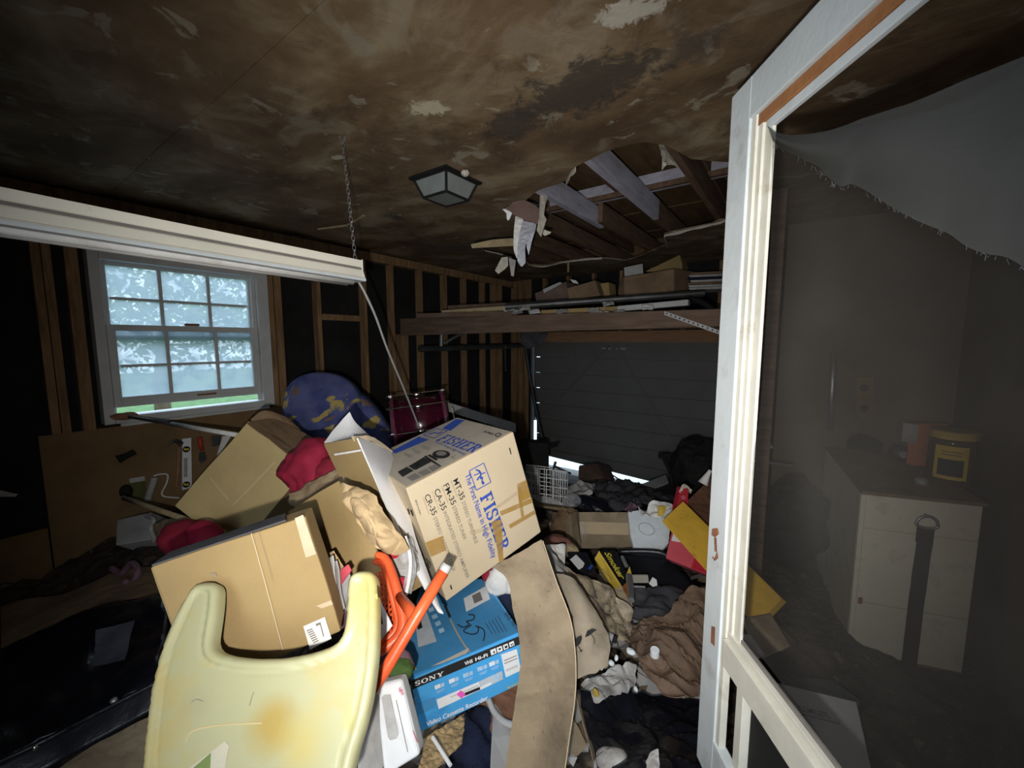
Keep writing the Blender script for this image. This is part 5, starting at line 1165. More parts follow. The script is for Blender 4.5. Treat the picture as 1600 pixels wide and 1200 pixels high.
single('crumpled_wrapper', patch(G([[(997, 793, 3.0), (1010, 800, 2.98), (1018, 782, 3.0), (1050, 786, 3.0)], [(1003, 806, 2.92), (1018, 806, 2.90), (1035, 800, 2.92), (1055, 800, 2.95)], [(1012, 807, 2.9), (1024, 808, 2.88), (1040, 808, 2.9), (1056, 806, 2.92)]]), 18, 12, 0.03, 16, 4, thick=0.002), PAPER, 'crumpled white and yellow wrapper on the top edge of the foam lid', 'wrapper')
single('yellow_wrapper', patch(G([[(1028, 790, 2.9), (1042, 791, 2.9)], [(1028, 806, 2.86), (1036, 806, 2.86)]]), 6, 6, 0.015, 16, 7, thick=0.002), YELLOWP, 'yellow scrap of wrapper on the foam lid edge', 'wrapper')
single('brown_scrap', patch(G([[(972, 795, 3.2), (984, 782, 3.2)], [(985, 800, 3.1), (996, 790, 3.1)]]), 8, 6, 0.03, 14, 7, thick=0.002), PURPLE, 'brown crumpled scrap above left corner of the foam lid', 'scrap')

# yellow plank, red boxes, brown box
single('yellow_plank', hexa([P(1034, 814, 2.45), P(1067, 783, 2.62), P(1222, 935, 2.05), P(1180, 978, 1.9)], Vector((0.02, 0.03, -0.03)), 0.003), YELLOW, 'yellow painted board slanting down behind the white door frame', 'board')
t = thing('pink_box', P(1075, 860, 2.5), 'flat pink and red box under the yellow board', 'box')
q = [P(1050, 828, 2.62), P(1120, 838, 2.5), P(1122, 905, 2.3), P(1040, 872, 2.46)]
obj('body', hexa(q, Vector((.02, .06, -.05)), 0.003), PINK, t)
pp = Plane(q[0], (q[1] - q[0]).cross(q[3] - q[0])); pp.N = pp.N if pp.N.dot(CAM - q[0]) > 0 else -pp.N
decals(pp, [[(1049, 845), (1052, 834), (1064, 848)]], INK_WHITE, t, 'white_corner', 0.002); decals(pp, [[(1085, 872), (1100, 860), (1106, 898), (1080, 888)]], REDPACK, t, 'red_print', 0.002)
t = thing('red_packet', P(1066, 775, 2.9), 'upright red packet with torn top behind the yellow board', 'packet')
q = [P(1063, 763, 2.9), P(1076, 764, 2.86), P(1075, 800, 2.75), P(1055, 800, 2.78)]
obj('body', hexa(q, FW * .06, .004), REDPACK, t); obj('emblem', disc(P(1067, 777, 2.80), -FW, 0.018, 0.01, 12), PINK, t)
obj('torn_top', patch(G([[(1060, 768, 2.88), (1068, 756, 2.9), (1082, 766, 2.9)], [(1062, 770, 2.88), (1072, 766, 2.88), (1080, 772, 2.88)]]), 8, 4, 0.02, 20, 2, thick=0.002), GYPSUM, t)
single('brown_veneer_box', hexa([P(1071, 785, 2.85), P(1112, 745, 3.1), P(1150, 790, 2.9), P(1110, 832, 2.6)], Vector((0.03, 0.08, -0.25)), 0.004), BROWNGRAIN, 'dark brown veneered board behind the yellow one, by door frame', 'board')
single('plastic_bottle', tube([P(1098, 756, 2.9), P(1104, 745, 2.9), P(1108, 738, 2.9), P(1110, 735, 2.9)], [0.035, 0.022, 0.014, 0.014], 12), PAPER, 'pale plastic bottle tip above the dark veneered board', 'bottle', smooth=True)
t = thing('black_bin', P(1020, 895, 2.6), 'shiny black plastic bin lying under the foam lid', 'bin')
obj('body', hexa([P(958, 858, 2.85), P(1046, 864, 2.75), P(1095, 925, 2.35), P(975, 935, 2.35)], Vector((0, .1, -.2)), 0.05, 4), BLACK, t, smooth=False)
obj('rim', tube(curve_pts([P(965, 862, 2.8), P(1000, 861, 2.76), P(1030, 863, 2.72), P(1046, 870, 2.7)], 14), 0.018, 8), BLACK, t, smooth=True)
t = thing('metal_latch', P(1000, 905, 2.3), 'pale metal door latch plate resting on the black bin', 'latch')
obj('plate', hexa([P(985, 899, 2.34), P(1013, 899, 2.34), P(1014, 911, 2.28), P(986, 911, 2.28)], FW * .012, .003), mat('dull_zinc', (.42, .40, .34), .6), t)
obj('tab', prism([P(1014, 912, 2.27), P(1020, 902, 2.3), P(1026, 906, 2.28), P(1027, 915, 2.25), P(1020, 917, 2.25)], FW * .004), PAPER, t)
obj('bar', tube([P(984, 916, 2.25), P(1008, 917, 2.25)], 0.006, 8), STEEL, t)
single('yellow_tag', prism([P(984, 885, 2.36), P(987, 898, 2.3), P(979, 897, 2.3)], FW * .003), YELLOWP, 'small yellow triangular tag on the black bin', 'tag')
single('grey_blanket', patch(G([[(970, 925, 2.4), (1010, 915, 2.4), (1070, 925, 2.35)], [(980, 950, 2.25), (1020, 945, 2.2), (1070, 950, 2.2)], [(985, 972, 2.1), (1020, 972, 2.05), (1065, 965, 2.1)]]), 20, 16, 0.04, 8, 5, soft=True, thick=0.004), GREYCLOTH, 'dark grey blanket between black bin and brown paper sack', 'blanket', smooth=True)
single('brown_sack', patch(G([[(960, 970, 2.1), (990, 972, 2.05), (1045, 950, 2.05), (1075, 925, 2.1), (1130, 935, 2.1)], [(975, 1000, 1.98), (1010, 1000, 1.92), (1050, 985, 1.92), (1085, 975, 1.95), (1130, 980, 1.95)], [(995, 1030, 1.86), (1025, 1030, 1.80), (1060, 1020, 1.8), (1095, 1020, 1.84), (1130, 1030, 1.85)], [(1010, 1060, 1.74), (1038, 1068, 1.68), (1070, 1062, 1.68), (1100, 1060, 1.72), (1130, 1065, 1.75)], [(1030, 1078, 1.66), (1055, 1098, 1.6), (1075, 1098, 1.6), (1100, 1090, 1.64), (1130, 1090, 1.66)]]), 40, 34, 0.07, 5.5, 8, soft=True, thick=0.003), KRAFT_DARK, 'large crumpled brown paper sack in front of the white door frame', 'sack')
single('brown_sack', patch(G([[(915, 945, 2.1), (945, 955, 2.08), (975, 965, 2.08)], [(938, 975, 1.98), (960, 985, 1.95), (985, 992, 1.96)]]), 14, 10, 0.03, 10, 3, thick=0.002), KRAFT_DARK, 'small brown paper scrap left of the large brown sack', 'paper')
t = thing('bottle_cap', P(1023, 1019, 1.75), 'white bottle cap lying on the brown paper sack', 'cap')
cp = P(1023, 1024, 1.765); obj('skirt', tube([cp, cp + Vector((0, 0, .026)) + (CAM - cp).normalized() * .006], 0.019, 20), INK_WHITE, t); obj('top', disc(cp + Vector((0, 0, .027)) + (CAM - cp).normalized() * .006, (CAM - cp).normalized() * .3 + UPZ, 0.017, 0.002, 20), FOAM, t)
fo = [((985, 1018), .022), ((971, 1069), .030), ((993, 1077), .018), ((955, 1036), .016), ((940, 1042), .014), ((963, 1028), .014), ((985, 1042), .010), ((950, 1018), .012)]
flab = ['small foam scrap at left edge of the brown sack, level with the bottle cap', 'largest white foam scrap, below the brown sack corner', 'foam scrap on the black sack, just right of the largest', 'foam crumb beside the lower edge of umbrella panel', 'leftmost foam crumb on the umbrella panel', 'foam crumb just below the grey metal tube', 'tiniest foam crumb on the left fold of brown sack', 'foam crumb left of the grey metal tube']
for k, (c, r_) in enumerate(fo): single('foam_scrap', lump(P(*c, 1.78 - .0012 * (c[1] - 1018)), (r_, r_ * .8, r_ * .6), (k, k * 2, k), 0.35, 30, k, sub=2, soft=False), FOAM, flab[k], 'foam', 'white foam scraps')
t = thing('tape_tube', P(953, 996, 1.85), 'small grey metal tube with black end beside the umbrella panel', 'tube')
obj('body', tube([P(944, 990, 1.8), P(958, 997, 1.78)], 0.016, 12), GREYWHITE, t, smooth=True); obj('end', tube([P(957.5, 996.7, 1.782), P(964, 1000, 1.775)], 0.0165, 12), BLACK_MATT, t, smooth=True)
single('grey_rubble', patch(G([[(905, 1068, 1.66), (930, 1052, 1.68), (960, 1040, 1.72), (995, 1035, 1.76)], [(915, 1085, 1.6), (940, 1075, 1.6), (970, 1068, 1.64), (995, 1060, 1.7)], [(935, 1098, 1.54), (945, 1088, 1.55), (965, 1080, 1.6), (985, 1080, 1.64)]]), 20, 14, 0.03, 18, 3, thick=0.002, edge=.02), PAPER_GREY, 'grey torn plaster sheet at the bottom of umbrella panel', 'plaster')
single('leaf_scrap', lump(P(931, 1082, 1.56), (.014, .008, .026), (.3, 0, 0), .3, 30, 3, sub=2), GOLDEN, 'dull yellow scrap on the grey torn plaster', 'scrap')
single('black_sack', patch(G([[(905, 1075, 1.62), (960, 1085, 1.66), (1020, 1080, 1.74), (1110, 1090, 1.78)], [(912, 1120, 1.48), (965, 1130, 1.52), (1030, 1125, 1.56), (1110, 1130, 1.6)], [(930, 1175, 1.34), (980, 1175, 1.34), (1035, 1165, 1.38), (1110, 1170, 1.42)], [(940, 1240, 1.18), (990, 1240, 1.16), (1035, 1240, 1.18), (1110, 1240, 1.22)]]), 40, 34, 0.05, 8, 8, thick=0.002), BLACK_BAG, 'black plastic rubbish sack at the bottom, in front of the door frame', 'sack')
single('newspaper_ball', lump(P(960, 1200, 1.3), (.07, .05, .05), (.3, 0, 0), .5, 12, 3, soft=False), PAPER_GREY, 'crumpled grey newspaper at bottom edge beside black sack', 'newspaper')
single('white_wrapper', patch(G([[(1016, 1172, 1.3), (1028, 1168, 1.3)], [(1006, 1190, 1.24), (1030, 1192, 1.24)], [(996, 1215, 1.18), (1032, 1215, 1.18)]]), 8, 10, 0.012, 18, 3, thick=0.002), WHITE, 'bright white wrapper on the black sack at bottom edge', 'wrapper')

# ------------------------------------------------------------------ far side, towards the garage door
def basket():
    t = thing('wire_basket', P(855, 760, 3.9), 'white wire basket lying on a board before the garage door', 'basket')
    o = P(843, 784, 3.55)
    a = (P(886, 790, 3.5) - o); b = (P(822, 772, 4.0) - o) * 1.0; c = UPZ * 0.30
    L_ = a * 1.0
    def gr(o_, u_, v_, nu_, nv_, nm):
        for i in range(nu_ + 1): obj('wire', tube([o_ + u_ * (i / nu_), o_ + u_ * (i / nu_) + v_], 0.0045, 5), WHITE, t)
        for j in range(nv_ + 1): obj('wire', tube([o_ + v_ * (j / nv_), o_ + v_ * (j / nv_) + u_], 0.0045, 5), WHITE, t)
    gr(o, a, c, 4, 4, 'f'); gr(o + b, a, c, 4, 4, 'b'); gr(o, b, c, 8, 4, 'l'); gr(o + a, b, c, 8, 4, 'r'); gr(o, a, b, 4, 8, 'bot')
basket()
single('basket_board', hexa([P(826, 780, 4.1), P(890, 790, 3.6), P(886, 795, 3.35), P(822, 787, 3.8)], Vector((0, 0, -.02)), .003), LATH, 'pale edged board under the white wire basket', 'board')
t = thing('bicycle', P(850, 760, 4.3), 'bicycle half buried before the garage door, chrome handlebar with black grips', 'bicycle')
obj('handlebar', tube(curve_pts([P(822, 722, 4.3), P(838, 714, 4.3), P(850, 702, 4.35), P(860, 698, 4.4), P(872, 695, 4.45)], 20), 0.012, 8), CHROME, t, smooth=True)
obj('grip', tube([P(856, 699, 4.39), P(872, 695, 4.46)], 0.019, 10), BLACK_MATT, t); obj('grip', tube([P(812, 726, 4.3), P(832, 717, 4.3)], 0.019, 10), BLACK_MATT, t)
obj('frame_tube', tube([P(868, 722, 4.4), P(862, 742, 4.3), P(872, 760, 4.2)], 0.016, 8), STEEL, t)
obj('fork', tube([P(866, 728, 4.4), P(880, 735, 4.4), P(892, 740, 4.4)], 0.012, 8), CHROME, t)
t = thing('dark_handlebar', P(1040, 730, 4.4), 'dark handlebar grip leaning near the right side of garage door', 'handlebar')
obj('grip', tube([P(1030, 712, 4.4), P(1046, 712, 4.4)], 0.03, 10), BLACK_MATT, t); obj('stem', tube([P(1036, 714, 4.4), P(1046, 735, 4.3), P(1050, 760, 4.2)], 0.02, 8), BLACK_MATT, t)
single('brown_bucket', hexa([P(903, 726, 4.5), P(934, 723, 4.55), P(944, 748, 4.4), P(902, 752, 4.35)], Vector((.05, .25, -.1)), .03), mat('sack_brown', (.07, .045, .035), .9, .3, 6), 'dark brown crumpled sack in front of the bright gap under garage door', 'sack')
single('newspaper', patch(G([[(884, 762, 3.9), (905, 752, 4.0), (925, 758, 4.0)], [(888, 778, 3.7), (908, 772, 3.7), (928, 766, 3.8)]]), 14, 8, 0.05, 10, 3, thick=.002), PAPER_GREY, 'crumpled newspaper right of the white wire basket', 'newspaper')
single('newspaper', hexa([P(900, 776, 3.6), P(922, 764, 3.7), P(926, 768, 3.65), P(905, 780, 3.55)], Vector((0, 0, -.02))), PAPER, 'folded pale paper just right of the white wire basket', 'paper')
single('clear_bag', lump(P(893, 782, 3.45), (.09, .06, .06), (0, 0, .3), .45, 10, 4, soft=False), CLEARP, 'clear plastic bag at right front corner of wire basket', 'bag')
single('black_bag', lump(P(922, 790, 3.5), (.20, .12, .08), (0, .2, .5), .35, 7, 5, soft=False), BLACK_BAG, 'glossy dark bag behind the taped carton', 'bag')
single('grey_tarp', patch(G([[(930, 758, 4.4), (965, 758, 4.5), (1005, 760, 4.5), (1060, 768, 4.3)], [(930, 780, 3.9), (975, 765, 4.0), (1020, 775, 4.0), (1062, 790, 3.8)], [(945, 808, 3.4), (985, 795, 3.5), (1025, 798, 3.4), (1058, 805, 3.4)]]), 26, 20, .10, 5, 3, soft=True, thick=.004), GREYCLOTH, 'dark grey tarpaulin heaped between foam lid and garage door', 'tarpaulin', smooth=True)
single('grey_slab', hexa([P(998, 758, 4.3), P(1040, 742, 4.5), P(1044, 752, 4.3), P(1004, 770, 4.1)], Vector((0, .02, -.03))), GREYWHITE, 'grey flat panel on top of the tarpaulin', 'panel')
single('black_board', hexa([P(1010, 768, 4.0), P(1055, 760, 4.0), P(1056, 788, 3.8), P(1012, 786, 3.8)], FW * .05, .01), BLACK, 'black upright board behind the crumpled wrapper', 'board')
single('black_cabinet', hexa([P(806, 690, 4.2), P(858, 692, 4.3), P(858, 770, 4.1), P(806, 770, 4.0)], FW * .25, .02), BLACK_MATT, 'black chest behind the bicycle handlebar', 'chest')
single('black_barrel', lump(P(1095, 735, 4.2), (.3, .3, .35), (0, 0, 0), .2, 4, 7), BLACK_MATT, 'large black bundle at right of the garage door', 'bundle')
single('white_shelf_board', hexa([P(690, 626, 3.9), P(806, 662, 4.1), P(806, 676, 4.05), P(690, 640, 3.85)], HD * .04, .004), GREYWHITE, 'long grey white board leaning along the stud wall behind the drum', 'board')
single('white_stick', tube([P(706, 637, 3.6), P(710, 655, 3.5)], .008, 6), PAPER, 'short white stick behind stereo carton upper corner', 'stick')

# ------------------------------------------------------------------ by the left wall
def cushion(name, px, depth, label):
    c = [P(a, b, d) for a, b, d in px]
    O_ = sum(c, Vector()) / len(c); Nn = (c[len(c) // 3] - c[0]).cross(c[2 * len(c) // 3] - c[0]).normalized()
    Nn = Nn if Nn.dot(CAM - O_) > 0 else -Nn
    loop = curve_pts(c + c[:1], 48)[:-1]
    bm = BM(); prof = [(1, -.03), (1.02, 0), (1.0, .03), (.96, .05), (.85, .065), (.6, .075), (.3, .08), (.05, .082)]
    rings = [[bm.verts.new(O_ + (p - O_) * k + Nn * (z + 0.012 * noise.noise(p * 5))) for p in loop] for k, z in prof]
    for a, b in zip(rings, rings[1:]):
        for i in range(len(loop)): bm.faces.new((a[i], a[(i + 1) % len(loop)], b[(i + 1) % len(loop)], b[i]))
    bm.faces.new(rings[-1]); bm.faces.new(rings[0][::-1])
    t = thing(name, c[len(c) // 2], label, 'cushion', 'blue patterned cushions')
    obj('cover', bm, CUSHION, t, smooth=True)
    obj('piping', tube([O_ + (p - O_) * 1.02 for p in loop] + [O_ + (loop[0] - O_) * 1.02], .012, 8), NAVY, t)
cushion('patterned_cushion', [(445, 640, 3.1), (450, 612, 3.15), (470, 592, 3.2), (497, 585, 3.25), (528, 588, 3.25), (552, 603, 3.2), (566, 628, 3.15), (566, 660, 3.05), (545, 700, 2.95), (500, 705, 2.9), (460, 690, 2.95)], 3.1, 'round cushion in blue and gold pattern leaning beside the window')
cushion('patterned_cushion', [(540, 640, 3.2), (552, 612, 3.25), (575, 625, 3.2), (596, 650, 3.15), (610, 680, 3.1), (606, 720, 2.95), (560, 720, 2.95)], 3.1, 'darker blue patterned cushion behind the round one, towards the drum')
def drum():
    A = P(617, 668, 3.1); B = P(702, 655, 3.12)
    ax = (P(690, 628, 3.1) - P(608, 640, 3.12)); c = P(668, 690, 3.3); L_ = 0.42; axn = ax.normalized()
    c = P(657, 664, 3.32); R_ = 0.235
    t = thing('drum', c - UPZ * R_, 'dark red drum with chrome hoops lying on its side behind the stereo carton', 'drum')
    vw = (CAM - c).normalized(); axn = (axn - vw * axn.dot(vw)).normalized()
    a = c - axn * L_ / 2; b = c + axn * L_ / 2
    obj('shell', tube([a, b], R_, 48), DRUMRED, t, smooth=True)
    obj('drum_head', disc(b, axn, R_ * .97, .006, 40), PAPER_GREY, t); obj('drum_head', disc(a, -axn, R_ * .97, .006, 40), PAPER_GREY, t)
    view = (CAM - c); view = (view - axn * view.dot(axn)).normalized(); sd = axn.cross(view)
    for e in (a + axn * .012, b - axn * .012):
        obj('hoop', tube([e + (view * math.cos(k * math.pi / 20) + sd * math.sin(k * math.pi / 20)) * (R_ + .012) for k in range(41)], .016, 8), DRUMHOOP, t)
    for k in range(8):
        an = k * math.pi / 4 + .18; dr = view * math.cos(an) + sd * math.sin(an)
        rod = obj('tension_rod', tube([a - axn * .03 + dr * (R_ + .03), b + axn * .03 + dr * (R_ + .03)], .005, 8), CHROME, t)
        obj('lug', lump(c + dr * (R_ + .02), (.045, .02, .02), axn.to_track_quat('X', 'Z').to_euler(), .0, 1, 1, 3), CHROME, t, smooth=True)
        for e, s in ((a, -1), (b, 1)): obj('claw', hexa([e + axn * s * .015 + dr * (R_ + .04) + v_ for v_ in (dr.cross(axn) * .012, -dr.cross(axn) * .012, -dr.cross(axn) * .012 - axn * s * .03, dr.cross(axn) * .012 - axn * s * .03)], -dr * .02, .003), CHROME, t)
drum()
t = thing('broom_handle', P(270, 805, 2.3), 'bare wooden handle pointing left from behind the plain tan carton', 'handle')
obj('stick', tube([P(193, 778, 2.55), P(230, 791, 2.4), P(350, 832, 2.0)], .014, 12), LATH, t, smooth=True); obj('rounded_end', lump(P(193, 778, 2.55), (.015, .015, .015), sub=2, amp=0), LATH, t, smooth=True)
t = thing('paint_roller_pole', PX(200, 655, -3.8), 'long roller pole reaching from the window sill to the olive carton', 'pole')
e0 = PX(196, 650, -3.80); e1 = P(372, 680, 2.4)
obj('pole', tube([e0, e0.lerp(e1, .45)], .012, 10), STEEL_DK, t, smooth=True); obj('sleeve', tube([e0.lerp(e1, .45), e1], .014, 10), PAPER, t, smooth=True)
obj('brush', lump(e0, (.05, .07, .025), (0, 0, .2), .25, 20, 3, 3), RUST, t)
# tools hung on the plywood under the window
XT = -3.835
def tp(px, py, x=XT): return PX(px, py, x)
t = thing('hammer', tp(277, 720), 'rusty claw hammer hanging on plywood left of the spirit level', 'hammer')
obj('handle', tube([tp(280, 698), tp(279, 730), tp(276, 760)], .013, 8), WOOD_ORANGE, t); obj('head', tube(curve_pts([tp(258, 700), tp(266, 692), tp(275, 689), tp(284, 694)], 10), [.004 + .0014 * k for k in range(11)], 8), STEEL_DK, t)
t = thing('spirit_level', tp(290, 725), 'white spirit level with round vials hanging on plywood under the window', 'level')
q = [tp(285, 686), tp(299, 684), tp(300, 762), tp(285, 766)]
obj('body', hexa(q, (-0.02, 0, 0), .002), WHITE, t)
for c_ in ((291, 702), (291, 757)):
    v = obj('vial', disc(tp(*c_, XT + .0005), (1, 0, 0), .024, .004, 18), BLACK_MATT, t); obj('bubble', hexa([tp(c_[0] - 4, c_[1] - 1.5, XT + .006), tp(c_[0] + 4, c_[1] - 1.5, XT + .006), tp(c_[0] + 4, c_[1] + 1.5, XT + .006), tp(c_[0] - 4, c_[1] + 1.5, XT + .006)], (.002, 0, 0)), YELLOWP, v)
obj('slot', hexa([tp(287, 716, XT + .001), tp(293, 715, XT + .001), tp(293, 745, XT + .001), tp(287, 746, XT + .001)], (.001, 0, 0)), PAPER_GREY, t)
t = thing('scraper', tp(315, 700), 'red handled scraper hanging right of the spirit level', 'scraper')
obj('handle', tube([tp(312, 683), tp(313, 695), tp(316, 704)], [.016, .017, .012], 10), REDHANDLE, t, smooth=True); obj('blade', prism([tp(312, 707), tp(320, 706), tp(323, 718), tp(315, 724), tp(311, 720)], (-.008, 0, 0)), STEEL_DK, t)
t = thing('wire_brush', tp(340, 690), 'grey wire brush hanging beneath the roller pole', 'brush')
obj('head', hexa([tp(331, 682), tp(345, 680), tp(344, 695), tp(333, 698)], (-.02, 0, 0), .004), STEEL_DK, t)
t = thing('white_bracket', tp(352, 695), 'white folded sheet hanging at right end of the tool row', 'sheet')
obj('sheet', prism([tp(348, 682), tp(362, 680), tp(345, 708), tp(339, 712)], (-.01, 0, 0)), PAPER, t)
t = thing('roller_frame', tp(250, 760), 'bent white wire roller frame hanging on the plywood, lower left', 'roller')
obj('wire', tube(curve_pts([tp(240, 744), tp(250, 741), tp(262, 742), tp(260, 756), tp(253, 770), tp(258, 776), tp(280, 778)], 24), .006, 6), PAPER, t); obj('grip', tube([tp(242, 746), tp(230, 782)], .022, 10), GREYWHITE, t)
t = thing('seed_packet', tp(215, 762), 'small olive packet with white header on the plywood, left of the roller frame', 'packet')
obj('pouch', hexa([tp(203, 755), tp(227, 751), tp(228, 776), tp(205, 780)], (-.02, 0, 0), .003), mat('olive_card', (.09, .095, .03), .8, .3, 9), t); obj('header', hexa([tp(202, 748), tp(226, 744), tp(227, 751), tp(203, 755)], (-.012, 0, 0)), PAPER_GREY, t)
single('dark_clamp', tube([tp(184, 718), tp(198, 712), tp(210, 706)], [.03, .02, .022], 8), BLACK_MATT, 'dark clamp fixed on the plywood below the left end of window', 'clamp')
single('black_ball', lump(tp(197, 768), (.03, .035, .05), amp=.1), BLACK_MATT, 'black round knob behind the small olive packet', 'knob')
single('storage_bin', hexa([P(182, 812, 2.7), P(236, 800, 2.75), P(238, 842, 2.55), P(180, 852, 2.5)], Vector((-.1, .2, -.2)), .01), GREYWHITE, 'dim grey plastic bin in the corner below the roller frame', 'bin')
single('white_cable', tube(curve_pts([P(228, 806, 2.6), P(240, 812, 2.5), P(236, 826, 2.5), P(242, 845, 2.45)], 16), .012, 8), PAPER_GREY, 'looped white cable hanging beside the dim grey bin', 'cable')
single('pale_cloth', patch(G([[(240, 820, 2.5), (275, 812, 2.5), (310, 815, 2.4)], [(245, 850, 2.3), (275, 845, 2.25), (300, 845, 2.2)]]), 14, 10, .04, 8, 4, soft=True, thick=.003), TANCLOTH, 'faded tan cloth behind the dark red bundle', 'cloth', smooth=True)
single('grey_hose', tube(curve_pts([P(175, 888, 2.3), P(190, 896, 2.25), P(205, 880, 2.25), P(216, 892, 2.2), P(205, 915, 2.15), P(195, 908, 2.15)], 26), .016, 8), PURPLE, 'grey pink twisted cloth cord lying above the black case', 'cord')
single('cardboard_sheet', patch(G([[(0, 945, 2.2), (90, 925, 2.25), (190, 890, 2.3), (262, 880, 2.3)], [(0, 1015, 1.85), (90, 985, 1.9), (180, 940, 1.95), (250, 925, 2.0)]]), 20, 12, .03, 5, 4, thick=.005), CARD_DARK, 'dim brown cardboard sheet behind the black case', 'cardboard')
single('cardboard_sheet', patch(G([[(60, 1225, 1.05), (140, 1165, 1.16), (235, 1120, 1.22)], [(90, 1300, .95), (170, 1250, 1.02), (250, 1200, 1.1)]]), 12, 8, .02, 7, 6, thick=.005), CARD_DIRT, 'brown cardboard sheet under the front of the black case', 'cardboard')
t = thing('black_case', P(110, 1100, 1.4), 'large black vinyl case at lower left, beside the cream tray', 'case')
obj('lid', patch(G([[(-60, 1040, 1.7), (60, 990, 1.8), (170, 945, 1.85), (262, 925, 1.85)], [(-60, 1110, 1.42), (60, 1060, 1.52), (170, 1010, 1.58), (262, 980, 1.6)], [(-60, 1215, 1.08), (60, 1160, 1.18), (160, 1108, 1.25), (250, 1062, 1.32)]]), 26, 20, .025, 6, 4, soft=True, thick=.01), BLACK_BAG, t, smooth=True)
obj('front', patch(G([[(-60, 1218, 1.075), (60, 1163, 1.175), (160, 1111, 1.245), (250, 1065, 1.315)], [(-60, 1290, 1.04), (60, 1210, 1.14), (160, 1155, 1.21), (250, 1105, 1.28)]]), 20, 6, .008, 8, 5, soft=True, thick=.008), BLACK, t, smooth=True)
obj('piping', tube(curve_pts([P(-60, 1217, 1.07), P(60, 1162, 1.17), P(160, 1110, 1.24), P(250, 1064, 1.31)], 16), .007, 8), BLACK, t, smooth=True)
obj('rivet', lump(P(55, 1166, 1.165), (.010, .010, .007), sub=2, amp=0), CHROME, t, smooth=True); obj('rivet', lump(P(178, 1094, 1.25), (.010, .010, .007), sub=2, amp=0), STEEL, t, smooth=True)
single('grey_sheet', patch(G([[(150, 985, 1.52), (210, 968, 1.56)], [(145, 1040, 1.42), (195, 1030, 1.45)]]), 8, 8, .012, 9, 3, thick=.002), mat('dark_film', (.05, .055, .075), .4, .3, 9), 'smoky plastic film lying on the black case', 'film')
single('white_scrap', patch([[PX(0, 766, -3.6), PX(28, 772, -3.6)], [PX(0, 776, -3.6), PX(24, 776, -3.6)]], 5, 4, .01, 10, 3, thick=.002), PAPER_GREY, 'small pale scrap hanging on black wall at left edge', 'scrap')

# ------------------------------------------------------------------ shop light, chain, cord
t = thing('shop_light', P(300, 360, 1.5), 'long cream fluorescent shop light hung by a chain in front of the window', 'light')
E1 = P(566, 407, 1.90); E0 = P(-140, 263, 0.93)
dirL = (Vector((E0.x, E0.y, 0)) - Vector((E1.x, E1.y, 0))); LL = dirL.length; ux = dirL.normalized(); vx = ux.cross(UPZ).normalized()
if vx.dot(CAM - E1) < 0: vx = -vx
sl = UPZ * ((E0.z - E1.z))
def lp(s_, v, z): return E1 + ux * (s_ * LL) + sl * s_ + vx * v + UPZ * z
prof = [(0.0, 0.0), (0.0, -0.030), (-0.004, -0.033), (-0.004, -0.044), (0.0, -0.047), (0.012, -0.078), (0.018, -0.082), (0.018, -0.096), (-0.12, -0.096), (-0.12, -0.05), (-0.10, 0.0)]
def loft_prof(pf, s0, s1):
    bm = BM(); a = [bm.verts.new(lp(s0, *p)) for p in pf]; b = [bm.verts.new(lp(s1, *p)) for p in pf]
    for i in range(len(pf)): bm.faces.new((a[i], a[(i + 1) % len(pf)], b[(i + 1) % len(pf)], b[i]))
    bm.faces.new(a); bm.faces.new(b[::-1]); return bm
obj('housing', loft_prof(prof, 0.004, 1), LAMPW, t)
obj('groove', loft_prof([(-0.0035, -0.0335), (-0.002, -0.0335), (-0.002, -0.0435), (-0.0035, -0.0435)], 0.004, 1), GROOVE, t)
obj('reflector_lip', loft_prof([(0.019, -0.084), (0.024, -0.086), (0.024, -0.098), (-0.124, -0.098), (-0.124, -0.0965), (0.019, -0.0965)], 0, 1), FRAMEW, t)
obj('end_cap', loft_prof([(0.003, 0.003), (0.003, -0.047), (0.016, -0.08), (0.022, -0.098), (-0.12, -0.098), (-0.12, 0.0)], -0.001, 0.003), LAMPW, t)
for v in (-0.03, -0.075): obj('tube_lamp', tube([lp(0.03, v, -0.100), lp(0.98, v, -0.100)], 0.016, 10), PAPER, t, smooth=True)
t = thing('light_chain', P(538, 300, 1.9), 'thin steel chain from the ceiling hook down to the shop light', 'chain')
ct = PZ(535, 217, H - 0.01); cb = E1 + ux * 0.03 + vx * -0.01 + UPZ * 0.0
nL = 26
for k in range(nL):
    c = ct.lerp(cb, (k + .5) / nL); hl_ = (ct - cb).length / nL * .66; dz = (ct - cb).normalized(); sdv = (RT if k % 2 else HD)
    obj('chain_link', tube([c + dz * hl_ * math.cos(a) + sdv * .007 * math.sin(a) for a in [2 * math.pi * i / 10 for i in range(11)]], .0013, 4), STEEL, t)
obj('hook', tube(curve_pts([ct + UPZ * .02 + RT * -.01, ct + RT * -.012, ct + UPZ * -.02, ct + RT * .012, ct + UPZ * .02 + RT * .014], 14), .003, 6), STEEL, t)
single('power_cord', tube(curve_pts([lp(0.02, -.05, -.10), P(560, 440, 1.95), P(585, 490, 2.1), P(605, 545, 2.3), P(630, 605, 2.6), P(655, 668, 2.95)], 30), .006, 6), GREYWHITE, 'slack grey cord hanging from the shop light down to the drum', 'cord')
single('ceiling_rod', tube([PZ(497, 358, H - .03), PZ(542, 352, H - .03), PZ(568, 337, H - .04)], .008, 6), LATH, 'thin stick caught against the ceiling beside the chain', 'stick')

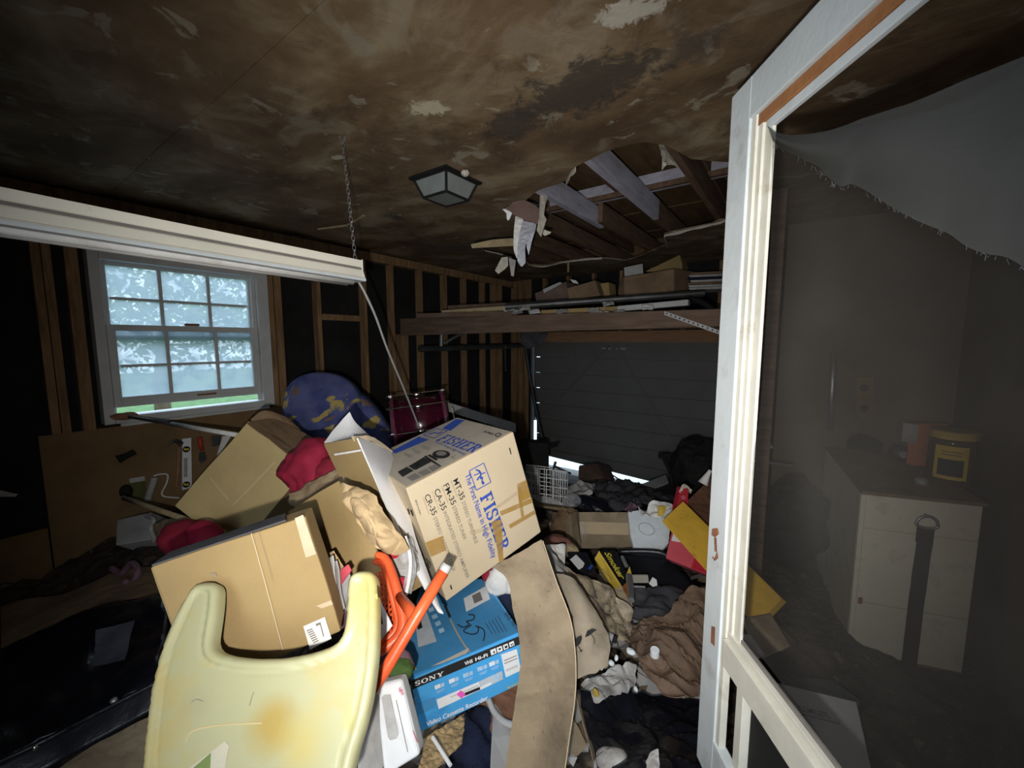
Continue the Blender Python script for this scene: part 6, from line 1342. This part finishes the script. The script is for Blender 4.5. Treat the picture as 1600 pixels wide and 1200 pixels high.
# ------------------------------------------------------------------ ceiling lantern
t = thing('ceiling_lantern', (-1.82, 1.86, H), 'square flush ceiling lantern with black frame and frosted panes', 'lamp')
cx, cy, r0, r1, zt_, zb_ = -1.82, 1.865, 0.145, 0.095, H - 0.012, H - 0.115
def lq(r_, z): return [Vector((cx - r_, cy - r_, z)), Vector((cx + r_, cy - r_, z)), Vector((cx + r_, cy + r_, z)), Vector((cx - r_, cy + r_, z))]
obj('canopy', hexa(lq(r0 + .012, zt_ + .012), lq(r0 + .012, zt_ - .004), .002), BLACK_MATT, t)
T_, B_ = lq(r0 - .012, zt_ - .004), lq(r1, zb_)
for k in range(4):
    a, b, c, d = T_[k], T_[(k + 1) % 4], B_[(k + 1) % 4], B_[k]
    obj('pane', hexa([a, b, c, d], ((a + b) / 2 - Vector((cx, cy, (a.z)))).normalized() * -.004), FROST, t)
    obj('bar', tube([a, d], .009, 6), BLACK_MATT, t); obj('bar', tube([d, c], .009, 6), BLACK_MATT, t); obj('bar', tube([a, b], .008, 6), BLACK_MATT, t)
obj('pane', hexa(B_, (0, 0, .004)), FROST, t)
single('plaster_crumb', lump(PZ(727, 270, H - .07), (.022, .018, .016), amp=.3, sc=30, sub=3), GYPSUM, 'yellowish plaster crumb stuck on the right edge of the lantern', 'plaster')

# ------------------------------------------------------------------ torn stuff hanging from the hole
t = thing('hanging_board', PZ(820, 330, H - .05), 'torn brown board with shredded grey paper hanging from ceiling hole', 'board')
def e5(x, y): return (720 + x / 7.5, 280 + y / 7.5)
obj('board', prism([P(*e5(x, y), d) for x, y, d in ((490, 355, 2.62), (560, 315, 2.66), (610, 265, 2.70), (740, 240, 2.74), (870, 300, 2.74), (930, 360, 2.74), (905, 520, 2.66), (760, 480, 2.64), (640, 425, 2.63))], FW * .012), HANGBROWN, t)
obj('paper_strip', patch(G([[(*e5(640, 430), 2.62), (*e5(690, 445), 2.62), (*e5(730, 480), 2.62)], [(*e5(620, 640), 2.58), (*e5(650, 650), 2.58), (*e5(690, 640), 2.58)], [(*e5(620, 820), 2.55), (*e5(645, 850), 2.55), (*e5(668, 830), 2.55)], [(*e5(650, 915), 2.54), (*e5(660, 925), 2.54), (*e5(668, 915), 2.54)]]), 8, 20, .012, 20, 3, thick=.002), PAPER, t)
obj('paper_strip', patch(G([[(*e5(725, 480), 2.62), (*e5(800, 500), 2.6), (*e5(885, 525), 2.62)], [(*e5(690, 640), 2.56), (*e5(760, 640), 2.55), (*e5(860, 640), 2.57)], [(*e5(668, 780), 2.53), (*e5(715, 790), 2.52), (*e5(760, 770), 2.53)], [(*e5(662, 940), 2.50), (*e5(710, 1000), 2.49), (*e5(758, 960), 2.5)], [(*e5(690, 1005), 2.49), (*e5(712, 1015), 2.49), (*e5(740, 1000), 2.49)]]), 10, 24, .014, 18, 5, thick=.002), HANGPAPER, t)
obj('paper_strip', prism([P(*e5(x, y), 2.56) for x, y in ((770, 640), (862, 630), (835, 720), (795, 890), (770, 790))], FW * .002), HANGPAPER, t)
obj('paper_strip', prism([P(*e5(x, y), 2.62) for x, y in ((487, 350), (520, 350), (590, 385), (600, 400), (570, 470), (550, 485), (538, 460), (535, 400))], FW * .003), INK_WHITE, t)
obj('paper_strip', prism([P(*e5(x, y), d) for x, y, d in ((930, 150, 2.78), (950, 130, 2.80), (1020, 210, 2.78), (990, 300, 2.72), (975, 420, 2.68), (1005, 470, 2.66), (940, 675, 2.60), (890, 600, 2.62), (915, 460, 2.66))], FW * .006), GYPSUM, t)
obj('splinter', prism([P(*e5(x, y), 2.66) for x, y in ((975, 590), (1060, 620), (1040, 640), (985, 660), (960, 640))], FW * .01), GYPSUM, t)
single('broken_lath', hexa([P(*e5(118, 762), 2.95), P(*e5(360, 710), 3.0), P(*e5(620, 690), 3.1), P(*e5(625, 735), 3.1)], (P(*e5(140, 840), 2.95) - P(*e5(118, 762), 2.95)) * .6), LATH, 'broken pale wooden lath sticking out below the hanging torn board', 'lath')
obj('hanging_flap', prism([P(*e5(x, y), 3.35) for x, y in ((480, 915), (550, 910), (555, 1010), (520, 1050), (440, 1110), (400, 1070))], FW * .01), GYPSUM, ceil_root)
obj('hanging_flap', prism([P(*e5(x, y), 3.4) for x, y in ((560, 920), (645, 950), (620, 1140), (590, 1130))], FW * .01), PAPER_GREY, ceil_root)
obj('hanging_stick', tube([PZ(888, 407, H), PZ(888, 407, H) - UPZ * .14], .012, 6), LATH, ceil_root)

# ------------------------------------------------------------------ on the loft
def loft_box(px, d, dep, m, label, cat='carton', vec=None, name='loft_carton', bev=.006):
    q = [P(a, b, d) for a, b in px]
    return single(name, hexa(q, (Vector((0, 1, 0)) * dep if vec is None else vec), bev), m, label, cat, 'things stored on the loft')
t = thing('loft_carton', P(1013, 463, 4.0), 'big brown carton with folded edge on the loft', 'carton', 'things stored on the loft')
q = [P(974, 433, 4.05), P(1053, 420, 4.0), P(1053, 457, 4.05), P(976, 463, 4.1)]
obj('body', hexa(q, Vector((.1, .4, .02)), .008), CARD_DARK, t)
obj('flap', patch([[P(969, 440, 4.15), P(975, 432, 4.04)], [P(966, 460, 4.2), P(976, 462, 4.09)]], 4, 4, .005, 9, 2, thick=.004), CARD_DARK, t)
single('white_card', hexa([P(975, 418, 4.15), P(1004, 412, 4.13), P(1005, 427, 4.1), P(976, 432, 4.12)], Vector((0, .01, 0))), GREYWHITE, 'small white card standing on the big loft carton', 'card')
loft_box([(1008, 424), (1062, 398), (1066, 412), (1066, 430)], 4.6, .3, CARD, 'tan carton behind the big brown loft carton')
loft_box([(886, 450), (930, 438), (938, 462), (890, 470)], 4.3, .35, CARD_DARK, 'brown carton tipped at an angle left on the loft')
loft_box([(836, 458), (884, 440), (892, 468), (838, 474)], 4.6, .3, mat('loft_brown', (.15, .10, .085), .85, .3, 5), 'dark brown flattened carton at left end of the loft')
loft_box([(938, 443), (951, 441), (953, 462), (940, 464)], 4.4, .2, CARD, 'narrow tan carton next to the tipped brown one on the loft')
loft_box([(848, 452), (875, 440), (878, 443), (850, 458)], 4.5, .03, GREYWHITE, 'pale sheet lying over the dark flattened carton on the loft', 'sheet', name='loft_sheet')
loft_box([(890, 436), (900, 438), (904, 444), (895, 442)], 4.6, .02, WHITE, 'white paper corner behind the tipped loft carton', 'paper', name='loft_sheet')
random.seed(9)
for k in range(7):
    y = 452 - k * 4.0; j = random.uniform(-3, 3)
    loft_box([(1076 + j, y - 2), (1165, y - 6), (1165, y - 2.6), (1078 + j, y + 1.2)], 3.9 + .03 * k, .3, [PAPER_GREY, GREYWHITE, CARD_DARK, PAPER_GREY, NAVY, PAPER_GREY, CARD_DARK][k], ['grey newspaper bundle, lowest in the stack by the door frame', 'pale magazine second from bottom of the loft stack', 'brown folder in the middle of the loft paper stack', 'grey newspaper above brown folder in the loft stack', 'navy binder in the loft paper stack', 'grey newspaper near top of the loft paper stack', 'brown envelope on top of the loft paper stack'][k], 'paper', name='loft_paper', bev=.001)
for k, (a, b, d, m, l) in enumerate([((700, 480), (1000, 466), 4.7, WOOD_X, 'long rough board lying behind the pipe on the loft'), ((790, 480), (1100, 458), 3.9, STEEL_DK, 'long dark pipe lying across the front of loft cartons'), ((690, 488), (830, 478), 4.4, LATH, 'short pale board at the left end of the loft'), ((650, 493), (800, 489), 4.2, WOOD_X, 'brown lumber length over the beam at left'), ((845, 488), (965, 482), 3.95, CARD, 'tan wooden strip near the middle of the loft'), ((965, 482), (1075, 472), 3.55, GREYWHITE, 'pale wooden strip right of middle on the loft')]):
    A_, B_2 = P(*a, d), P(*b, d - .3)
    if k == 1: single('pipe', tube([A_, B_2], .03, 10), m, l, 'pipe', 'lengths laid along the loft')
    else: single('lumber', hexa([A_ + UPZ * .02, B_2 + UPZ * .02, B_2 - UPZ * .025, A_ - UPZ * .025], Vector((0, .07, 0))), m, l, 'board', 'lengths laid along the loft')
random.seed(4)
slab = [w_ + ' paper scrap along the front of loft, counting from the left' for w_ in ('leftmost', 'second', 'third', 'fourth', 'fifth', 'sixth', 'seventh')] + ['paper scrap along loft front, third from the right', 'paper scrap raised above the others along the loft front', 'rightmost paper scrap along the front of loft']
for k, (a, b) in enumerate([(785, 482), (798, 487), (810, 481), (825, 486), (868, 486), (918, 485), (934, 489), (958, 487), (941, 474), (1002, 480)]):
    single('paper_scrap', patch([[PY(a, b - 2, 3.26), PY(a + 17, b - 4, 3.26)], [PY(a + 2, b + 4, 3.19), PY(a + 19, b + 2, 3.19)]], 4, 3, .02, 15, k, thick=.002), [PAPER, GREYWHITE, PAPER_GREY][k % 3], slab[k], 'paper', 'paper scraps on the loft')
single('steel_angle', hexa([PY(1070, 462, 3.5), PY(1100, 470, 3.4), PY(1118, 482, 3.3), PY(1108, 484, 3.3)], Vector((0, .03, 0))), BLACK_MATT, 'dark steel bracket at right end of the loft beside door frame', 'bracket')
single('hanging_cloth', patch(G([[(812, 516, 5.2), (835, 515, 5.2), (860, 517, 5.2)], [(815, 538, 5.1), (828, 545, 5.1), (848, 535, 5.1)]]), 10, 8, .04, 6, 2, soft=True, thick=.004), GREYCLOTH, 'grey rag hanging at the upper left corner of garage door', 'rag', smooth=True)

# ------------------------------------------------------------------ seen through the screen door
ZC = 1.2
c0, c1 = PZ(1350, 767, ZC), PZ(1540, 786, ZC)
c3 = PZ(1283, 690, ZC); c3 = c0 + (c3 - c0) * min(1, (4.20 - max(c0.y, c1.y)) / (c3.y - c0.y)); c2 = c3 + (c1 - c0)
t = thing('cream_cabinet', (c0 + c2) / 2 - UPZ * ZC, 'old cream enamel cabinet standing behind the screen door, strap hanging before it', 'cabinet')
obj('body', hexa([c0 + Vector((.004, .012, -.02)), c1 + Vector((-.004, .012, -.02)), c2 + UPZ * -.02, c3 + UPZ * -.02], UPZ * -(ZC - .10), .006), CREAMMETAL, t)
obj('top', hexa([c0 + Vector((-.01, -.01, 0)), c1 + Vector((.01, -.01, 0)), c2, c3], UPZ * -.019, .004), CARD_DARK, t, label='grimy dark top board')
fx = (c1 - c0).normalized(); fn = fx.cross(UPZ)
fn = fn if fn.dot(CAM - c0) > 0 else -fn
cw = (c1 - c0).length
def cq(a0, a1, z0, z1, n0, n1, bev=.003):
    return hexa([c0 + fx * a0 * cw + fn * n1 + UPZ * (z1 - ZC), c0 + fx * a1 * cw + fn * n1 + UPZ * (z1 - ZC), c0 + fx * a1 * cw + fn * n0 + UPZ * (z1 - ZC), c0 + fx * a0 * cw + fn * n0 + UPZ * (z1 - ZC)], UPZ * (z0 - z1), bev)
zs = [(0.22, 0.53), (0.535, 0.98), (0.985, ZC - .022)]
for z0, z1 in zs: obj('front_panel', cq(.03, .985, z0, z1, -.012, .0), CREAMMETAL, t)
obj('corner_strip', cq(-.02, .025, .16, ZC - .022, -.02, .004), CREAMMETAL, t)
obj('rust_patch', cq(.04, .08, .52, .56, .0005, .002, 0), RUST, t)
obj('rust_patch', cq(.55, .59, .26, .285, .0005, .002, 0), RUST, t)
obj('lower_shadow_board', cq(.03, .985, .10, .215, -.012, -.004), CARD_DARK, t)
t = thing('hanging_strap', c0 + fx * cw * .55 + UPZ * -ZC, 'long black webbing strap with a metal ring hanging down the cream cabinet', 'strap')
kd = fn * .03
s0 = onplane(c0 + fn * .02, fn, 1446, 832); s1 = onplane(c0 + fn * .02, fn, 1424, 1000); s2 = onplane(c0 + fn * .02, fn, 1404, 1190)
hw = fx * .034
obj('webbing', patch([[s0 - hw, s0 + hw], [s1 - hw, s1 + hw], [s2 - hw, s2 + hw]], 4, 20, .004, 7, 3, soft=True, thick=.004), BLACK_MATT, t)
obj('buckle_loop', hexa([s0 - hw * 1.08 + UPZ * .03 + fn * .004, s0 + hw * 1.08 + UPZ * .03 + fn * .004, s0 + hw * 1.08 - UPZ * .06 + fn * .004, s0 - hw * 1.08 - UPZ * .06 + fn * .004], fn * -.012, .003), mat('leather', (.035, .025, .02), .7), t)
rc = s0 + UPZ * .045
obj('ring', tube([rc + fn * .006 + fx * .046 * math.cos(a) + UPZ * (.05 * math.sin(a) if math.sin(a) > 0 else .018 * math.sin(a)) for a in [2 * math.pi * k / 28 for k in range(29)]], .008, 8), STEEL, t, smooth=True)
obj('nail', tube([rc + UPZ * .05, rc + UPZ * .05 - fn * .03], .006, 6), RUST, t)
# on the cabinet top
def onz(px, py): return PZ(px, py, ZC)
jb = onz(1482, 752); jr = .105
t = thing('yellow_jar', jb, 'large brown glass jar with yellow lid band and label on the cabinet top', 'jar')
hj = .30
obj('glass', tube(curve_pts([jb, jb + UPZ * .012, jb + UPZ * hj * .7, jb + UPZ * hj * .86, jb + UPZ * hj * .92], 20), [jr * .92] + [jr] * 14 + [jr * .97, jr * .93, jr * .88, jr * .85, jr * .84, jr * .84], 28), AMBER, t, smooth=True)
obj('lid', tube([jb + UPZ * hj * .90, jb + UPZ * hj * .905, jb + UPZ * hj * 1.05, jb + UPZ * hj * 1.06], [jr * .9, jr, jr, jr * .9], 28), GOLDEN, t, smooth=False)
vj = (CAM - jb); vj.z = 0; vj.normalize(); sj = vj.cross(UPZ)
def jarc(a0, a1, z0, z1, rr, n=10):
    bm = BM(); A_ = []
    for k in range(n + 1):
        an = a0 + (a1 - a0) * k / n; d_ = vj * math.cos(an) + sj * math.sin(an)
        A_.append((bm.verts.new(jb + d_ * rr + UPZ * z0), bm.verts.new(jb + d_ * rr + UPZ * z1)))
    for a, b in zip(A_, A_[1:]): bm.faces.new((a[0], b[0], b[1], a[1]))
    return bm
obj('label', jarc(-.7, .7, .035, hj * .78, jr + .001), YELLOWP, t); obj('label_panel', jarc(-.52, .52, .055, hj * .52, jr + .002), INK_BLACK, t)
for z in (hj * .6, hj * .66): obj('label_print', jarc(-.4, .4, z, z + .006, jr + .002), CARD_DARK, t)
ob = onz(1440, 728)
t = thing('orange_box', ob, 'orange and white carton standing behind the brown glass jar', 'carton')
e_ = sj * -1
obj('body', hexa([ob + RT * -.05 + UPZ * .29, ob + RT * .15 + UPZ * .29, ob + RT * .15 + HD * .06 + UPZ * .29, ob + RT * -.05 + HD * .06 + UPZ * .29], UPZ * -.29, .003), mat('orange_card', (.62, .20, .08), .6, .1, 8), t)
obj('white_side', hexa([ob + RT * -.10 + UPZ * .29, ob + RT * -.052 + UPZ * .29, ob + RT * -.052 + HD * .06 + UPZ * .29, ob + RT * -.10 + HD * .06 + UPZ * .29], UPZ * -.13, .003), GREYWHITE, t)
rb = onz(1402, 718)
t = thing('tape_roll', rb, 'grey roll lying beside the orange and white carton', 'roll')
obj('roll', tube([rb + UPZ * .05 + RT * -.01 - HD * .05, rb + UPZ * .05 + RT * .02 + HD * .03], .05, 20), STEEL_DK, t, smooth=True); obj('core', disc(rb + UPZ * .05 + RT * -.012 - HD * .052, -HD, .025, .004, 16), GREYWHITE, t)
single('dark_clutter', lump(onz(1348, 700) + UPZ * .03, (.10, .12, .06), amp=.4, sc=9, seed=4), BLACK_MATT, 'dark rag bundle at the back of the cabinet top', 'rag')
gl = onz(1440, 757); single('glass_lump', lump(gl + UPZ * .02, (.03, .03, .025), amp=.2, sc=20, sub=3), FROST, 'small frosted glass piece before the brown jar', 'glass', smooth=True)
single('metal_pipe', tube([PY(1297, 672, 4.2), PY(1300, 610, 4.2), PY(1303, 550, 4.2)], .022, 10), STEEL, 'bright vertical metal pipe on wall behind the cabinet', 'pipe', smooth=True)
t = thing('wall_socket', PY(1350, 625, 4.24), 'brown wall socket plate above the cabinet top', 'socket')
obj('plate', hexa([PY(1338, 590, 4.235), PY(1366, 588, 4.235), PY(1366, 655, 4.235), PY(1338, 656, 4.235)], (0, .012, 0), .004), CARD_DARK, t)
for y in (606, 638): obj('outlet', disc(PY(1350, y, 4.233), (0, -1, 0), .028, .004, 16), GREYCLOTH, t)
# low things behind the door
t = thing('white_carton', P(1280, 1130, 1.55), 'white printed carton on the floor behind the screen door, below the cabinet', 'carton')
q = [P(1195, 1062, 1.75), P(1338, 1096, 1.75), P(1375, 1260, 1.35), P(1270, 1290, 1.2)]
obj('body', hexa(q, Vector((.05, .1, -.25)), .005), WHITE, t)
pc = Plane(q[0], (q[1] - q[0]).cross(q[3] - q[0])); pc.N = pc.N if pc.N.dot(CAM - q[0]) > 0 else -pc.N
lettering(pc, 'COMPLETE', (1251, 1112), (1298, 1124), (1253, 1105), INK_GREY, t, bold=.01, lift=.003); stroke(pc, [(1252, 1117), (1312, 1132)], 1, INK_BLACK, t, 'print', .003)
for y in (1124, 1132, 1140): stroke(pc, [(1262, y), (1285, y + 6)], 1.2, INK_PALE, t, 'print', .003)
single('blue_grey_sheet', hexa([P(1240, 1058, 1.9), P(1300, 1062, 1.95), P(1345, 1095, 1.8), P(1258, 1075, 1.78)], Vector((0, .05, -.1))), mat('slate', (.11, .125, .17), .7, .2, 8), 'slate blue sheet between white printed carton and cabinet foot', 'sheet')
single('tan_board', hexa([P(1158, 968, 1.9), P(1205, 960, 1.95), P(1235, 1010, 1.8), P(1190, 1030, 1.75)], FW * .01), CARD_DIRT, 'tan cardboard piece just behind lower door stile', 'cardboard')
single('tan_board', hexa([P(1215, 975, 2.0), P(1240, 1000, 1.95), P(1222, 1018, 1.85), P(1205, 990, 1.9)], FW * .01), KRAFT_DARK, 'brown cardboard piece right of the tan one behind the screen', 'cardboard')
single('white_paper_strip', hexa([P(1158, 992, 1.72), P(1172, 992, 1.74), P(1195, 1022, 1.66), P(1185, 1030, 1.62)], FW * .004), PAPER, 'white paper strip behind the corner of the middle door rail', 'paper')
t = thing('bent_pipe', P(1210, 690, 3.0), 'bent steel tube frame leaning behind the door screen', 'frame')
obj('bent_tube', tube(curve_pts([P(1176, 668, 3.0), P(1190, 666, 3.0), P(1198, 676, 3.0), P(1205, 700, 3.0)], 14), .012, 8), STEEL, t); obj('cross_tube', tube([P(1180, 720, 2.95), P(1238, 728, 2.95)], .011, 8), STEEL, t)
single('dark_heap_sack', lump(P(1232, 815, 2.9), (.22, .22, .30), amp=.25, sc=4, seed=8), BLACK_MATT, 'large dark sack between door stile and cabinet, behind the screen', 'sack')

random.seed(21)
bm = BM(); bm2 = BM()
for k in range(420):
    px = random.uniform(860, 1110); py = random.uniform(770, 1190)
    if k % 4 == 0: px = random.uniform(560, 860); py = random.uniform(1040, 1195)
    kk = ray(px, py); d = 0.8
    while d < 6:
        q = CAM + kk * d
        if q.z < heap_z(q.x, q.y) + 0.03: break
        d += 0.02
    if d >= 6: continue
    a_ = random.uniform(0, 6.28); L_ = random.uniform(.02, .07); W_ = L_ * random.uniform(.3, .9)
    u_ = Vector((math.cos(a_), math.sin(a_), random.uniform(-.5, .5))); v_ = Vector((-math.sin(a_), math.cos(a_), random.uniform(-.5, .5)))
    q = q + UPZ * random.uniform(.0, .03)
    t_ = bm if k % 3 else bm2
    c_ = [t_.verts.new(q + u_ * x * L_ + v_ * y * W_ + UPZ * random.uniform(-.008, .012)) for x, y in ((-1, -1), (0, -1.1), (1, -.8), (1, .9), (.1, 1), (-.9, 1))]
    t_.faces.new((c_[0], c_[1], c_[4], c_[5])); t_.faces.new((c_[1], c_[2], c_[3], c_[4]))
single('paper_litter', bm, PAPER_GREY, 'torn grey paper bits strewn all over the rubbish', 'litter', kind='stuff')
single('cardboard_litter', bm2, CARD_DIRT, 'torn brown cardboard bits strewn all over the rubbish', 'litter', kind='stuff')
